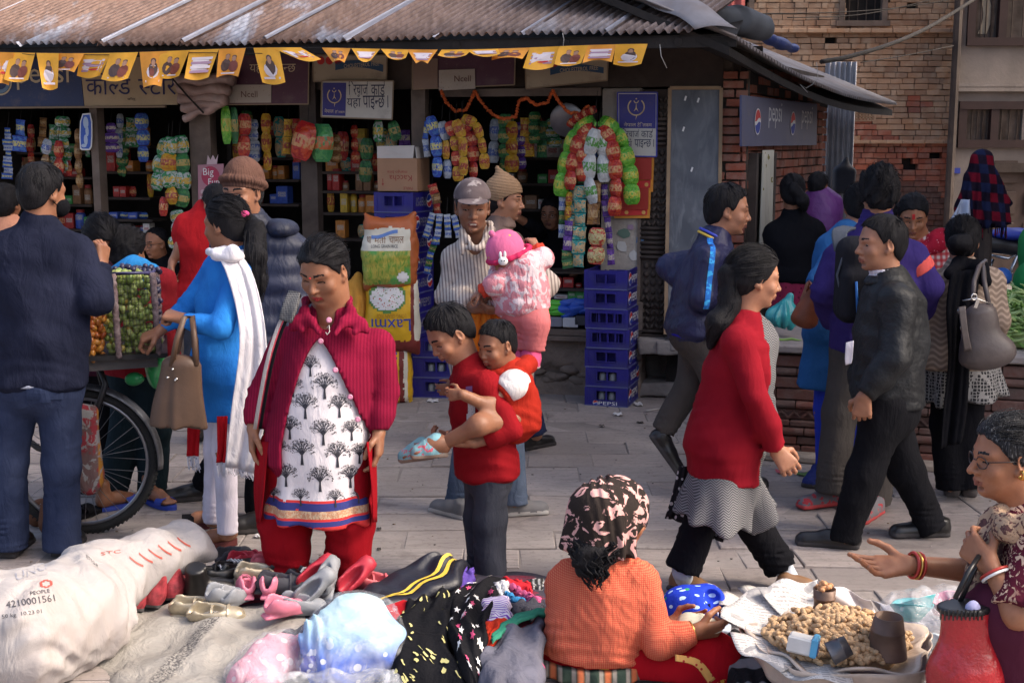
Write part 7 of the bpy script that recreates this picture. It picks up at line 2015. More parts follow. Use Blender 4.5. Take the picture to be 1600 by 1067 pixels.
for sx,a,b_,c_ in((-1,(722,362,6.0),(741,388,5.93),(722,396,5.95)),(1,(768,358,6.0),(748,388,5.93),(776,392,5.95))):A_,B_,C_=at(*a),at(*b_),at(*c_);S_.cap(A_,B_,.012,.009,k=.015);S_.cap(A_,C_,.012,.010,k=.015);S_.cap(A_.lerp(C_,.75),B_,.011,.009,k=.02);S_.cap(A_.lerp(B_,.4),A_.lerp(C_,.5),.013,k=.02)
S_.chain([at(722,362,6.0),at(724,352,6.1),at(745,346,6.17),at(766,350,6.1),at(768,358,6.0)],[.012]*5,k=.015);P.sdf('collar',S_,STR)
P.hand(P.j['WA'],(1,-.25,-.05),(0,.5,1),(-.1,-1,.4),.55,.95,fore=P.j['EA']);P.hand(P.j['WB'],(-1,-.15,.0),(0,.5,1),(.1,-1,.3),.6,.95,fore=P.j['EB'])
g=G();c=P.j['WB'].lerp(P.j['EB'],.18);g.lathe([(0,0),(.019,0),(.019,.008),(.015,.010),(0,.010)],c+V3((0,-.045,.005)),Zj(V3((0,0,1)),(0,-1,.15)),14);g.build('watch',Qb('steel',(.6,.55,.52),.3),P.root,True);Q1('watch_strap',c,P.j['WB']-P.j['EB'],.044,.006,Q5,P.root)
P.trousers('jeans',Qa('pale_denim',(.06,.085,.13),c2=(.11,.14,.2),fold=.7,fs=12),.014,(.095,.078,.07))
P.shoe(gnd(736,812),gnd(690,800),(SHOEG,SOLEW));P.shoe(gnd(775,806),gnd(822,803),(SHOEG,SOLEW));
hang('orange_wrap',[(738,486,5.86),(733,520,5.86),(731,560,5.9),(738,600,5.92)],[(795,490,5.84),(805,520,5.84),(822,538,5.9),(795,600,5.95)],Qa('orange_cloth',(.60,.17,.02),fold=.6),P.root,.012,3)
P.finish()
P=mk('baby in a pink bunny hat and padded pink suit asleep on the capped man',5.80,(800,815),dict(N=(806,415,-.02),SA=(790,425,.07),SB=(822,416,-.06),EA=(776,442,-.08),WA=(752,456,-.06),EB=(850,405,-.02),WB=(838,386,.02),HA=(806,474,.04),HB=(826,476,-.05),KA=(812,505,.0),KB=(838,502,-.08),FA=(815,545,.0),FB=(834,545,-.06)),(790,396,-.04,-60,42,.80),w=(.09,.105,.10,.10),d=(.07,.09,.09,.09),skin='tan',arm=(.03,.026,.022),leg=(.05,.04,.03),child=1,eyes=False,ears=False,vox=.007)
P.base.z=0;PNK=Qa('pink_hat',(.62,.14,.28),pat=Zb(30,.2,(.6,.4,.1),(12,.5)));S_=SDF(.004);S_.ell((0,-.012,.02),(.095,.115,.112));S_.ell((0,-.01,.145),(.018,.018,.018),k=.01);S_.cutf(lambda x,y,z:np.interp(y,[-.12,0,.03,.12],[-.09,-.07,.0,.03])-z);P.local('baby_hat',S_,PNK)
S_=SDF(.004);S_.chain([(.10*math.sin(a),-.012+.118*math.cos(a),-.02+.05*math.cos(a))for a in[6.283*i/16 for i in range(17)]],[.014]*17,k=.01);P.local('hat_band',S_,Qa('deep_pink',(.50,.03,.10)))
g=G();c=at(786,408,5.66);g.ball(c,(.022,.012,.02),10,7);g.ball(c+V3((-.012,0,.026)),(.007,.007,.017),8,5);g.ball(c+V3((.008,0,.028)),(.007,.007,.017),8,5);g.ball(c+V3((-.006,-.012,.002)),.003,6,4,mi=1);g.ball(c+V3((.006,-.012,.002)),.003,6,4,mi=1);g.build('bunny_badge',(Q4,INK_K),P.root,True)
SUIT=Qa('pink_white_padding',(.60,.24,.27),pat=Q7(13,.5,(.64,.52,.54),dist=2.0),fold=.9,fs=16)
P.top('padded_suit',SUIT,.022,.02,arm=(.05,.045,.038),sleeve=.45,shoulder=.05,wr=.006);
for e in 'AB':S_=SDF(.006);a,b_=P.j['E'+e],P.j['W'+e];S_.cap(a.lerp(b_,.15),b_,.042,.033,flat=True);S_.warp(lambda x,y,z:.003*np.sin(x*260));P.sdf('sleeve',S_,Qa('orange_red_knit',(.50,.055,.03),pat=lambda b,col:b.mix(b.stripes(b.sep()[0],9,.22,.1),col,(.05,.05,.05))));P.hand(b_,(b_-a),(0,.3,-1),(0,-1,.3),.6,.55,vox=.004)
P.trousers('leggings',Qa('salmon_fleece',(.56,.16,.16)),.016,(.062,.055,.05),waist=.01);P.shoe(P.j['FB']+V3((-.02,.05,-.07)),P.j['FB']+V3((.0,-.08,-.085)),(Qa('pink_shoe',(.55,.08,.18)),SOLEW),.13,wd=.032,h=.06,sole=.012);P.shoe(P.j['FA']+V3((-.02,.05,-.07)),P.j['FA']+V3((.0,-.08,-.085)),(Qa('pink_shoe',(.55,.08,.18)),SOLEW),.13,wd=.032,h=.06,sole=.012);P.finish()
P=mk('boy in a red jumper and grey jeans carrying the toddler on his back',5.1,(760,905),dict(N=(734,572,.02),SA=(724,600,.13),SB=(760,602,-.11),EA=(760,670,.19),WA=(712,682,.14),EB=(800,672,-.17),WB=(742,692,-.16),HA=(752,728,.07),HB=(770,728,-.07),KA=(750,812,.07),KB=(766,812,-.07),FA=(752,900,.07),FB=(766,905,-.07)),(702,520,.0,-62,34,.99),w=(.115,.115,.11,.115),d=(.075,.10,.095,.105),arm=(.036,.03,.022),leg=(.06,.045,.03),vox=.008,hv=.003,skin='tan',child=.6,nose=.8,open_=.55,jaw=.9)
P.hair(.007,[(-.12,-.075),(-.07,-.075),(-.04,-.045),(-.022,-.005),(-.004,.02),(.02,-.0),(.032,.035),(.055,.062),(.08,.075)],vox=.0036,rough=.001)
REDJ=Qa('scarlet_fleece',(.22,.006,.011),c2=(.26,.009,.013),fold=.45,fs=7,weave=300);P.top('jumper',REDJ,.014,.03,ak=.008,arm=(.052,.047,.043),sleeve=.72,wr=.006,fold=.010);
Q1('undershirt_collar',P.j['N']+V3((0,0,.0)),(P.hc-P.j['N']),.058,.007,Q4,P.root)
g_,f_=Qs(-.05,.045,-.12,.10,10,22);o=[x for x in P.root.children if x.name.startswith('jumper')][0];me=o.data;bv=BVHTree.FromPolygons([tuple(v.co+P.base)for v in me.vertices],[tuple(p.vertices)for p in me.polygons])
mid=[1 if abs(x+.0)<.03 and y>.05 else(2 if y<-.05 and math.sin(x*160+y*90)>0.1 else(0 if abs(x-.004*math.sin(y*60))<.024 else 3))for(x,y)in[(sum(g_[i][0]for i in f)/4,sum(g_[i][1]for i in f)/4)for f in f_]]
keep=[(f,m)for f,m in zip(f_,mid)if m!=3];Qe('chest_print',bv,at(700,645,4.8),(.9,.4,0),(0,0,1),(.42,.9,-.15),g_,[f for f,m in keep],(Qa('print_dotted',(.55,.52,.5),pat=Zb(160,.25,(.25,.2,.2))),Qb('print_violet',(.22,.10,.26)),Qb('print_amber',(.6,.26,.04))),o,.002,[m for f,m in keep])
P.hand(P.j['WB'],(-1,.1,-.12),(.1,.3,1),(0,-1,.5),.5,.82,fore=P.j['EB']);P.hand(P.j['WA'],(-1,-.3,-.05),(0,0,1),(0,-1,.2),.6,.82,fore=P.j['EA']);P.trousers('jeans',DENIM_G,.004,(.066,.064,.062),waist=.0,fold=.010,wl=.06)
for e in 'AB':h=P.j['F'+e].copy();h.z=0;P.shoe(h+V3((.06,0,0)),h+V3((-.2,0,0)),(SHOEG,SOLEW),.21,wd=.037)
P.finish()
P=mk('toddler in a red and white jacket riding on the back of the boy',5.08,(790,905),dict(N=(796,582,.03),SA=(778,598,.12),SB=(806,598,-.08),EA=(752,632,.18),WA=(712,606,.10),EB=(762,634,-.15),WB=(722,616,-.2),HA=(796,652,.09),HB=(802,656,-.09),KA=(745,662,.2),KB=(748,664,-.22),FA=(690,690,.14),FB=(688,696,-.16)),(776,538,.0,-50,14,.83),w=(.09,.10,.10,.10),d=(.07,.085,.09,.09),arm=(.03,.027,.022),leg=(.042,.036,.027),vox=.007,hv=.003,child=1,nose=.65,fat=.4,open_=.75)
P.hair(.005,[(-.12,-.07),(-.06,-.07),(-.03,-.03),(-.0,.012),(.02,.02),(.035,.05),(.06,.072),(.08,.078)],rough=.001,vox=.005)
b=MB_('red_white_jacket');s=b.sep();REDW=Qa('red_white_jacket',(.34,.022,.012),fold=.5)
P.top('jacket',REDW,.013,.04,ak=.008,arm=(.046,.042,.038),short=.55,shoulder=.052,midx=None);S_=SDF(.006);S_.ell(P.j['SB']+V3((-.01,-.01,-.01)),(.064,.064,.058));S_.cap(P.j['SB'],P.j['SB'].lerp(P.j['EB'],.42),.058,.052,flat=True);P.sdf('white_sleeve',S_,Qa('white_fleece',(.64,.60,.58),fold=.6))
S_=SDF(.006);S_.chain([P.j['N']+V3(v)for v in((-.07,-.05,.0),(-.02,-.075,-.005),(.05,-.05,.02),(.075,.02,.03),(.04,.07,.02))],[.026,.028,.032,.034,.03],k=.03);P.sdf('hood',S_,REDW);S_=SDF(.007);S_.ell((P.j['HA']+P.j['HB'])/2+V3((.01,0,-.01)),(.11,.12,.06));P.sdf('shorts',S_,Qa('white_fleece',(.64,.6,.58)))
for e,t in(('A',.6),('B',.6)):P.hand(P.j['W'+e],(-.9,.35 if e=='B' else-.2,-.1),(.2,1,0),(0,-.2,1),.55,.62,fore=P.j['E'+e],vox=.005)
SND=Qa('pale_blue_sandal',(.22,.42,.46),pat=Q7(30,.56,(.6,.12,.16)))
for e,a,b_ in(('A',(680,715,5.22),(626,722,5.20)),('B',(703,712,4.91),(644,716,4.90))):h,t=at(*a),at(*b_);P.foot(h+V3((0,0,.014)),t+V3((0,0,.014)),.14,ankle=P.j['F'+e]);P.shoe(h,t,(SND,Qc('tan_sole',(.25,.18,.13))),.155,low=True,wd=.034,sole=.018,vox=.005,name='sandal');Q1('sandal_strap',P.j['F'+e]+V3((.004,0,-.012)),(-1,0,.35),.036,.007,SND,P.root)
P.finish()
P=mk('young man in a navy tracksuit jacket with a yellow-edged collar striding right',6.4,(1075,760),dict(N=(1114,374,.0),SA=(1118,402,.15),SB=(1108,406,-.15),EA=(1048,415,.20),EB=(1098,468,-.20),WA=(1072,448,.14),WB=(1134,452,-.08),HA=(1088,512,.08),HB=(1086,512,-.08),KA=(1078,602,.08),KB=(1122,605,-.08),FA=(1034,676,.1),FB=(1140,735,-.06)),(1138,328,.0,84,6,1.06),skin='tan',jaw=.95)
P.hair(.010,seed=2);TRK=Qa('navy_tracksuit',(.007,.008,.040),c2=(.012,.014,.062),rough=.5,spec=.4,fold=.7,fs=9)
P.top('jacket',TRK,.026,.01,arm=(.075,.064,.054),fold=.012,wr=.008);Q8(P,TRK,.066,.04,d=.075);Q1('collar_edge',P.j['N']+V3((.006,0,.0)),(P.hc-P.j['N']),.088,.007,Qb('yellow_piping',(.62,.42,.06)),P.root);Q1('collar_edge',P.j['N']+V3((.010,0,.018)),(P.hc-P.j['N']),.084,.007,Qb('blue_piping',(.04,.06,.42)),P.root)
S_=SDF(.007);a=P.tr[4];S_.econe(a[0]+V3((.0,0,.02)),a[0]-V3((.01,0,.045)),a[1],(.19,.14),(.186,.138),flat=True,flat0=True);P.sdf('waistband',S_,(Qa('royal_band',(.03,.02,.40)),_MC['yellow_piping']),lambda c:(c[:,2]<a[0].z-.036).astype(np.int32))
ob_=[x for x in P.root.children if x.name.startswith('jacket')][0];bv=BVHTree.FromPolygons([tuple(v.co+P.base)for v in ob_.data.vertices],[tuple(p.vertices)for p in ob_.data.polygons])
g_,f_=Qs(-.013,.013,-.30,.03,3,26);Qe('sleeve_stripe',bv,at(1130,392,5.9),(1,0,0),(.12,0,1),(0,1,0),g_,f_,Qa('sky_stripe',(.03,.16,.52),pat=Q7(30,.55,(.06,.4,.75))),ob_,.003)
P.trousers('trousers',GREYT,.012,(.094,.074,.066),end=.97);P.hand(P.j['WB'],(.8,.3,.1),(-.3,1,0),(0,0,1),.6,fore=P.j['EB']);P.hand(P.j['WA'],(.8,-.4,-.1),(0,-1,0),(0,0,1),.5,fore=P.j['EA'])
h=at(1012,680,6.48);P.shoe(h,at(1042,722,6.47),(Q5,Zl),.27,up=(.75,0,.45));P.shoe(gnd(1120,760),gnd(1180,762),(Q5,Zl),.27);P.finish()
P=mk('woman in a bright red wool coat walking right with her long hair tied back',4.95,(1150,930),dict(N=(1160,498,.0),SA=(1176,528,.15),SB=(1152,534,-.14),EA=(1190,610,.17),EB=(1180,620,-.20),WA=(1200,690,.18),WB=(1212,702,-.14),HA=(1130,690,.09),HB=(1136,690,-.09),KA=(1165,800,.08),KB=(1100,800,-.08),FA=(1222,885,.08),FB=(1066,892,-.08)),(1180,434,.0,98,8,.99),w=(.135,.135,.13,.155),d=(.10,.12,.115,.13),vox=.008,skin='tan')
P.hair(.012,HL_W,seed=6);COAT=Qa('red_wool',(.18,.005,.013),c2=(.23,.008,.016),fold=.35,fs=6,weave=260,bump=.4)
P.locks('hair_tail',[P.hl(0,-.10,.0),at(1140,480,4.92),at(1122,505,4.90),at(1110,540,4.90)],[.05,.042,.045,.016],strands=16)
def fl(S):S.econe(P.tr[3][0],at(1128,746,4.95),(0,1,0),(.14,.12),(.185,.15),k=.06,flat=True)
HER=Qa('grey_herringbone',(.19,.185,.19),fold=.3,pat=lambda b,col:b.mix(b.stripes(b.math('ADD',b.math('MULTIPLY',b.sep()[2],1.0),b.math('MULTIPLY',b.math('ABSOLUTE',b.math('SUBTRACT',b.math('FRACT',b.math('MULTIPLY',b.sep()[0],25)),.5)),.03)),110,.5,.3),col,(.04,.04,.045)))
P.top('coat',(COAT,HER),.014,.02,ak=.007,arm=(.060,.050,.046),sleeve=.98,extra=fl,wr=.006,fold=.010,hang=.006,midx=lambda c:((c[:,0]>at(1184,600,4.95).x)&(c[:,1]>4.84)).astype(np.int32))
S_=SDF(.008);S_.econe(at(1135,715,4.93),at(1110,806,4.93),(0,1,0),(.13,.11),(.245,.150),flat=True);S_.cap(at(1150,735,4.92),at(1188,806,5.0),.07,.08,flat=True,k=.05);S_.warp(Zf(at(1130,800,4.95),9,.014,at(1130,740,4.95).z,at(1130,815,4.95).z));P.sdf('dress',S_,HER)
P.trousers('trousers',Qq,.004,(.066,.07,.072),waist=.0,end=.98,fold=.012);P.hand(P.j['WB'],(.45,-.1,-.55),(.0,1,-.3),(1,-.2,.3),.5,.95,fore=P.j['EB'])
TANS=Qc('tan_leather',(.20,.105,.05),.5,.2,10,.15);
for a,b_,e in(((1044,918),(1094,930),'B'),((1208,926),(1268,932),'A')):
 P.shoe(gnd(*a),gnd(*b_),(TANS,Zl),.235,wd=.036,low=True);S_=SDF(.007);S_.cap(P.j['F'+e],gnd(*a)+(gnd(*b_)-gnd(*a))*.5+V3((0,0,.05)),.042,.036,k=.02);P.sdf('sock',S_,Qa('pale_sock',(.42,.45,.5)))
DOT=Qa('dotted_black_cloth',(.018,.016,.018),pat=Zb(42,.33,(.42,.38,.37),sc=(1,1,1)),fold=.5)
hang('scarf_end',[(1062,728,5.05),(1050,770,5.06),(1038,808,5.06)],[(1086,728,5.0),(1080,780,5.02),(1072,818,5.02)],DOT,P.root,.01,1.4,8,8);hang('scarf_end',[(1134,748,5.12),(1120,790,5.12),(1108,840,5.12)],[(1156,748,5.1),(1146,800,5.1),(1130,846,5.1)],DOT,P.root,.01,1.4,8,8)
P.finish()
P=mk('man in a black leather jacket and dark trousers walking left',5.65,(1365,850),dict(N=(1388,438),SA=(1382,468,.17),SB=(1402,470,-.16),EA=(1352,560,.2),EB=(1398,556,-.21),WA=(1345,610,.2),WB=(1350,618,-.22),HA=(1386,632,.09),HB=(1388,632,-.09),KA=(1416,735,.09),KB=(1352,738,-.09),FA=(1452,818,.09),FB=(1322,838,-.09)),(1376,380,.0,-82,2,1.05),skin='tan',w=(.15,.15,.145,.155),d=(.105,.13,.125,.13))
P.hair(.007,seed=9);LEA=Qc('black_leather_jacket',(.010,.011,.013),.55,.3,6,.6,18,spec=.3,dist=.02)
P.top('leather_jacket',LEA,.026,.0,arm=(.082,.07,.056),sleeve=1.0,fold=.014,wr=.008,cuff=.05,extra=lambda S:S.warp(Qv(5,.007,13)));Q8(P,LEA,.086,.022,d=.09,th=.010);Q8(P,Qa('white_shirt',(.58,.54,.58)),.074,.050,d=.078,name='shirt_collar')
hang('shirt_hem',[(1322,535,5.45),(1320,560,5.45),(1321,570,5.45)],[(1334,532,5.44),(1332,560,5.44),(1330,568,5.44)],_MC['white_shirt'],P.root,.001,1,4,4)
P.trousers('trousers',DARKT,.012,(.10,.082,.07),end=1.10,wr=.006,fold=.012);P.hand(P.j['WB'],(-.05,.1,-1),(.4,1,0),(-1,0,0),.7,fore=P.j['EB'])
P.shoe(gnd(1345,856),gnd(1252,850),(Q5,Zl),.29,wd=.04);P.shoe(gnd(1483,836),gnd(1392,838),(Q5,Zl),.285,wd=.04);P.finish()
P=mk('man with thick black hair and a purple jacket with coral shoulder bands',6.2,(1335,795),dict(N=(1370,342),SA=(1312,404),SB=(1424,402),EA=(1288,456,-.03),EB=(1452,448,.0),WA=(1298,505,.12),WB=(1430,505,.2),HA=(1332,535),HB=(1386,535),KA=(1312,645),KB=(1372,655),FA=(1300,762),FB=(1368,780)),(1373,300,.0,176,8,1.03),w=(.185,.175,.16,.165),skin='tan')
P.hair(.016,Qt,rough=.007,seed=11);PUR=Qa('purple_jersey',(.030,.020,.11),c2=(.045,.03,.15),fold=.5)
P.top('jacket',PUR,.022,.03,arm=(.078,.068,.056),fold=.011);Q8(P,PUR,.075,.05,d=.07)
for x,e,s in((1312,'A',-1),(1430,'B',1)):S_=SDF(.007);c=P.j['S'+e].lerp(P.j['E'+e],.16);d=P.j['S'+e].lerp(P.j['E'+e],.5);S_.cap(c,d,.081,.078,flat=True);S_.cut(c,c-d);S_.cut(c+V3((s*.0,.06,0)),(0,1,0));P.sdf('shoulder_band',S_,Qa('coral_band',(.56,.09,.08)))
P.trousers('trousers',GREYT,.016,(.098,.088,.082),waist=.06,end=1.06,fold=.012);SNK=Qa('grey_sneaker',(.16,.15,.16),pat=Q7(22,.55,(.42,.05,.06)),fold=0);SOLER=Qb('coral_sole',(.50,.06,.06),.7)
P.shoe(gnd(1318,786),gnd(1268,792),(SNK,SOLER),.27);P.shoe(gnd(1372,800),gnd(1352,812),(SNK,SOLER),.27);P.finish();P19=P
P=mk('woman with a red forehead mark and red shawl facing the street behind the platform',7.95,(1430,640),dict(N=(1440,378),SA=(1412,396),SB=(1466,392),EA=(1404,440),EB=(1474,440),WA=(1415,470,-.15),WB=(1455,470,-.15),HA=(1425,490),HB=(1452,490),KA=(1415,500,-.3),KB=(1455,500,-.3),FA=(1418,520,-.1),FB=(1450,520,-.1)),(1426,337,-.05,-14,22,1.10),skin='red',fat=.5,open_=.6)
P.hair(.010,HL_W);P.locks('hair_bun',[P.hl(.06,-.10,.0),P.hl(.09,-.10,-.04)],[.04,.03]);P.top('blouse',Qa('checked_blouse',(.50,.40,.38),pat=Zq((.34,.02,.03),26,.5,mix_=.85)),.02,.05,arm=(.075,.065,.05));g=G();g.box(P.hl(0,.092,.035),(.008,.004,.016),P.hM);g.build('forehead_mark',Zt,P.root)
S_=SDF(.008);n=P.j['N'];S_.chain([n+V3(v)for v in((-.08,-.06,-.06),(-.02,-.09,-.05),(.06,-.08,-.0),(.11,-.02,.03),(.15,.0,-.04),(.17,-.02,-.16))],[.03,.045,.05,.05,.04,.025],k=.04);S_.warp(Qd(2,.010,45));P.sdf('shawl',S_,Qa('red_shawl',(.30,.012,.03),pat=Zb(50,.2,(.5,.2,.25)),fold=.7));P.trousers('skirt',Qa('dark_red_cloth',(.14,.01,.02)),.02);P.finish()
P=mk('woman with a black bun, brown patterned jumper and long black shawl seen from behind',6.35,(1500,780),dict(N=(1500,418),SA=(1464,446),SB=(1546,442),EA=(1446,510,.02),EB=(1556,500,-.02),WA=(1470,560,.2),WB=(1545,560,.1),HA=(1478,555),HB=(1520,555),KA=(1478,660),KB=(1512,660),FA=(1484,758),FB=(1512,755)),(1504,375,.02,158,6,.98),w=(.15,.145,.135,.16),skin='tan')
P.hair(.012,Qt,rough=.003);P.locks('hair_bun',[P.hl(.02,-.115,.0),P.hl(-.02,-.12,-.02),P.hl(.02,-.12,-.035)],[.032,.035,.03]);
def cable(b,col):
 s=b.sep();w=b.math('SINE',b.math('ADD',b.math('MULTIPLY',s[2],210),b.math('MULTIPLY',b.math('SINE',b.math('MULTIPLY',s[0],95)),2.0)));col=b.mix(b.ramp(w,-.2,.5),(.21,.155,.12),col)
 v=b.voro(5.5,vec=b.mapv((1,.01,.8)));r=b.stripes(v,16,.5,.2);return b.mix(b.math('MULTIPLY',b.math('LESS_THAN',v,.19),b.math('MULTIPLY_ADD',r,.7,.3)),col,(.42,.33,.25))
P.top('patterned_jumper',Qa('patterned_knit',(.34,.26,.20),pat=cable,fold=.3),.022,.05,arm=(.076,.066,.056));NET=Qa('net_tunic',(.33,.31,.30),pat=lambda b,c:b.mix(b.math('GREATER_THAN',b.voro(60,feature='DISTANCE_TO_EDGE',rnd=.3),.12),(.26,.25,.24),(.03,.03,.032)))
S_=SDF(.008);a=P.tr[4];S_.econe(a[0],at(1505,622,6.35),a[1],(.175,.13),(.21,.15),flat=True);S_.warp(Zf(a[0],8,.014,a[0].z,a[0].z-.2));P.sdf('tunic',S_,NET);P.trousers('trousers',Qq,-.01,(.085,.075,.07),waist=0,end=1.05)
hang('shawl',[(1486,425,6.18),(1478,480,6.15),(1480,560,6.16),(1472,640,6.17),(1468,700,6.18)],[(1530,420,6.2),(1524,480,6.15),(1516,560,6.15),(1512,640,6.16),(1505,690,6.18)],Qq,P.root,.012,1.5);S_=SDF(.007);S_.chain([at(1484,428,6.2),at(1500,412,6.3),at(1530,420,6.25),at(1540,440,6.18)],[.03,.035,.04,.03],k=.03);P.sdf('shawl_wrap',S_,Qq)
for x,e in((1487,'A'),(1515,'B')):h=gnd(x,778);P.shoe(h,h+V3((.08,.25,0)),(Q5,Qc('wedge_heel',(.09,.075,.07),.7)),.24,sole=.04,h=.10,wd=.037)
P.finish()
P=mk('woman in a black top and maroon skirt seen from behind beyond the platform',8.55,(1240,648),dict(N=(1240,336),SA=(1214,362),SB=(1268,360),EA=(1205,405,-.03),EB=(1274,400,.05),WA=(1225,425,.15),WB=(1262,410,.2),HA=(1228,430),HB=(1260,430),KA=(1228,520),KB=(1258,520),FA=(1230,630),FB=(1256,630)),(1238,300,.0,172,4,.98),skin='dark')
P.hair(.012,Qt);P.locks('hair_tail',[P.hl(0,-.11,.02),P.hl(.06,-.10,-.06),P.hl(.08,-.08,-.12)],[.04,.04,.02]);P.top('top',Qq,.022,.02,arm=(.07,.06,.05));S_=SDF(.012);a=P.tr[4];S_.econe(a[0]+V3((0,0,.05)),V3((a[0].x,a[0].y,.12)),(1,0,0),(.17,.13),(.22,.2),flat=True);S_.warp(Zf(a[0],9,.02,a[0].z,.1));P.sdf('skirt',S_,Qa('maroon_skirt',(.20,.02,.05),pat=Zb(30,.22,(.08,.01,.02))));P.finish()
P=mk('small child in a purple padded jacket held beside the woman in black',8.75,(1280,645),dict(N=(1280,308),SA=(1268,318),SB=(1296,318),EA=(1264,340),EB=(1300,340),WA=(1264,355,.1),WB=(1292,352,.1),HA=(1272,358),HB=(1290,358),KA=(1272,378,.1),KB=(1290,378,.1),FA=(1272,400,.05),FB=(1290,400,.05)),(1279,290,.0,140,0,.78),w=(.09,.1,.1,.1),d=(.07,.09,.09,.09),skin='dark')
P.hair(.008);PUJ=Qa('purple_padding',(.11,.025,.15),rough=.5,spec=.4);P.top('padded_jacket',PUJ,.03,.03,arm=(.055,.05,.045));Q8(P,Qb('child_collar_blue',(.05,.06,.45)),.07,.03,th=.012);P.trousers('trousers',DARKT);P.finish()
P=mk('person wrapped in a green shawl sitting on the platform behind the heap of beans',7.75,tuple(PFH((1628-1150)/2000*7.2,-.55,PTOP)),dict(N=(1646,352),SA=(1622,376),SB=(1684,378),EA=(1620,430,-.05),EB=(1692,430),WA=(1632,440,-.2),WB=(1664,440,-.2),HA=(1634,478),HB=(1672,478),KA=(1618,440,-.25),KB=(1674,440,-.25),FA=(1622,490,-.2),FB=(1669,490,-.2)),(1644,312,.0,-60,10,1.0))
GRN=Qa('green_shawl',(.02,.16,.05),c2=(.03,.22,.07),fold=.8,fs=6);S_=SDF(.010);P.trunk_into(S_,.045);S_.ell(P.hc,(.115,.125,.145),k=.04);S_.chain([P.j['SA'],P.j['EA'],P.j['WA']],[.09,.085,.07],k=.05);S_.cap(P.j['HA'],P.j['KA'],.13,.11,k=.05);S_.cap(P.j['KA'],P.j['FA'],.11,.12,k=.05);S_.ell(P.hl(0,.1,-.02),(.06,.06,.09),P.hM,k=.02,mode='s');S_.warp(Qd(14,.012,18));P.sdf('shawl',S_,GRN);P.finish()
P=mk('woman in blue tunic and royal blue leggings hidden behind the man with the backpack',6.75,(1288,750),dict(N=(1325,362),SA=(1304,388),SB=(1352,386),EA=(1290,412,-.1),EB=(1362,440),WA=(1266,446,-.2),WB=(1340,480,.2),HA=(1292,520),HB=(1330,520),KA=(1288,640),KB=(1328,640),FA=(1286,735),FB=(1328,735)),(1342,322,.05,175,8,.96))
P.hair(.012,HL_W);BT=Qa('mid_blue_cotton',(.025,.10,.26));P.top('tunic',BT,.018,.02,arm=(.058,.05,.038),extra=lambda S:S.econe(P.tr[4][0],at(1300,608,6.75),(1,0,0),(.175,.13),(.20,.15),flat=True,k=.04));P.trousers('leggings',Qa('royal_cotton',(.03,.05,.42)),.0,(.075,.056,.045));P.hand(P.j['WA'],(-.4,-.2,-1),(.3,0,-1),(0,-1,0),.8,.95,fore=P.j['EA'])
for x in(1284,1326):P.shoe(gnd(x,748),gnd(x-12,756),(Qa('blue_shoe',(.03,.04,.16)),Zl),.23)
P.finish()
P=mk('seated seller in an orange checked blouse and black and pink headscarf counting notes',4.22,(925,1052),dict(N=(952,872,-.0),SA=(890,915,.02),SB=(1000,908,-.05),EA=(880,1005,.12),EB=(1026,1004,-.12),WA=(1046,976,.12),WB=(1086,986,-.10),HA=(888,1022,.0),HB=(970,1022,-.02),KA=(1010,1030,.35),KB=(1112,1044,-.06),FA=(1090,1040,.3),FB=(1020,1065,.05)),(968,806,.03,112,12,.97),w=(.145,.155,.15,.165),d=(.09,.12,.125,.13),skin='red',vox=.007,hv=.003,fat=.4,arm=(.046,.038,.028),ears=True)
P.base.z=0
ORC=Qa('orange_check',(.56,.19,.10),var=.06,fold=.6,fs=8,fdist=.025,pat=Zq((.46,.02,.02),150,.5,mix_=.5));P.top('blouse',ORC,.018,-.01,arm=(.066,.058,.044),sleeve=.92,fold=.014,wr=.008,wl=.04,vox=.0065)
SK=Qa('red_sari',(.34,.006,.012),fold=.5,fs=6,pat=Zb(7.5,.25,(.60,.30,.05),gate=(60,.47)),fdist=.02);S_=SDF(.008);S_.cap(P.j['HB'],P.j['KB'],.09,.125,k=.05);S_.cap(P.j['KB'],P.j['FB'],.10,.085,k=.05);S_.cap(P.j['HA'],P.j['KA'],.09,.10,k=.05);S_.cap(P.j['KA'],P.j['FA'],.10,.08,k=.05);S_.econe(P.tr[4][0]+V3((0,0,.0)),P.tr[4][0]-V3((0,0,.07)),(1,0,0),(.16,.13),(.16,.13),k=.05);S_.warp(Qd(15,.010,16));S_.cut((0,0,.012),(0,0,-1));P.sdf('sari',S_,SK)
S_=SDF(.008);a=P.tr[4];S_.econe(a[0]+V3((0,0,.0)),a[0]-V3((0,0,.07)),a[1],(.195,.158),(.21,.175),flat=True,flat0=True);S_.warp(Zf(a[0],14,.010,a[0].z+.02,a[0].z-.08));S_.cut((0,0,.01),(0,0,-1));P.sdf('waist_cloth',S_,Qa('woven_band',(.04,.06,.045),pat=lambda b,c:b.mix(b.stripes(b.sep()[0],22,.3,.1),b.mix(b.stripes(b.sep()[0],11,.22,.1),c,(.50,.14,.06)),(.30,.26,.22))))
hang('sari_border',[(1055,1022,4.00),(1092,1030,3.985),(1118,1060,3.99)],[(1055,1032,3.99),(1086,1040,3.975),(1108,1068,3.98)],Qa('gold_border',(.58,.30,.09),pat=Zb(60,.3,(.36,.03,.03))),P.root,.0,1,4,12,th=.006)
HS=Qa('horse_print_cotton',(.026,.020,.018),fold=.6,fs=9,pat=Q7(15,.54,(.56,.31,.29),3,1.6,(1,1,1.3)));S_=SDF(.005);hl=P.hl;M=P.hM
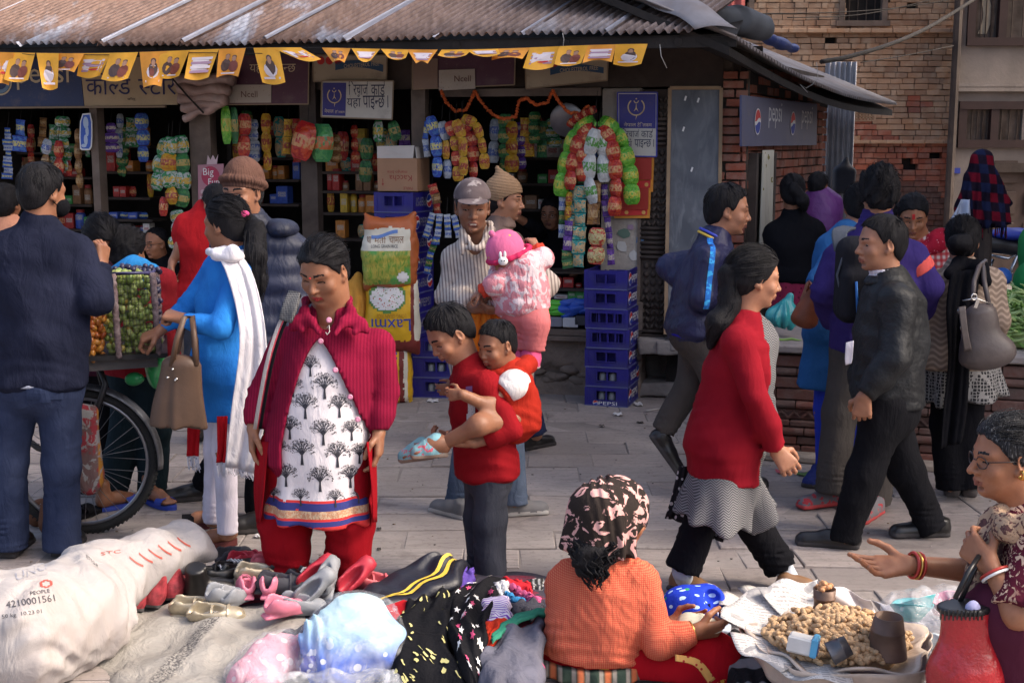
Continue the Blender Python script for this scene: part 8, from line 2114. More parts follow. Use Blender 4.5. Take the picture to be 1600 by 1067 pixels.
S_.ell(hl(0,-.015,.034),(.088,.108,.098),M,k=.02);S_.chain([hl(0,-.04,.03),at(935,800,4.16),at(932,838,4.15)],[.09,.085,.085],k=.06);S_.econe(at(942,800,4.18),at(934,858,4.165),(1,0,.1),(.095,.075),(.128,.088),k=.06,flat=True);S_.chain([hl(.075,.045,.02),hl(.082,.0,-.03),hl(.07,-.02,-.08)],[.018,.02,.02],k=.03);S_.chain([hl(-.075,.045,.02),hl(-.082,.0,-.03),hl(-.07,-.02,-.08)],[.018,.02,.02],k=.03)
S_.ell(hl(0,.10,-.055),(.066,.075,.10),M,k=.015,mode='s');S_.warp(Zf(at(945,800,4.2),9,.008,at(945,770,4.2).z,at(940,850,4.2).z,3));S_.warp(Qp(hl(0,-.02,.06),(1,.2,.2),.020,.16,.06,3));P.sdf('headscarf',S_,HS)
r_=[at(884+108*t,856+10*math.sin(t*6)-10*math.sin(t*3.14),4.16-.085*math.sin(t*3.14))for t in[i/14 for i in range(15)]];stick('scarf_hem',r_,.0055,Qa('pink_grey_hem',(.30,.20,.20)),P.root,6)
P.locks('curly_hair',[at(925,845,4.12),at(922,870,4.08),at(918,890,4.07)],[.065,.06,.03],rough=.010,strands=0,flat=((0,1,0),.6));g=G();R=random.Random(3)
for i in range(70):
 x,y=R.uniform(888,968),R.uniform(842,866);p=at(x,y,4.07+R.uniform(-.01,.03));ph=R.uniform(0,6);L=R.uniform(.06,.125);am=R.uniform(.006,.012);fr=R.uniform(5,9)
 g.tube([p+V3((am*math.sin(ph+t*fr*.25)+(930-x)*.0002*t,-am*math.cos(ph+t*fr*.25)*.6-.004*t,-L*t/9))for t in range(10)],[.0042]*8+[.003,.001],4)
g.build('curls',P.hairm,P.root,True);Zw(P)
P.hand(P.j['WB'],(.9,.25,-.05),(-.3,.9,.5),(.1,.3,1),.55,.98,fore=P.j['EB'],vox=.0036);P.hand(P.j['WA'],(.9,-.1,.1),(.2,-.8,.5),(.2,.3,1),.4,.95,fore=P.j['EA'],vox=.004)
for i in range(6):Q1('bangle',P.j['WB'].lerp(P.j['EB'],.06+i*.045),P.j['WB']-P.j['EB'],.037+.001*i,.0028,Qb('bangle_red',(.42,.04,.03),.3)if i%2 else GOLD,P.root)
P.finish();P16=P
P=mk('old woman in glasses and a maroon flowered blouse holding out her open hand',3.5,(1600,1150),dict(N=(1602,795,.02),SA=(1572,850,.16),SB=(1622,860,-.16),EA=(1520,892,.16),EB=(1590,960,-.24),WA=(1420,882,.12),WB=(1548,884,-.16),HA=(1612,1060,.12),HB=(1640,1065,-.10),KA=(1560,990,.08),KB=(1575,960,-.12),FA=(1570,1150,.10),FB=(1585,1150,-.10)),(1572,712,.02,-84,4,.99),skin='red',vox=.006,hv=.0026,fat=.45,hair=HAIRG,w=(.135,.15,.15,.17),d=(.10,.13,.14,.14),nose=1.15,leg=(.09,.07,.05),open_=.7)
P.base.z=0
P.hair(.009,HL_W,vox=.0048);P.locks('hair_bun',[P.hl(0,-.12,-.01),P.hl(0,-.13,-.03)],[.035,.03],mat=HAIR);Zw(P);Q1('earring',P.hl(-.082,-.004,-.036),(1,.4,0),.010,.005,GOLD,P.root);Q1('earring',P.hl(.082,-.004,-.036),(1,-.4,0),.010,.005,GOLD,P.root)
MAR=Qa('maroon_cotton',(.075,.016,.032),fold=.5,fs=6);MARF=Qa('maroon_flowered',(.085,.012,.025),fold=.5,pat=lambda b,c:b.mix(b.math('MULTIPLY',b.ramp(b.noise(26,3,dist=2.5),.53,.56),b.ramp(b.noise(6,2),.35,.45)),c,(.60,.42,.30)))
P.top('blouse',MARF,.018,.06,arms='B',short=.98,arm=(.072,.068,.05),wr=.007,fold=.010);S_=SDF(.007);S_.ell(P.j['SA'],.066);S_.cap(P.j['SA'],P.j['SA'].lerp(P.j['EA'],.80),.072,.072,flat=True);S_.warp(Qd(3,.006,25));P.sdf('sleeve',S_,MAR)
S_=SDF(.009);
for e in 'AB':S_.cap(P.j['H'+e],P.j['K'+e],.14,.115,k=.06);S_.cap(P.j['K'+e],P.j['F'+e],.115,.13,k=.06)
S_.warp(Qd(17,.012,12));S_.cut((0,0,.01),(0,0,-1));P.sdf('sari',S_,MAR)
LACES=Qa('beige_lace_scarf',(.36,.25,.17),fold=.8,fs=16,pat=Q7(40,.52,(.10,.05,.05),3,1.5));S_=SDF(.006);S_.chain([at(1596,800,3.66),at(1560,818,3.5),at(1578,828,3.36),at(1610,812,3.32)],[.028,.032,.032,.026],k=.04);S_.chain([at(1560,820,3.48),at(1546,860,3.42),at(1536,915,3.40),at(1532,965,3.41)],[.045,.042,.035,.03],k=.04,sq=((0,1,0),.6));S_.warp(Qd(6,.010,55,(1.5,1.5,.4)));P.sdf('scarf',S_,LACES)
P.hand(P.j['WA'],(-1,-.06,-.05),(.0,-.45,1),(-.1,.9,.45),.16,1.02,fore=P.j['EA'],vox=.003,spread=1.05,curls=(.1,.22,.28,.3),thumb=.15);P.hand(P.j['WB'],(-.35,.5,.35),(.6,.8,0),(-.2,.1,1),.75,.98,fore=P.j['EB'],vox=.0034)
for k in range(3):Q1('bangle',P.j['WA'].lerp(P.j['EA'],.06+.05*k),P.j['WA']-P.j['EA'],.037,.005,(Qb('bangle_red',(.42,.04,.03),.3),GOLD,_MC['bangle_red'])[k],P.root)
for k in range(2):Q1('bangle',P.j['WB'].lerp(P.j['EB'],.14+.06*k),P.j['WB']-P.j['EB'],.038,.004,(_MC['bangle_red'],Q4)[k],P.root)
P.finish()
# fruit cart
def cart():
 Y=5.80;c=at(128,722,Y);r=.325
 root=Qh('fruit_cart','black bicycle fruit cart with a wire-fronted tray of grapes','cart',(c.x,Y,0))
 MET=Qc('worn_black_metal',(.018,.018,.02),.45,.3,8,.2,40,metal=.4,dirt=(.08,.07,.065));RUB=Qc('tyre_rubber',(.02,.02,.02),.85,.3,9,.5,90);STEEL=Qb('rim_steel',(.32,.32,.34),.3,.8)
 ax=V3((.12,-1,0)).normalized();u=V3((1,.12,0)).normalized();z=V3((0,0,1));c.z=r+.018
 C=lambda a,q:c+u*(math.cos(a)*q)+z*(math.sin(a)*q)
 w=ob('wheel',Ze('hub',*(lambda g:(g.v,g.f))((lambda g:(g.tube([c-ax*.05,c+ax*.05],.022,10),g)[1])(G())),(MET,)),root)
 g=G();g.tube([C(6.283*i/48,r)for i in range(48)],.021,8,closed=True);g.build('tyre',RUB,w,True)
 g=G();[g.box(C(6.283*i/90,r+.017),(.004,.016,.006),Zj(ax,C(6.283*i/90,1)-c))for i in range(90)];g.build('tread',RUB,w)
 g=G();g.tube([C(6.283*i/48,r-.026)for i in range(48)],.010,6,closed=True);g.build('rim',STEEL,w,True)
 for i in range(32):g=G();a=6.283*i/32;g.tube([c+ax*(.035 if i%2 else-.035)+(C(a+1.2*(1 if i%4<2 else-1),.02)-c),C(a,r-.03)],.0016,4);g.build('spoke',STEEL,w)
 MUD=Qc('scratched_mudguard',(.10,.10,.11),.45,.3,20,.3,30,metal=.5,dirt=(.32,.32,.33));g=G();g.sheet(lambda a,b:C(-.12+1.7*a,r+.045-.018*(2*b-1)**2)+ax*((b-.5)*.085),22,6);o=g.build('mudguard',MUD,root,True);o.modifiers.new('thickness','SOLIDIFY').thickness=.003
 g=G();g.tube([c+ax*.07,at(165,600,Y-.06),at(150,560,Y)],.014,8);g.tube([c-ax*.07,at(160,600,Y+.1),at(150,560,Y)],.014,8);g.tube([c+ax*.05,at(60,700,Y),at(-20,640,Y)],.015,8);g.tube([at(150,570,Y),at(20,590,Y)],.016,8);g.build('frame',MET,root,True)
 T=[at(112,566,Y-.22),at(262,556,Y-.10),at(262,552,Y+.45),at(100,556,Y+.45)];zt=T[0].z
 for p in T:p.z=zt
 g=G();g.slab(T,(0,0,.022));g.build('tray',MET,root);g=G();g.slab([p-V3((0,0,.05))for p in(T[0]+V3((.06,.05,0)),T[1]+V3((-.06,.05,0)),T[2]+V3((-.06,0,0)),T[3]+V3((.06,0,0)))],(0,0,.045));g.build('tray_frame',Qc('grey_wood',(.10,.09,.085),.8),root)
 ROPE=Qc('wound_rag',(.16,.11,.11),.9,.5,60,.8,70,dirt=(.34,.28,.27),dist=.01);TW=Qb('violet_tube',(.05,.045,.12),.4)
 tp=lambda x,y,dy:at(x,y,Y+dy)
 posts=[(tp(176,428,-.17),tp(186,560,-.17)),(tp(238,426,-.10),tp(249,555,-.10)),(tp(166,424,.16),tp(176,550,.16)),(tp(244,420,.2),tp(252,545,.2))]
 for a,b in posts:
  g=G();R=random.Random(int(a.x*99));n=26;g.tube([a.lerp(b,i/n)for i in range(n+1)],[.010+.006*abs(math.sin(i*1.7))+R.uniform(0,.003)for i in range(n+1)],7);g.build('post',ROPE,root,True)
 g=G();q=[posts[0][0],posts[1][0],posts[3][0],posts[2][0]];g.tube(q,.008,6,closed=True);g.build('top_rail',TW,root,True)
 g=G();a0,a1,b0,b1=posts[0][0],posts[0][1],posts[1][0],posts[1][1]
 for i in range(1,12):g.tube([a0 .lerp(b0,i/12),a1 .lerp(b1,i/12)],.0011,3)
 for i in range(1,16):g.tube([a0 .lerp(a1,i/16),b0 .lerp(b1,i/16)],.0011,3)
 o=g.build('wire_net',MET,root);o['kind']='stuff'
 def berry(nm,c1,c2,tr=.1):
  b=MB_(nm);rnd=_n(b.nt,'ShaderNodeObjectInfo').outputs['Random'];col=b.mix(rnd,c1,c2);b.b.inputs['Subsurface Weight'].default_value=.25;b.b.inputs['Subsurface Radius'].default_value=(.01,.012,.004);b.b.inputs['Subsurface Scale'].default_value=.5;return b.done(col,.28,0,.45)
 GR=berry('grape_green',(.17,.25,.05),(.33,.37,.12));BG=berry('grape_black',(.012,.012,.035),(.03,.025,.06));DT=berry('date_red',(.30,.06,.015),(.52,.24,.04));GY=berry('grape_golden',(.48,.33,.06),(.42,.36,.10));STM=Qb('grape_stem',(.16,.15,.05))
 g=G();g.ball((0,0,0),(.0155,.0155,.0175),9,6);gm=g.me('grape',GR,True);gy=gm.copy();gy.materials[0]=GY;g=G();g.ball((0,0,0),.0135,8,6);gb=g.me('grape',BG,True)
 R=random.Random(31);cen=[(188,455),(222,450),(205,478),(228,490),(188,500),(212,520),(232,532),(190,535)]
 for k,(x,y)in enumerate(cen):
  cc=tp(x,y,-.03);b=Qh('grape_bunch','bunch of green grapes pressed against the wire, %s'%('top left','top right','upper middle','right edge above the middle','left edge below the middle','lower middle','bottom right corner','bottom left corner')[k],'grapes',cc,'green grape bunches on the cart')
  g=G();g.tube([cc+V3((0,0,.06)),cc,cc-V3((0,.02,.05))],.003,5);g.build('stem',STM,b)
  for i in range(34):
   a=R.uniform(0,6.28);q=math.sqrt(R.random());p=V3((math.cos(a)*q*.062,R.uniform(-.085,.0)*(1-.4*q),math.sin(a)*q*.062));ob('grape',gy if(x<200 and R.random()<.22)else gm,b,loc=p).rotation_euler=(R.uniform(-.5,.5),R.uniform(-.5,.5),0)
 b=Qh('grape_bunch','bunch of black grapes lying on top of the green ones','grapes',tp(214,424,.02))
 for i in range(46):ob('grape',gb,b,loc=V3((R.uniform(-.11,.09),R.uniform(-.08,.1),R.uniform(-.012,.018))))
 for i in range(16):ob('grape',gb,b,loc=V3((R.uniform(.075,.09),R.uniform(-.03,.05),R.uniform(-.28,-.03))))
 b=Qh('grape_bunch','bunch of large yellow-green grapes under the top rail','grapes',tp(196,432,-.05))
 for i in range(20):o=ob('grape',gm,b,loc=V3((R.uniform(-.07,.07),R.uniform(-.06,.03),R.uniform(-.01,.02))));o.scale=(1.35,)*3
 g=G();g.ball((0,0,0),(.0155,.0155,.022),9,6);dm=g.me('date',DT,True)
 for i in range(78):
  a=R.uniform(-1.7,1.7);zz=R.random();q=.058*(1-.45*max(0,zz-.5));p=tp(143,561-80*zz,-.10)+V3((math.sin(a)*q,-math.cos(a)*q,0));o=ob('date',dm,None,loc=p);o.rotation_euler=(R.uniform(-.4,.4),R.uniform(-1.2,1.2),0);tag(o,'shiny red and yellow date in the heap beside the grapes','date','dates heaped on the cart')
 S=SDF(.008);S.ell(tp(143,525,-.10),(.045,.045,.10));v,q=S.mesh();Ql('fruit_bag',Qf('fruit_bag',v,q,None,(Qc('amber_bag',(.25,.10,.03)),)),'amber bag of fruit inside the heap of dates','bag')
 a=at(138,690,Y-.12);S=SDF(.008);S.box(a,(.055,.03,.17),Zv(-.1),rnd=.03);S.ell(at(140,748,Y-.12),(.06,.04,.07),k=.04);S.warp(Qd(4,.010,24));v,q=S.mesh()
 Ql('woven_bag',Qf('woven_bag',v,q,None,(Qa('printed_sacking',(.20,.12,.11),pat=lambda b,c:b.mix(b.ramp(b.noise(14,3,dist=1.5),.52,.56),b.mix(b.stripes(b.sep()[0],9,.12,.05),b.mix(b.ramp(b.noise(9,3),.5,.55),c,(.34,.05,.06)),(.50,.22,.04)),(.34,.32,.30))),)),'worn printed woven bag hanging in front of the cart wheel','bag')
 S=SDF(.008);S.ell(at(247,578,Y+.05),(.06,.05,.085));S.cap(at(250,565,Y+.05),at(240,545,Y+.05),.03,.015,k=.04);S.ell(at(212,592,Y),(.045,.03,.03));S.warp(Qd(9,.010,40));v,q=S.mesh();Ql('plastic_bag',Qf('plastic_bag',v,q,None,(Qc('green_plastic',(.03,.28,.08),.3,spec=.6,bump=.3,bs=25,dist=.01),)),'crumpled green plastic bag under the cart tray','bag')
 S=SDF(.01);S.ell(gnd(92,806,.1),(.09,.1,.12));S.ell(gnd(62,800,.06),(.08,.08,.07));S.warp(Qd(3,.012,20));v,q=S.mesh();Ql('cloth_bundle',Qf('cloth_bundle',v,q,None,(Qa('rust_bundle',(.16,.07,.04),fold=.8),)),'rust brown cloth bundle on the ground behind the man in jeans','bundle')
cart()
# bags people carry
def Zo(label,S,mat,name='handbag',handle=None,hm=None,extras=None,cat='bag'):
 v,q=S.mesh();a=v.min(0);c=V3(((v[:,0].min()+v[:,0].max())/2,(v[:,1].min()+v[:,1].max())/2,float(a[2])));root=Qh(name,label,cat,c)
 link(bpy.data.objects.new('body',Qf('body',v-A(c),q,None,(mat,))),root)
 for pts,r in(handle or[]):g=G();g.tube(pts,r,6);g.build('handle',hm or mat,root,True)
 if extras:extras(root)
 return root
BRL=Qc('brown_leather',(.085,.048,.03),.5,.15,6,.25,30,spec=.4,dist=.006)
def bags():
 Y=5.26;S=SDF(.008);M=Zv(.1);T=lambda x,y,d=0:at(x,y,Y+d)
 S.econe(T(284,572),T(280,664),(1,0,.0),(.085,.05),(.115,.062),k=.03,flat=True);S.warp(Qd(2,.006,14));S.warp(Zf(T(282,620),5,.006,T(0,560).z,T(0,665).z))
 Zo('brown leather tote bag hanging from the forearm of the girl in blue',S,BRL,handle=[([T(268,572,-.03),T(276,530,-.03),T(288,496,.0),T(300,494,.04),T(304,530,.0),T(306,572,-.02)],.013),([T(272,576,.05),T(282,530,.06),T(294,494,.08),T(306,530,.06),T(308,576,.05)],.012)],extras=lambda r:[(lambda g:(g.ball(T(x,y,-.056),.006,7,5),g.build('stud',Qb('stud_steel',(.6,.58,.55),.25,.9),r,True)))(G())for x,y in((262,590),(270,577),(274,594),(276,592))])
 BP=Qa('grey_backpack',(.075,.085,.105),fold=.4,weave=200);BK=Qa('black_backpack',(.018,.018,.022),fold=.4);Y=5.95;S=SDF(.009);S.box(T(1348,436),(.125,.08,.20),Zv(0),rnd=.07);S.box(T(1344,462,-.07),(.09,.05,.12),rnd=.04,k=.03);S.warp(Qd(3,.006,14))
 def bx(r):
  for xs in(((1316,392),(1312,360),(1326,352),(1342,356)),((1384,388),(1394,362),(1388,352),(1378,352))):
   hang('strap',[(xs[0][0]-12,xs[0][1],5.98),(xs[1][0]-12,xs[1][1],6.03),(xs[2][0]-8,xs[2][1],6.1)],[(xs[0][0]+12,xs[0][1],5.98),(xs[1][0]+12,xs[1][1]+3,6.01),(xs[2][0]+12,xs[2][1]+3,6.08)],BP,r,.0,1,4,10,th=.012)
  g=G();g.tube([T(1318,480,-.055),T(1308,430,-.05),T(1322,385,-.045),T(1350,375,-.05),T(1385,388,-.05)],.006,6);g.build('zip',BP,r,True);g=G();g.tube([T(1338,440,-.125),T(1340,490,-.125)],.006,6);g.build('blue_piping',Qb('piping_blue',(.03,.16,.5)),r,True)
 Zo('black and grey backpack on the back of the man in purple',S,BK,'backpack',extras=bx)
 Y=6.02;S=SDF(.008);S.econe(T(1530,490),T(1538,556),(1,0,.12),(.075,.05),(.12,.06),k=.04);S.ell(T(1545,545),(.11,.06,.075),k=.05);S.warp(Qd(5,.006,18));TAUP=Qc('taupe_leather',(.085,.068,.064),.45,.2,7,.3,30,spec=.4,dist=.006);RING=Qb('stud_steel',(.6,.58,.55),.25,.9)
 def ex(r):
  for x,y in((1501,486),(1505,512),(1507,524),(1522,464)):Q1('ring',T(x,y,-.06),(.2,-1,.1),.014,.003,RING,r)
  hang('flap_strap',[(1497,480,5.95),(1502,520,5.94),(1506,548,5.95)],[(1508,478,5.95),(1512,518,5.94),(1518,546,5.95)],TAUP,r,0,1,3,8,th=.006);g=G();g.box(T(1526,474,-.06),(.008,.004,.022),Zv(0,0,.3));g.build('buckle',RING,r)
  for s in(0,):g=G();g.tube([T(1504,470,-.05),T(1525,466,-.055),T(1552,476,-.05)],.004,5);g.build('zip',RING,r,True)
 Zo('taupe leather shoulder bag with ring buckles worn by the woman in the patterned jumper',S,TAUP,extras=ex,handle=[([T(1520,470,-.03),T(1522,440,.02),T(1530,416,.14),T(1540,408,.25)],.012),([T(1545,475,-.01),T(1538,440,.05),T(1536,416,.17)],.012)])
 Y=6.5;S=SDF(.009);S.econe(T(1272,458),T(1258,500),(1,0,0),(.045,.04),(.075,.05),k=.04);S.warp(Qd(8,.010,24));Zo('brown and orange leather bag held at the platform by the woman in blue',S,Qc('rust_leather',(.22,.06,.025),.5,.35,8,.3,25,dirt=(.07,.03,.02)),handle=[([T(1262,455),T(1264,440,-.03),T(1272,455)],.010)])
 Y=7.6;S=SDF(.010);S.ell(T(1222,494),(.09,.08,.075));S.cap(T(1228,480),T(1234,464),.045,.02,k=.04);S.warp(Qd(4,.016,30));S.warp(Zf(T(1226,480),9,.012,T(0,460).z,T(0,490).z));Zo('turquoise plastic bag standing on the stone top of the platform',S,Qc('turquoise_plastic',(.03,.30,.32),.35,spec=.6,bump=.4,bs=20,dist=.012),'plastic_bag')
 Y=3.32;S=SDF(.008);S.econe(T(1507,950),T(1508,1095),(1,0,.1),(.07,.05),(.088,.07),k=.05,flat=True,flat0=True);S.ell(T(1500,1056),(.085,.065,.09),k=.06);S.warp(Qv(7,.014,11));RB=Qc('red_vinyl',(.34,.012,.018),.25,.25,8,.5,16,spec=.6,dist=.02);BLV=Qc('black_vinyl',(.012,.012,.013),.35)
 def ey(r):
  S2=SDF(.006);S2 .econe(T(1507,944),T(1507,953),(1,0,.1),(.073,.053),(.075,.055),flat=True,flat0=True);v,q=S2 .mesh();link(bpy.data.objects.new('black_rim',Qf('black_rim',v-A(r.location),q,None,(BLV,))),r)
  for i in range(12):g=G();g.box(T(1470+i*6.5,960+(i%2),-.064+abs(i-5.5)**2*.0009),(.0018,.002,.014));g.build('stitch',BLV,r)
  S2=SDF(.005);S2 .ell(T(1520,950,-.03),(.022,.012,.022));S2 .warp(Qd(3,.004,70));v,q=S2 .mesh();link(bpy.data.objects.new('tissue',Qf('tissue',v-A(r.location),q,None,(Qb('tissue_lilac',(.36,.36,.56)),))),r)
 Zo('shiny red vinyl bag with a black rim hanging from the arm of the old woman',S,RB,handle=[([T(1492,935,-.03),T(1512,895,-.01),T(1530,868,.03)],.007),([T(1500,940,.03),T(1520,895,.03),T(1536,865,.05)],.007)],hm=BLV,extras=ey)
 g=G();g.tube([at(1468,1046,3.4),at(1500,950,3.30)],.0028,5);
bags()
# shawl on a post, sheet, motorbike, sack
def back_right():
 Y=8.9;T=lambda x,y,d=0:at(x,y,Y+d)
 g=G();g.tube([V3((T(1540,400).x,Y,0)),T(1540,262)],.06,10);Ql('post',g.me('post',Qk),'dark wooden post carrying the plaid shawl','post')
 S=SDF(.013);S.ell(T(1534,246),(.075,.07,.05),k=.05);S.cap(T(1532,248),T(1538,290),.06,.11,k=.05);S.econe(T(1534,262),T(1540,352),(1,0,-.05),(.07,.06),(.155,.11),k=.05,flat=True);S.cap(T(1550,280),T(1580,318),.04,.03,k=.06);S.cap(T(1515,280),T(1503,326),.04,.035,k=.06);S.warp(Zf(T(1536,300),10,.020,T(0,245).z,T(0,350).z,1));S.warp(Qd(12,.012,18));v,q=S.mesh();c=v.min(0)
 def pl(b,col):
  s=b.sep();a=b.stripes(b.math('ADD',s[0],b.math('MULTIPLY',s[2],.12)),9,.5,.06);z=b.stripes(b.math('ADD',s[2],b.math('MULTIPLY',s[0],.1)),8,.5,.06)
  col=b.mix(b.math('MULTIPLY',a,z),col,(.17,.008,.02));return b.mix(b.math('MULTIPLY',b.math('SUBTRACT',1.0,a),b.math('SUBTRACT',1.0,z)),col,(.016,.02,.055))
 r=Qh('plaid_shawl','dark red and blue plaid shawl with a fringe draped over the post','shawl',T(1536,350));me=Qf('shawl',v-A(r.location),q,None,(Qa('plaid_wool',(.016,.010,.020),pat=pl,fold=.6),));link(bpy.data.objects.new('cloth',me),r)
 g=G();R=random.Random(4)
 for i in range(44):a=R.uniform(0,6.28);p=T(1538,352)+V3((math.cos(a)*.15,math.sin(a)*.10,0));g.tube([p+V3((0,0,.02)),p+V3((R.uniform(-.01,.01),0,-R.uniform(.05,.10)))],.004,4)
 g.build('fringe',_MC['plaid_wool'],r)
 g=G();P_=[T(1452,405,-.4),T(1514,405,-.4),T(1518,312,-.3),T(1500,312,-.3)];g.sheet(lambda u,v:P_[0].lerp(P_[1],u).lerp(P_[3].lerp(P_[2],u),v)+V3((0,.03*math.sin(u*9+v*5),0)),12,12);o=Ql('plastic_sheet',g.me('plastic_sheet',Qc('milky_plastic',(.42,.46,.56),.35,.12,5,.4,12,dist=.02),True),'pale blue-white plastic sheet stretched slanting behind the platform','sheet');o.modifiers.new('thickness','SOLIDIFY').thickness=.004
 Y=9.4;r=Qh('motorbike','dark motorbike under a blue cover parked behind the platform','motorbike',(T(1580,420).x,Y,0));CH=Qb('chrome',(.55,.56,.58),.2,.9);BLK=Qc('bike_black',(.014,.014,.018),.35)
 def part(nm,f,m,vx=.012):S=SDF(vx);f(S);v,q=S.mesh();link(bpy.data.objects.new(nm,Qf(nm,v-A(r.location),q,None,(m,))),r)
 part('saddle',lambda S:(S.box(T(1562,385),(.16,.12,.055),Zv(0,0,.12),rnd=.04),S.warp(Qd(2,.006,18))),BLK);part('cover',lambda S:(S.ell(T(1580,366),(.18,.14,.045)),S.warp(Qd(5,.014,18))),Qc('blue_cover',(.03,.06,.42),.45,bump=.3,bs=20));part('bundle',lambda S:(S.ell(T(1563,432,-.15),(.08,.08,.07)),S.warp(Qd(7,.010,26))),Qc('azure_plastic',(.03,.14,.50),.35))
 for pts,rr in(([T(1545,398,-.1),T(1575,404,-.1),T(1590,396,-.1)],.010),([T(1596,388,-.1),T(1570,442,-.12)],.014),([T(1548,430,-.1),T(1572,426,-.1),T(1596,432,-.1)],.008),([T(1552,405,.1),T(1545,425,.1)],.010)):g=G();g.tube(pts,rr,7);g.build('rail',CH,r,True)
 for x in(1548,1640):g=G();c=V3((T(x,400).x,Y,.29));g.tube([c+V3((math.cos(6.283*i/28)*.26,0,math.sin(6.283*i/28)*.26))for i in range(28)],.04,8,closed=True);g.build('tyre',BLK,r,True)
 g=G();g.box((T(1590,400).x,Y,.55),(.25,.10,.16),ch=.05);g.build('engine',BLK,r)
 for x,y in((1455,388),(1358,385)):
  pass
 Y=10.8;r=Qh('scooter','dark scooter with a bright lamp parked by the brick house','scooter',(T(1330,400).x,Y,0));S=SDF(.014);S.box(T(1335,410),(.16,.2,.3),rnd=.08);S.ell(T(1333,378),(.12,.12,.08));v,q=S.mesh();link(bpy.data.objects.new('body',Qf('body',v-A(r.location),q,None,(BLK,))),r);g=G();g.ball(T(1342,372,-.16),.03,8,6);g.build('lamp',CH,r,True);g=G();g.tube([T(1318,372),T(1330,364),T(1350,368)],.012,6);g.build('handlebar',CH,r,True)
 for s in(-.1,.1):g=G();c=V3((T(1333,400).x,Y+s*5,.25));g.tube([c+V3((0,math.cos(6.283*i/24)*.2,math.sin(6.283*i/24)*.2))for i in range(24)],.05,8,closed=True);g.build('wheel',BLK,r,True)
 Y=12.2;S=SDF(.016);S.box(T(1320,282),(.10,.06,.12),rnd=.04);S.cap(T(1321,262),T(1323,248),.04,.02,k=.06);S.warp(Qd(3,.014,12));v,q=S.mesh();Ql('hanging_sack',Qf('hanging_sack',v,q,None,(Qc('black_sacking',(.022,.024,.035),.7,bump=.3,bs=15),)),'bulging dark sack hung on the corrugated iron sheet','sack')
back_right()
# beans
def beans():
 b=MB_('bean_green');rnd=_n(b.nt,'ShaderNodeObjectInfo').outputs['Random'];isl=_n(b.nt,'ShaderNodeNewGeometry').outputs['Random Per Island'];BM=b.done(b.mix(b.math('FRACT',b.math('ADD',rnd,isl)),(.16,.29,.06),(.38,.48,.19)),.45,0,.4)
 R=random.Random(17);ms=[]
 for k in range(4):
  g=G();L=.085;cv=(.006,.016,-.010,.022)[k];g.tube([(-L+2*L*t/6,cv*(1-(2*t/6-1)**2),.004*math.sin(t*2))for t in range(7)],[.002,.007,.0085,.009,.0085,.007,.002],6);ms.append(g.me('bean',BM,True))
 c=at(1640,530,7.42);c.z=PTOP;core=SDF(.02);core.ell(c+V3((0,0,0)),(.50,.34,.30));core.cut((0,0,PTOP+.003),(0,0,-1));v,q=core.mesh();link(bpy.data.objects.new('bean_heap',Qf('bean_heap',v,q,None,(BM,))));o=bpy.data.objects['bean_heap'];tag(o,'mass of green beans inside the heap on the platform','beans',kind='stuff')
 big=G()
 for i in range(620):
  a=R.uniform(2.2,5.6)if i<520 else R.uniform(0,6.28);h=R.random()**.8;ph=math.acos(min(1,h));rr=math.sin(ph);p=c+V3((math.cos(a)*rr*.51,math.sin(a)*rr*.35,h*.305+R.uniform(0,.02)))
  e=(R.uniform(-.5,.5),R.uniform(-.6,.6),R.uniform(0,6.28))
  if i<300:o=ob('bean',R.choice(ms),None,loc=p);o.rotation_euler=e;tag(o,'fresh green bean in the heap on the platform','bean','green beans heaped on the platform')
  else:
   M=M4.Translation(p)@M4.Rotation(e[2],4,'Z')@M4.Rotation(e[1],4,'Y');m=ms[i%4];big.add([M@v.co for v in m.vertices],[tuple(f.vertices)for f in m.polygons])
 tag(big.build('bean_mass',BM),'more green beans lying in the heap on the platform','beans',kind='stuff')
 for(x,y,l)in((1230,531,'single green bean dropped on the stone top of the platform'),):o=ob('bean',ms[1],None,loc=gnd(x,y,PTOP+.008));tag(o,l,'bean')
beans()
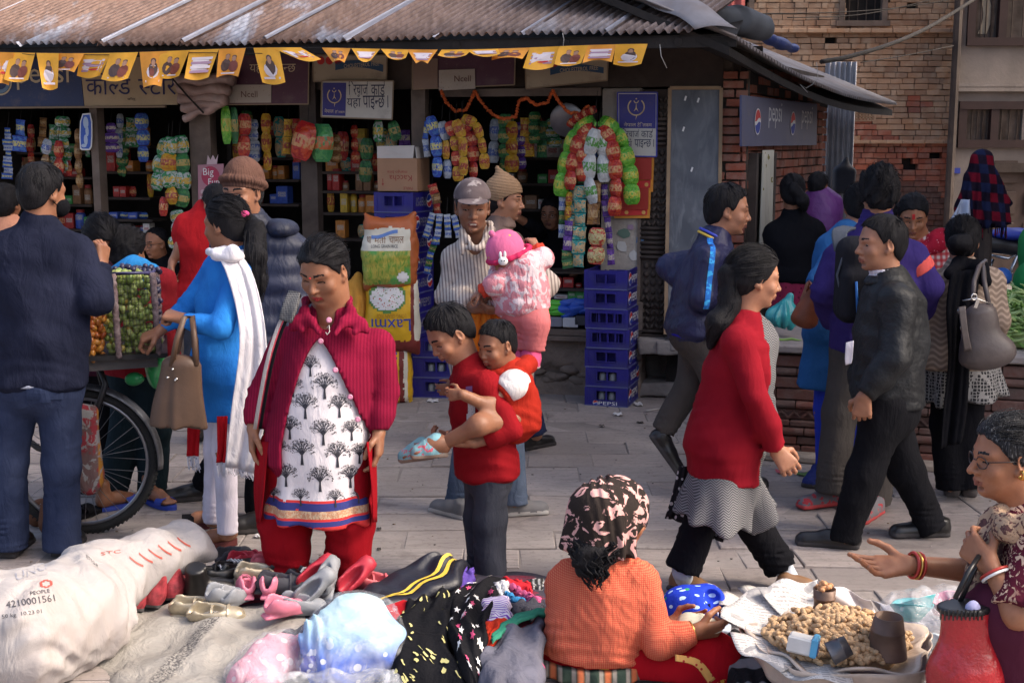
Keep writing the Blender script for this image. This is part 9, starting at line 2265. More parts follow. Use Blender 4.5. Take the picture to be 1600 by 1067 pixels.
# the white sack, burlap and clothes
def zp(x,y,z):return gnd(x,y,z)
def lay(label,L,R_,mat,name='garment',cat='clothes',amp=.010,waves=3,nu=14,nv=18,th=.012,seed=0,parts=None,edge=.03,group=None):
 0
 def sp(pts,n):
  W_=[zp(*p)for p in pts];out=[]
  for k in range(n+1):
   f=k/n*(len(W_)-1);i=min(int(f),len(W_)-2);t=f-i;p0,p1,p2,p3=W_[max(i-1,0)],W_[i],W_[i+1],W_[min(i+2,len(W_)-1)]
   out.append(.5*((2*p1)+(-p0+p2)*t+(2*p0-5*p1+4*p2-p3)*t*t+(-p0+3*p1-3*p2+p3)*t**3))
  return out
 a,b=sp(L,nv),sp(R_,nv);vn=Qd(seed+50,amp,26)
 def fn(u,v,e=0.0):
  k=min(v*nv,nv-1e-6);i=int(k);fr=k-i;p=a[i].lerp(a[i+1],fr).lerp(b[i].lerp(b[i+1],fr),u);ed=min(u,1-u,v,1-v);d=-edge*max(0,1-ed/.16)**2
  d+=amp*math.sin(u*waves*6.283+2.2*math.sin(v*4+seed)+seed)*(.5+.5*math.sin(v*5+seed*2))+float(vn(p.x,p.y,0.0))+e
  return p+V3((.006*math.sin(v*21+seed),.006*math.sin(u*19),d))
 g=G();g.sheet(fn,nu*2,nv*2);c=fn(.5,.5);c.z=max(0,min(q.z for q in g.v));root=Qh(name,label,cat,c,group)
 m_=g.me('cloth',mat,True)
 if sum(p.normal.z for p in m_.polygons)<0:m_.flip_normals()
 o=ob('cloth',m_,root);o.modifiers.new('thickness','SOLIDIFY').thickness=th
 for nm,pts,fs,m in(parts or[]):
  me=Ze(nm,[fn(min(max(p[0],.01),.99),min(max(p[1],.01),.99),.005)for p in pts],fs,(m,));
  ob(nm,me,root)
 return root
def star(u,v,r,asp=1.0,rot=0.0):
 n=10;return[(u+math.cos(rot+6.283*i/n)*r*(1 if i%2==0 else .45),v+asp*math.sin(rot+6.283*i/n)*r*(1 if i%2==0 else .45))for i in range(n)],[(0,1,9),(2,3,1),(4,5,3),(6,7,5),(8,9,7),(1,3,5,7,9)]
def sack_and_mats():
 WS=Qa('white_woven_plastic',(.36,.335,.325),rough=.6,weave=260,bump=.3,fold=.7,fs=6,spec=.2,fdist=.02,pat=lambda b,c:b.mix(b.math('MULTIPLY',b.ramp(b.noise(2.5,6),.5,.7),.7),c,(.24,.195,.175)))
 S=SDF(.013);pts=[zp(25,985,.17),zp(95,955,.18),zp(165,905,.20),zp(235,872,.23),zp(300,856,.23)]
 S.chain(pts,[.21,.20,.145,.12,.095],k=.06,sq=((0,0,1),.85));S.cap(zp(60,1020,.09),zp(62,1048,.03),.10,.03,k=.1);S.cap(zp(130,985,.09),zp(100,1020,.05),.10,.06,k=.1);S.cap(zp(200,850,.26),zp(285,832,.28),.02,.03,k=.05);S.cap(zp(-40,990,.18),zp(40,990,.18),.21,.2,k=.1);S.cap(zp(285,838,.26),zp(328,868,.20),.03,.025,k=.05)
 S.warp(Qp(zp(170,935,.2),(.9,.6,.3),.026,.30,.13,4));S.warp(Qp(zp(70,990,.2),(.4,.3,1),.020,.28,.12,9));S.warp(Qp(zp(120,1000,.1),(1,.2,.2),.016,.25,.10,2));S.warp(Qd(31,.012,11));S.warp(Qv(33,.017,8));S.warp(Qv(34,.011,22));S.cut((0,0,.004),(0,0,-1))
 v,q=S.mesh();r=Qh('white_sack','large dirty white woven sack slumped on the ground at the left','sack',zp(120,1000,0));r.location.z=0;link(bpy.data.objects.new('sack',Qf('sack',v-A(r.location),q,None,(WS,))),r);bv=Zp(v,q)
 ink=Qb('ink_faded_black',(.06,.055,.06));inr=Qb('ink_faded_red',(.36,.07,.05));D=ray(60,960);ex,ey=V3((.97,.22,.08)).normalized(),V3((-.08,-.1,1)).normalized();st=lambda x,y:at(x,y,3.6)
 for s,x,y,w,h,m,e in(('4210001561',8,950,.150,.024,ink,ex),('PEOPLE',45,930,.06,.013,ink,ex),('50 kg  10.23 01',2,968,.12,.017,ink,ex),('UNO',22,908,.11,.03,_MC['print_grey'],V3((.9,.2,.32)).normalized()),('ETTO BI',130,872,.06,.014,ink,V3((.5,.2,-.6)).normalized()),('STC',152,868,.07,.013,inr,ex)):
  P,F=Qi(s,w,h,10);Qe('lettering',bv,st(x,y),e,ey,ray(x+30,y),P,F,m,r,.002,limit=3)
 for k in range(6):
  x0,y0=196+k*15,872-k*6;P,F=Qs(-.0,.055,0,.009,8,1);P=[(a,b-.010*math.sin(a*40))for a,b in P];Qe('print_bar',bv,st(x0+8,y0),V3((.75,.1,-.45)).normalized(),ey,ray(x0,y0),P,F,inr,r,.002,limit=3)
 P,F=Qs(-.02,.02,-.014,.014,10,8,lambda x,y:.45<(x/.02)**2+(y/.014)**2<1);Qe('print',bv,st(72,912),ex,ey,ray(72,912),P,F,inr,r,.002,limit=3)
 g=G();R=random.Random(3)
 for i in range(46):p=zp(222+i*1.9,846-6*math.sin(i*.07)-i*.16,.245);g.tube([p,p+V3((R.uniform(-.01,.01),R.uniform(-.01,.01),R.uniform(.008,.022)))],.0016,3)
 g.build('frayed_threads',WS,r)
 JUT=Qa('grey_burlap',(.27,.25,.225),c2=(.34,.32,.29),weave=260,bump=.3,fold=.6,fs=7,pat=lambda b,c:b.mix(b.math('MULTIPLY',b.stripes(b.math('ADD',b.math('ADD',b.sep()[0],.36),b.math('MULTIPLY',b.sep()[1],-.22)),1.4,.09,.02),b.ramp(b.noise(120,2),.4,.6)),c,(.09,.085,.085)),fdist=.03)
 lay('grey burlap sheet spread under the shoes with a dark woven stripe',[(190,935,.07),(160,985,.05),(130,1030,.012),(190,1075,.02)],[(500,930,.09),(480,985,.09),(440,1030,.06),(400,1090,.04)],JUT,'burlap_sheet','sheet',amp=.014,waves=2,nu=18,nv=18,th=.006,seed=3,edge=.035)
 S=SDF(.02);S.ell(zp(330,935,.0),(.42,.30,.09));S.ell(zp(600,985,.0),(.58,.46,.10),k=.1);S.ell(zp(800,965,.0),(.33,.44,.11),k=.1);S.ell(zp(690,918,0),(.15,.12,.09),k=.1);S.warp(Qd(6,.012,12));S.cut((0,0,.003),(0,0,-1));v,q=S.mesh();o=Qf('clothes_heap',v,q,None,(Qa('mixed_dark_cloth',(.05,.045,.06),pat=Q7(5,.55,(.16,.03,.05)),fold=.8),));Ql('clothes_heap',o,'jumbled mass of second-hand clothes under the spread garments','clothes',kind='stuff')
sack_and_mats()
def clothes():
 BT_=Qc('black_tracksuit_cloth',(.014,.015,.024),.45,.25,6,.35,15,spec=.4,dist=.02);YS=Qb('stripe_yellow',(.62,.42,.05))
 stp=lambda u0,u1:([(u,v/20)for v in range(21)for u in(u0,u1)],[(2*i,2*i+1,2*i+3,2*i+2)for i in range(20)])
 lay('black tracksuit trousers with two yellow side stripes lying across the heap',[(668,853,.26),(610,884,.21),(545,925,.17),(470,962,.13)],[(728,872,.23),(716,908,.19),(650,930,.17),(560,962,.15)],BT_,amp=.012,seed=1,parts=[('yellow_stripe',)+stp(.60,.66)+(YS,),('yellow_stripe',)+stp(.72,.78)+(YS,)])
 lay('red printed shirt showing under the yellow-striped trousers',[(575,945,.155),(585,965,.15),(600,985,.13)],[(640,932,.16),(650,945,.16),(640,975,.15)],Qa('red_print_cloth',(.42,.012,.018),pat=Zb(40,.2,(.6,.5,.5))),amp=.006,seed=2,nu=8,nv=8)
 def dots(n,seed,lim=.1):
  R=random.Random(seed);P,F=[],[]
  for i in range(n):
   u,v,a,r=R.uniform(.06,.94),R.uniform(.04,.96),R.uniform(0,3),R.uniform(.026,.038);P+=[(u+r*math.cos(6.283*k/8)*(1 if k<5 else .35),v+.62*r*math.sin(6.283*k/8+a))for k in range(8)]
  return P,F
 BF=Qa('black_fleece',(.010,.010,.012),weave=160,bump=.8,fold=.6,rough=1.0)
 lay('black fleece blanket scattered with small yellow spots',[(640,922,.20),(616,965,.18),(606,1010,.15),(606,1062,.10)],[(722,905,.20),(708,950,.20),(708,1000,.18),(742,1058,.12)],BF,'fleece_blanket','blanket',amp=.016,waves=3,nu=16,nv=18,seed=4,parts=[('yellow_spot',q,[tuple(range(8))],Qb('spot_yellow',(.55,.50,.20)))for d_ in[dots(44,5)[0]]for q in[d_[8*k:8*k+8]for k in range(44)]],edge=.05)
 R=random.Random(8);W_,F1,P_,F2=[],[],[],[]
 for i in range(34):
  s=star(R.uniform(.08,.92),.04+.92*(i+R.random())/34,R.uniform(.055,.085),.42,R.uniform(0,1));(Q,F)=(W_,F1)if i%5<3 else(P_,F2);b=len(Q);Q+=s[0];F+=[tuple(b+k for k in f)for f in s[1]]
 lay('black fleece blanket scattered with white and pink stars',[(722,900,.19),(700,945,.20),(706,1000,.19),(735,1062,.12)],[(796,886,.17),(776,930,.19),(762,985,.19),(772,1050,.12)],BF,'fleece_blanket','blanket',amp=.016,waves=2,nu=16,nv=20,seed=6,parts=[('white_star',W_[10*k:10*k+10],star(0,0,1)[1],Q4)for k in range(len(W_)//10)]+[('pink_star',P_[10*k:10*k+10],star(0,0,1)[1],Qb('star_pink',(.55,.06,.16)))for k in range(len(P_)//10)],edge=.05)
 lay('violet cotton top crumpled behind the spotted fleece',[(700,895,.17),(690,905,.17),(680,916,.17)],[(740,886,.17),(742,900,.17),(738,912,.17)],Qa('violet_cloth',(.10,.06,.30)),amp=.014,seed=7,nu=8,nv=8)
 lay('purple and white striped knickers on the heap',[(752,935,.19),(750,955,.19),(752,972,.18)],[(796,922,.19),(800,945,.19),(804,962,.18)],Qa('purple_stripe',(.58,.55,.62),pat=lambda b,c:b.mix(b.stripes(b.math('ADD',b.sep()[1],b.math('MULTIPLY',b.sep()[0],.3)),70,.35,.1),c,(.16,.05,.38))),amp=.008,seed=8,nu=10,nv=8)
 lay('orange red cloth folded beside the grey hoodie',[(748,975,.18),(745,995,.17),(748,1020,.15)],[(796,960,.18),(790,975,.18),(765,1005,.17)],Qa('orange_red_cloth',(.50,.04,.018)),amp=.010,seed=9,nu=8,nv=8)
 zipm=Qb('zip_red',(.45,.015,.02));lay('grey jersey hoodie with a red zip edge and a green trim',[(752,1010,.17),(748,1040,.14),(752,1085,.10)],[(850,950,.17),(852,985,.17),(850,1060,.12)],Qa('grey_jersey',(.085,.085,.11),c2=(.14,.14,.18),fold=.9,weave=180),amp=.020,waves=2,seed=10,nu=14,nv=14,parts=[('zip_edge',[(u/16,v)for u in range(17)for v in(.02,.07)],[(2*i,2*i+1,2*i+3,2*i+2)for i in range(16)],zipm)],edge=.04)
 lay('green trimmed grey sleeve lying along the red zip',[(770,985,.19),(800,962,.19),(850,946,.18)],[(772,998,.19),(806,974,.19),(852,956,.18)],Qa('green_trim',(.04,.22,.14)),amp=.004,seed=11,nu=4,nv=12,edge=.01)
 for k,(lab,L,R_,c,pt)in enumerate((('red cotton cloth at the back of the heap',[(780,900,.15),(785,915,.15)],[(830,905,.14),(835,920,.14)],(.45,.02,.03),None),('bright blue cloth at the back of the heap',[(775,918,.16),(790,928,.15)],[(815,930,.15),(825,940,.14)],(.04,.20,.42),None),('pink satin cloth at the back of the heap',[(790,905,.16),(805,920,.15)],[(840,932,.14),(848,942,.14)],(.52,.10,.22),None),('dark grey jumper between the pink cloth and the seller',[(795,935,.16),(800,955,.16)],[(850,935,.15),(852,952,.15)],(.05,.05,.065),None),('black and white checked scrap beside the seller',[(824,902,.13),(826,918,.13)],[(850,900,.13),(852,918,.13)],(.03,.03,.03),Zq((.6,.6,.6),45,.35)),('beige striped cloth knotted at the front of the heap',[(650,1046,.10),(645,1080,.05)],[(735,1046,.10),(745,1085,.05)],(.46,.33,.28),lambda b,c:b.mix(b.stripes(b.sep()[0],60,.3,.2),c,(.30,.14,.13))),('pink fleece cloth at the front beside the seller',[(745,1048,.11),(740,1085,.06)],[(850,1032,.12),(845,1080,.06)],(.52,.08,.20),None),('white cloth scrap on the heap behind the striped knickers',[(765,912,.17),(768,924,.17)],[(792,906,.17),(795,918,.17)],(.52,.52,.55),None),('black and white garment with a green line left of the plastic bag',[(430,985,.12),(410,1040,.06)],[(505,955,.14),(490,1010,.12)],(.022,.022,.03),lambda b,c:b.mix(b.stripes(b.math('ADD',b.sep()[0],b.math('MULTIPLY',b.sep()[1],-.6)),3.2,.25,.02),c,(.5,.48,.5))),('brown cloth under the black and white garment',[(405,1010,.07),(400,1050,.03)],[(440,990,.10),(430,1040,.05)],(.15,.09,.06),None))):
  lay(lab,L,R_,Qa('cloth_tone_%s'%'abcdefghij'[k],c,pat=pt,fold=.7),amp=.014,seed=20+k,nu=9,nv=9)
 def film(nm):
  b=MB_(nm);f=b.noise(9,4,dist=1.5);b.bump(b.noise(7,4,dist=2.0),1.0,.03);return b.done((.80,.82,.86),.12,0,.6,alpha=b.math('MULTIPLY_ADD',b.ramp(f,.45,.7),.28,.10))
 FILM=film('clear_film')
 def bagged(label,pts,rs,mat,seed,fl=.012):
  S=SDF(.010);S.chain(pts,rs,k=.06,sq=((0,0,1),.8));S.warp(Qd(seed,.010,22));S.warp(Qv(seed+9,.010,22));S.warp(Qp(pts[0],(1,.5,0),.02,.2,.06,seed));S.cut((0,0,.03),(0,0,-1));v,q=S.mesh();c=V3(pts[0]);c.z=.03;r=Qh('bagged_clothes',label,'bag',c);link(bpy.data.objects.new('cloth',Qf('cloth',v-A(c),q,None,(mat,))),r)
  S=SDF(.012);S.chain(pts,[x+fl for x in rs],k=.06,sq=((0,0,1),.8));S.warp(Qv(seed+1,.011,24));S.warp(Qv(seed+2,.004,60));S.cut((0,0,.025),(0,0,-1));v,q=S.mesh();link(bpy.data.objects.new('plastic_film',Qf('plastic_film',v-A(c),q,None,(FILM,))),r);return r
 bl=MB_('blue_dotted_fleece');z=bl.ramp(bl.sep()[2],.10,.19);col=bl.mix(z,(.05,.12,.50),(.36,.55,.62));col=bl.mix(bl.math('MULTIPLY',bl.math('LESS_THAN',bl.voro(17),.24),bl.math('SUBTRACT',1.0,z)),col,(.6,.62,.7));bl.bump(bl.noise(9,4),.5,.02);BLF=bl.done(col,.8)
 bagged('blue dotted fleece in a clear plastic bag on the heap',[zp(520,1000,.14),zp(555,980,.15),zp(580,1010,.13),zp(530,1035,.09)],[.11,.13,.11,.10],BLF,3)
 bagged('pink dotted cloth in a clear plastic bag at the front of the heap',[zp(400,1055,.05),zp(430,1030,.07),zp(470,1005,.09)],[.09,.09,.055],Qa('pink_dotted',(.58,.26,.32),pat=Zb(22,.28,(.62,.50,.52)),fold=.7),5)
 bagged('deep blue dotted cloth beside the pink bag',[zp(492,1022,.11),zp(488,1040,.09)],[.045,.05],Qa('deep_blue_dotted',(.02,.03,.34),pat=Zb(30,.22,(.6,.6,.7))),7,.004)
 lay('clear plastic sheet crumpled along the front edge of the heap',[(380,1050,.10),(400,1095,.05)],[(650,1040,.12),(655,1090,.06)],FILM,'plastic_sheet','plastic',amp=.02,waves=5,seed=33,nu=20,nv=8,th=.002)
 S=SDF(.008);c=zp(1075,945,.07);S.ell(c,(.105,.10,.075));S.ell(c+V3((.08,.03,.02)),(.06,.075,.05),k=.04);S.ell(c+V3((.09,-.04,.04)),(.035,.06,.03),k=.02,mode='s');S.warp(Qd(3,.008,30));v,q=S.mesh();Ql('knit_cap',Qf('knit_cap',v,q,None,(Qa('blue_leaf_fleece',(.02,.05,.48),pat=lambda b,c:b.mix(b.math('LESS_THAN',b.voro(26,vec=b.mapv((.6,1.2,1.2))),.24),b.mix(b.math('LESS_THAN',b.voro(17),.18),c,(.05,.30,.10)),(.45,.62,.78))),)),'bright blue fleece cap with white leaf spots','cap')
 lay('navy cap with pale stripes beside the blue fleece cap',[(1078,958,.06),(1080,985,.06)],[(1118,940,.07),(1128,965,.06)],Qa('navy_stripe_cloth',(.014,.016,.06),pat=lambda b,c:b.mix(b.stripes(b.sep()[1],16,.12,.05),c,(.45,.45,.6))),'cap','cap',amp=.014,seed=41,nu=9,nv=9)
 lay('black and grey striped jumper heaped beside the peanut stand',[(1120,985,.09),(1125,1030,.07),(1150,1085,.05)],[(1196,955,.13),(1205,1010,.13),(1210,1085,.08)],Qa('striped_jumper',(.016,.016,.018),fold=.6,weave=150,pat=lambda b,c:b.mix(b.stripes(b.math('ADD',b.sep()[1],b.math('MULTIPLY',b.sep()[0],.5)),6.5,.42,.04),c,(.20,.20,.21))),amp=.012,seed=42,edge=.08)
 for i,(x,y,a)in enumerate(((1115,945,.2),(1135,940,-.3),(1150,950,.4),(1128,962,.1),(1120,980,-.2),(1170,948,.3))):
  S=SDF(.007);S.box(zp(x,y,.02+.012*(i%3)),(.055,.032,.012),Zv(a,.1,.1*(i%3)),rnd=.01);S.warp(Qd(i,.006,50));v,q=S.mesh();Ql('wrapped_garment',Qf('wrapped_garment',v,q,None,(Qc('wrapped_cloth_%s'%'ab'[i%2],((.40,.45,.52),(.10,.13,.2))[i%2],.18,.3,18,.5,30,spec=.7,dist=.01),)),('pale','navy')[i%2]+' folded garment in cellophane, '+('nearest the blue cap','behind the navy cap','next to the striped jumper','under the pale ones','by the seller knee','by the peanut newspaper')[i],'garment')
clothes()
# second-hand shoes
class _Rack:
 0
 def __init__(s,label,group):s.l,s.g=label,group
 def child(s,name,v,q,mats,mi=None):return Ql(name,Qf(name,v,q,None,mats,mi),s.l,'shoe',s.g)
def shoes():
 M={'black':Q5,'grey':Qc('grey_rubber',(.22,.23,.25),.6,.12,9,.2,60),'pink':Qc('pink_rubber',(.58,.17,.24),.45,.1,9,.2,60),'red':Qc('red_rubber',(.42,.03,.05),.5,.15,9,.2,60),'coral':Qc('coral_rubber',(.52,.10,.12),.5,.15,9,.2,60),'silver':Qc('gold_silver',(.42,.36,.26),.35,.3,14,.3,40,metal=.5),'snake':Qc('red_snakeskin',(.30,.04,.05),.4,.5,40,.5,60),'blue':Qc('blue_rubber',(.03,.12,.42),.5),'white':Qc('white_canvas',(.5,.5,.52),.8,dirt=(.3,.28,.27)),'dark':Qc('dark_canvas',(.04,.04,.05),.8)}
 L=[('dark red snakeskin boot standing at the edge of the burlap',222,958,.065,1.9,'snake',.20,1),('dark red snakeskin boot next to the first, under the sack',246,952,.07,1.7,'snake',.20,1),('third dark red boot under the mouth of the sack',276,940,.08,1.5,'snake',.19,1),('black buckled leather boot lying in front of the sack',300,935,.07,.25,'black',.25,1),('black leather shoe behind the buckled boot',318,918,.09,.5,'black',.23,0),('black shoe leaning on the buckled boot',345,912,.10,.9,'black',.22,0),('silver and gold sandal at the front of the shoes',272,962,.06,.05,'silver',.23,2),('second silver and gold sandal, in front of the first',300,972,.055,.1,'silver',.22,2),('grey clog with holes on the silver sandals',325,948,.10,.55,'grey',.17,0),('grey strapped clog tipped beside the first grey clog',352,955,.09,1.1,'grey',.17,0),('pink flower sandal in the middle of the shoes',398,940,.10,1.9,'pink',.17,2),('pink jelly shoe in front of the flower sandal',418,968,.10,.6,'pink',.17,0),('pink jelly shoe behind the flower sandal',424,940,.11,1.5,'pink',.16,0),('silver lace shoe behind the grey clog',372,912,.12,.4,'silver',.2,0),('red clog with holes at the back of the shoes',395,900,.11,.3,'coral',.19,0),('red strappy sandal behind the black shoes',362,896,.10,.8,'red',.2,2),('blue shoe at the back beside the salwar',425,896,.10,.2,'blue',.18,0),('white trainer at the back beside the blue shoe',450,898,.10,-.3,'white',.2,0),('black and white laced canvas trainer',455,912,.11,-.35,'dark',.22,0),('brown shoe seen sole-up behind the pink sandals',405,925,.12,.1,'dark',.2,2),('red rubber shoe left of the upright grey shoe',478,925,.11,.3,'red',.19,0),('grey rubber shoe standing upright on its heel',518,942,.10,1.45,'grey',.19,0),('grey rubber shoe lying in front of the upright one',475,945,.10,.15,'grey',.19,0),('grey shoe with a white star at the edge of the burlap',440,958,.09,.1,'grey',.19,0),('red shoe right of the upright grey shoe',540,930,.10,.4,'red',.19,0),('coral jelly sandal at the right end of the shoes',560,922,.10,.2,'coral',.18,2),('black slip-on at the back near the red clog',420,912,.11,-.2,'black',.22,0),('dark grey trainer behind the red sandal',345,890,.10,1.0,'dark',.2,0)]
 for lab,x,y,z,a,m,ln,k in L:
  h=zp(x-10,y,z);d=V3((math.cos(a),math.sin(a),0));up=(.25*math.sin(x),-.25+.2*math.sin(y),1)if 'upright' not in lab else(-.2,-1,.25);t=h+d*ln+(V3((0,0,.18))if 'upright' in lab else V3((0,0,0)))
  o=Person.shoe(_Rack(lab,'second-hand shoes for sale'),h,t,(M[m],Zl if m in('black','snake','dark')else M[m]),ln,up=up,h=.15 if k==1 else .075,wd=ln*.165,sole=.014,low=k!=1,vox=.0075,hollow=k!=1)
  if k==2:
   for q in(.45,.72):g=G();w=ln*.18;f=(t-h).normalized();r=f.cross(V3(up)).normalized();u=r.cross(f);g.tube([h+f*ln*q+r*(w*math.cos(b))+u*(.02+.045*math.sin(b))for b in[3.1416*i/7 for i in range(8)]],.006,5);g.build('strap',M[m],o)
  if 'laced' in lab or 'buckled' in lab or 'white trainer' in lab:
   g=G();f=(t-h).normalized();r=f.cross(V3(up)).normalized();u=r.cross(f)
   for i in range(5):g.tube([h+f*ln*(.4+.08*i)+r*(.025*s)+u*(.078-.006*i-.01*abs(s))for s in(-1,0,1)],.004,4)
   g.build('laces',M['white'],o)
shoes()
# peanut stand
def peanuts():
 c=zp(1312,1000,.245);Y=c.y;r0=.275;zt=.245
 root=Qh('peanut_stand','shallow basket lined with newspaper on a blue drum','stand',(c.x,c.y,0));R=random.Random(23)
 DR=Qc('blue_drum',(.03,.05,.30),.5,.2,6,.2,30,dirt=(.10,.12,.25));g=G();g.lathe([(.20,.0),(.21,.02),(.205,.10),(.212,.105),(.205,.11),(.205,.20)],(c.x,c.y,0),n=32);g.build('drum',DR,root,True)
 BSK=Qc('plastic_lining',(.52,.42,.34),.3,.15,6,.5,14,spec=.5,dist=.02);g=G()
 def bowl(u,v):a=6.283*u;r=.10+(r0+.02*math.sin(a*5)+.012*math.sin(a*11)-.10)*v;return(c.x+math.cos(a)*r,c.y+math.sin(a)*r,zt-.05+.055*v**2+.012*math.sin(a*7)*v)
 g.sheet(bowl,72,8);o=g.build('basket',BSK,root,True);o.modifiers.new('thickness','SOLIDIFY').thickness=.008
 g=G();g.sheet(lambda u,v:(c.x+math.cos(6.283*u)*(r0+.012+.02*math.sin(31.4*u)+.01*math.sin(60*u)-.03*v),c.y+math.sin(6.283*u)*(r0+.012+.02*math.sin(31.4*u)-.03*v),zt+.004-(.085+.02*math.sin(25*u))*v),90,6);o=g.build('lining_skirt',BSK,root,True);o.modifiers.new('thickness','SOLIDIFY').thickness=.003
 b=MB_('newsprint');s=b.sep();ln=b.math('MULTIPLY',b.stripes(s[1],75,.45,.2),b.math('GREATER_THAN',b.noise(130,2,vec=b.mapv((1,.1,1))),.47));ph=b.math('GREATER_THAN',b.noise(7,2),.60);col=b.mix(b.math('MULTIPLY',ln,.6),(.56,.53,.50),(.14,.13,.13));col=b.mix(ph,col,b.mix(b.noise(40,4),(.10,.10,.12),(.5,.48,.46)));NEWS=b.done(col,.8)
 for k,(a0,w,out,up)in enumerate(((2.5,1.0,.10,.07),(3.5,.9,.07,.02),(4.2,.8,.05,.0),(1.9,.7,.06,.09))):
  g=G();g.sheet(lambda u,v:(c.x+math.cos(a0+(u-.5)*w)*(.17+(r0+out-.17)*v),c.y+math.sin(a0+(u-.5)*w)*(.17+(r0+out-.17)*v),zt-.018+.012*k*.3+up*v*v+.012*math.sin(u*9+k)*v+.03*v*(1-v)),14,10);o=g.build('newspaper',NEWS,root,True);o.modifiers.new('thickness','SOLIDIFY').thickness=.0015
 g=G();g.sheet(lambda u,v:at(1284+85*u-8*v,958-(52-30*u)*v+4*math.sin(u*9),4.14+.02*math.sin(u*7+v*4)),14,10);o=Ql('paper_sheet',g.me('paper_sheet',Qc('white_paper',(.62,.58,.58),.7,.06),True),'crumpled sheet of white paper standing at the back of the peanuts','paper');o.modifiers.new('thickness','SOLIDIFY').thickness=.001
 b=MB_('peanut_shell');rnd=_n(b.nt,'ShaderNodeObjectInfo').outputs['Random'];isl=_n(b.nt,'ShaderNodeNewGeometry').outputs['Random Per Island'];col=b.mix(b.math('FRACT',b.math('ADD',rnd,isl)),(.38,.235,.12),(.54,.36,.20));col=b.mix(b.math('MULTIPLY',b.ramp(b.noise(160,3),.5,.7),.4),col,(.26,.14,.07));b.bump(b.voro(220),.5,.003);PN=b.done(col,.75);ms=[]
 for k in range(3):
  g=G();L=.021;g.tube([(-L+2*L*t/8,.002*math.sin(t)*(k-1),0)for t in range(9)],[.002,.0072,.0092,.0088,.0066+.001*k,.0086,.0092,.0070,.002],8);ms.append(g.me('peanut',PN,True))
 core=G();core.lathe([(.0,.075),(.08,.066),(.15,.035),(.20,.0),(.2,-.03)],(c.x-.01,c.y,zt-.005),n=28);o=core.build('peanut_mass',PN,None,True);tag(o,'bed of peanuts at the bottom of the basket','peanuts',kind='stuff');big=G()
 for i in range(560):
  a=R.uniform(3.0,6.5)if i<430 else R.uniform(0,6.28);q=R.random()**.55;r=q*.222;h=.078*(1-q**1.6)+R.uniform(.006,.026);p=V3((c.x-.01+math.cos(a)*r,c.y+math.sin(a)*r,zt+h));e=(R.uniform(-.5,.5),R.uniform(-.5,.5),R.uniform(0,6.28))
  if i<300:o=ob('peanut',ms[i%3],None,loc=p);o.rotation_euler=e;tag(o,'tan peanut in its shell in the basket heap','peanut','peanuts heaped in the basket')
  else:Mx=M4.Translation(p)@M4.Rotation(e[2],4,'Z')@M4.Rotation(e[1],4,'Y');m=ms[i%3];big.add([Mx@v.co for v in m.vertices],[tuple(f.vertices)for f in m.polygons])
 tag(big.build('loose_peanuts',PN,None,True),'more peanuts filling the basket','peanuts',kind='stuff')
 TIN=Qc('rusty_tin',(.14,.09,.07),.5,.3,9,.25,40,metal=.35,dirt=(.16,.075,.05));TIN2=Qc('grey_tin',(.11,.11,.12),.4,.3,9,.25,40,metal=.7)
 def cup(label,p,r1,r2,h,M,m):
  r=Qh('measuring_cup',label,'cup',p);g=G();g.lathe([(r1,0),(r1*.98,h*.02),(r1+(r2-r1)*.62,h*.62),(r1+(r2-r1)*.63+.002,h*.64),(r1+(r2-r1)*.64,h*.66),(r2,h),(r2-.003,h),(r1-.004,.006),(0,.006)],p,M,26,cap1=False);g.build('body',m,r,True);return r
 p=zp(1384,1022,.26);cup('large tapered rusty tin measure standing on the peanuts',p,.064,.042,.125,Zv(0,.05,.02),TIN)
 p=zp(1316,1035,.27);cup('small grey tin measure tipped over on the peanuts',p+V3((-.04,-.005,.03)),.036,.030,.062,M4.Rotation(1.15,3,(0,-.3,1))@Zv(0,1.35,.5),TIN2)
 p=zp(1287,958,.285);cup('rusty tin measure full of shelled peanuts at the back of the basket',p,.031,.037,.085,Zv(0),TIN);g=G();g.ball((0,0,0),(.008,.008,.012),8,5);sm=g.me('kernel',Qc('nut_kernel',(.52,.26,.12),.5),True)
 for i in range(26):a,q=R.uniform(0,6.28),R.uniform(0,.03);o=ob('kernel',sm,None,loc=p+V3((math.cos(a)*q,math.sin(a)*q,.084+R.uniform(0,.022)*(1.2-q/.03))));o.rotation_euler=(R.uniform(0,3),R.uniform(0,3),0);tag(o,'shelled peanut heaped in the rusty tin measure','peanut','shelled peanuts in the tin')
 p=zp(1262,1020,.275);Mx=Zv(-.35,-.1,.12);r=Qh('plastic_box','small white and sky-blue plastic box lying among the peanuts','box',p);g=G();g.box(p+V3((-.022,.006,.028)),(.036,.03,.026),Mx,ch=.006);g.build('body',Qc('white_plastic',(.58,.57,.55),.4),r);g=G();g.box(p+Mx@V3((.018,-.004,.028)),(.010,.034,.03),Mx,ch=.005);g.build('lid',Qc('sky_plastic',(.08,.32,.52),.4),r);g=G();g.box(p+Mx@V3((.026,-.004,.026)),(.0035,.024,.02),Mx);g.build('window',Qc('dark_blue_plastic',(.02,.06,.25),.3),r)
 FILM=_MC['clear_film']if 'clear_film' in _MC else bpy.data.materials['clear_film']
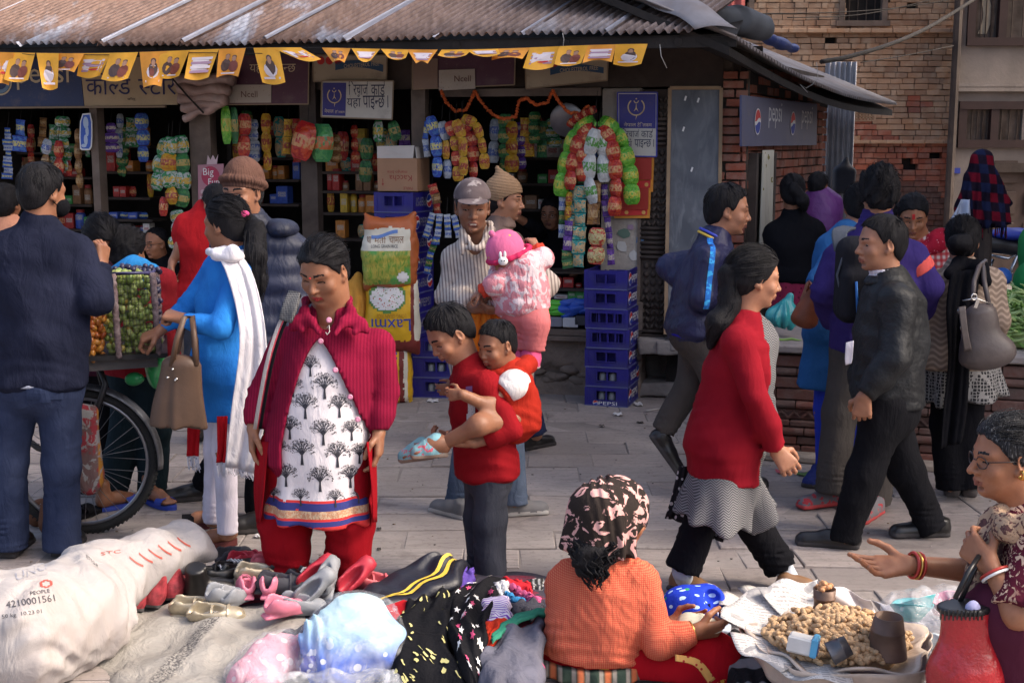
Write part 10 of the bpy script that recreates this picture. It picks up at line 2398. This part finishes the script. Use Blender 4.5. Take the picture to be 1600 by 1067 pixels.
 for lab,x,y,z,rr,cl in(('clear plastic bag with aqua bowls behind the peanut stand',1428,962,.15,.115,(.10,.40,.44)),('clear plastic bag with pink things behind the old woman arm',1478,955,.14,.095,(.52,.18,.28)),('clear plastic bag with pale aqua things at the back',1510,950,.13,.08,(.25,.50,.46)),('milky plastic bag slumped below the aqua bowls',1452,1030,.10,.11,(.40,.46,.50))):
  p=zp(x,y,z);r=Qh('plastic_bag',lab,'bag',(p.x,p.y,0));S=SDF(.010);S.ell(p,(rr,rr,rr*.85));S.ell(p+V3((.05,.05,.0)),(rr*.7,)*3,k=.05);S.cut((0,0,.004),(0,0,-1));S.warp(Qv(int(x),.016,22));v,q=S.mesh();link(bpy.data.objects.new('film',Qf('film',v-A(r.location),q,None,(FILM,))),r)
  for k in range(3):g=G();pp=p+V3((R.uniform(-.03,.03),R.uniform(-.03,.03),-.02+.012*k));g.lathe([(.03,0),(rr*.62,.05),(rr*.64,.052),(rr*.6,.05),(.028,.004)],pp,Zv(R.uniform(0,6),R.uniform(-.9,.9)),16,cap1=False);g.build('bowl',Qc('bag_tone_%d'%int(x),cl,.3,.2,9,.1),r,True)
 lay('sheet of milky plastic spread behind the peanut stand',[(1365,935,.10),(1400,960,.08),(1430,985,.05)],[(1540,920,.10),(1545,950,.08),(1550,985,.05)],Qc('milky_sheet',(.50,.49,.52),.3,.1,5,.4,14,spec=.5,dist=.02),'plastic_sheet','plastic',amp=.03,waves=4,seed=61,nu=18,nv=10,th=.002)
 for k,(x,y,a)in enumerate(((1200,935,.2),(1165,950,-.2),(1225,945,.5))):g=G();p=zp(x,y,.05+.01*k);Mx=Zv(a,-.2,.1);g.sheet(lambda u,v:p+Mx@V3(((u-.5)*.2,(v-.5)*.15,.012*math.sin(u*7+k)+.03*v)),8,6);o=Ql('newspaper',g.me('newspaper',NEWS,True),('crumpled newspaper with a red heading behind the tin measure','grey newspaper sheet left of the peanuts','newspaper sheet lying under the tin measure')[k],'newspaper');o.modifiers.new('thickness','SOLIDIFY').thickness=.001
 for k,(a,b_,c_,d_)in enumerate((((1052,985),(1112,978),(1098,954),(1060,962)),((1080,990),(1128,985),(1132,966),(1090,960)))):
  P_=[at(*a,4.14),at(*b_,4.12),at(*c_,4.20),at(*d_,4.22)];g=G();g.sheet(lambda u,v:P_[0].lerp(P_[1],u).lerp(P_[3].lerp(P_[2],u),v)+V3((0,0,.008*math.sin(u*5+k))),8,6);o=Ql('banknote',g.me('banknote',Qc('note_paper_%s'%'ab'[k],((.46,.44,.34),(.56,.48,.34))[k],.7,.2,22,.1),True),('greenish','yellowish')[k]+' banknote held by the seller','banknote');o.modifiers.new('thickness','SOLIDIFY').thickness=.001
peanuts()
# litter
def litter():
 R=random.Random(41);L=[('white crumpled paper by the crates',965,648,14,6,'w'),('red and white wrapper by the red coat',1224,738,22,8,'r'),('pale blue wrapper by the platform foot',1528,752,20,10,'b'),('dark scrap in the middle of the street',940,665,8,3,'k'),('white paper under the boy',676,627,18,7,'w'),('pale blue paper on the stone step',1070,595,24,6,'b'),('white wrapper beside the bottom crate',997,632,12,8,'w'),('green leaf scraps by the platform',1258,742,26,6,'g'),('dark leaf scrap behind the woman in crimson',592,826,6,3,'k'),('dark scrap left of the boy',592,858,5,3,'k'),('brown scrap near the crates',1000,660,10,3,'k'),('white scrap by the leather shoe',403,838,10,5,'w')]
 C={'w':Qb('litter_white',(.6,.58,.58)),'r':Qb('litter_red',(.5,.1,.12)),'b':Qb('litter_blue',(.4,.48,.6)),'k':Qb('litter_dark',(.06,.05,.045)),'g':Qb('litter_green',(.12,.20,.06))}
 for lab,x,y,w,h,k in L:
  p=gnd(x,y,.004 if 'step' not in lab else .12);s=p.y/2000;g=G();g.sheet(lambda u,v:p+V3(((u-.5)*w*s+.004*math.sin(v*7),(v-.5)*h*s*3,.012*abs(math.sin(u*5+v*3+x))*min(1,h/6))),6,5);o=Ql('litter',g.me('litter',C[k],False),lab,'litter');o.modifiers.new('thickness','SOLIDIFY').thickness=.0015
 g=G();g.tube([gnd(1078,590,.09),gnd(1072,608,.05),gnd(1055,625,.008),gnd(1035,638,.008),gnd(1010,642,.008)],.007,5);Ql('rope',g.me('rope',Qb('rope_pale',(.42,.38,.34)),True),'pale rope end trailing from the stone step to the ground','rope')
 g=G()
 for i in range(520):
  x,y=R.uniform(-3.6,3.4),R.uniform(4.0,8.8);s=R.uniform(.003,.010);g.ball((x,y,.004),(s,s*.7,s*.4),5,3,mi=R.randrange(3))
 o=g.build('grit',(C['k'],Qb('grit_grey',(.28,.25,.23)),Qb('grit_brown',(.18,.13,.09))));tag(o,'small stones and dry bits scattered over the paving','grit',kind='stuff')
litter()
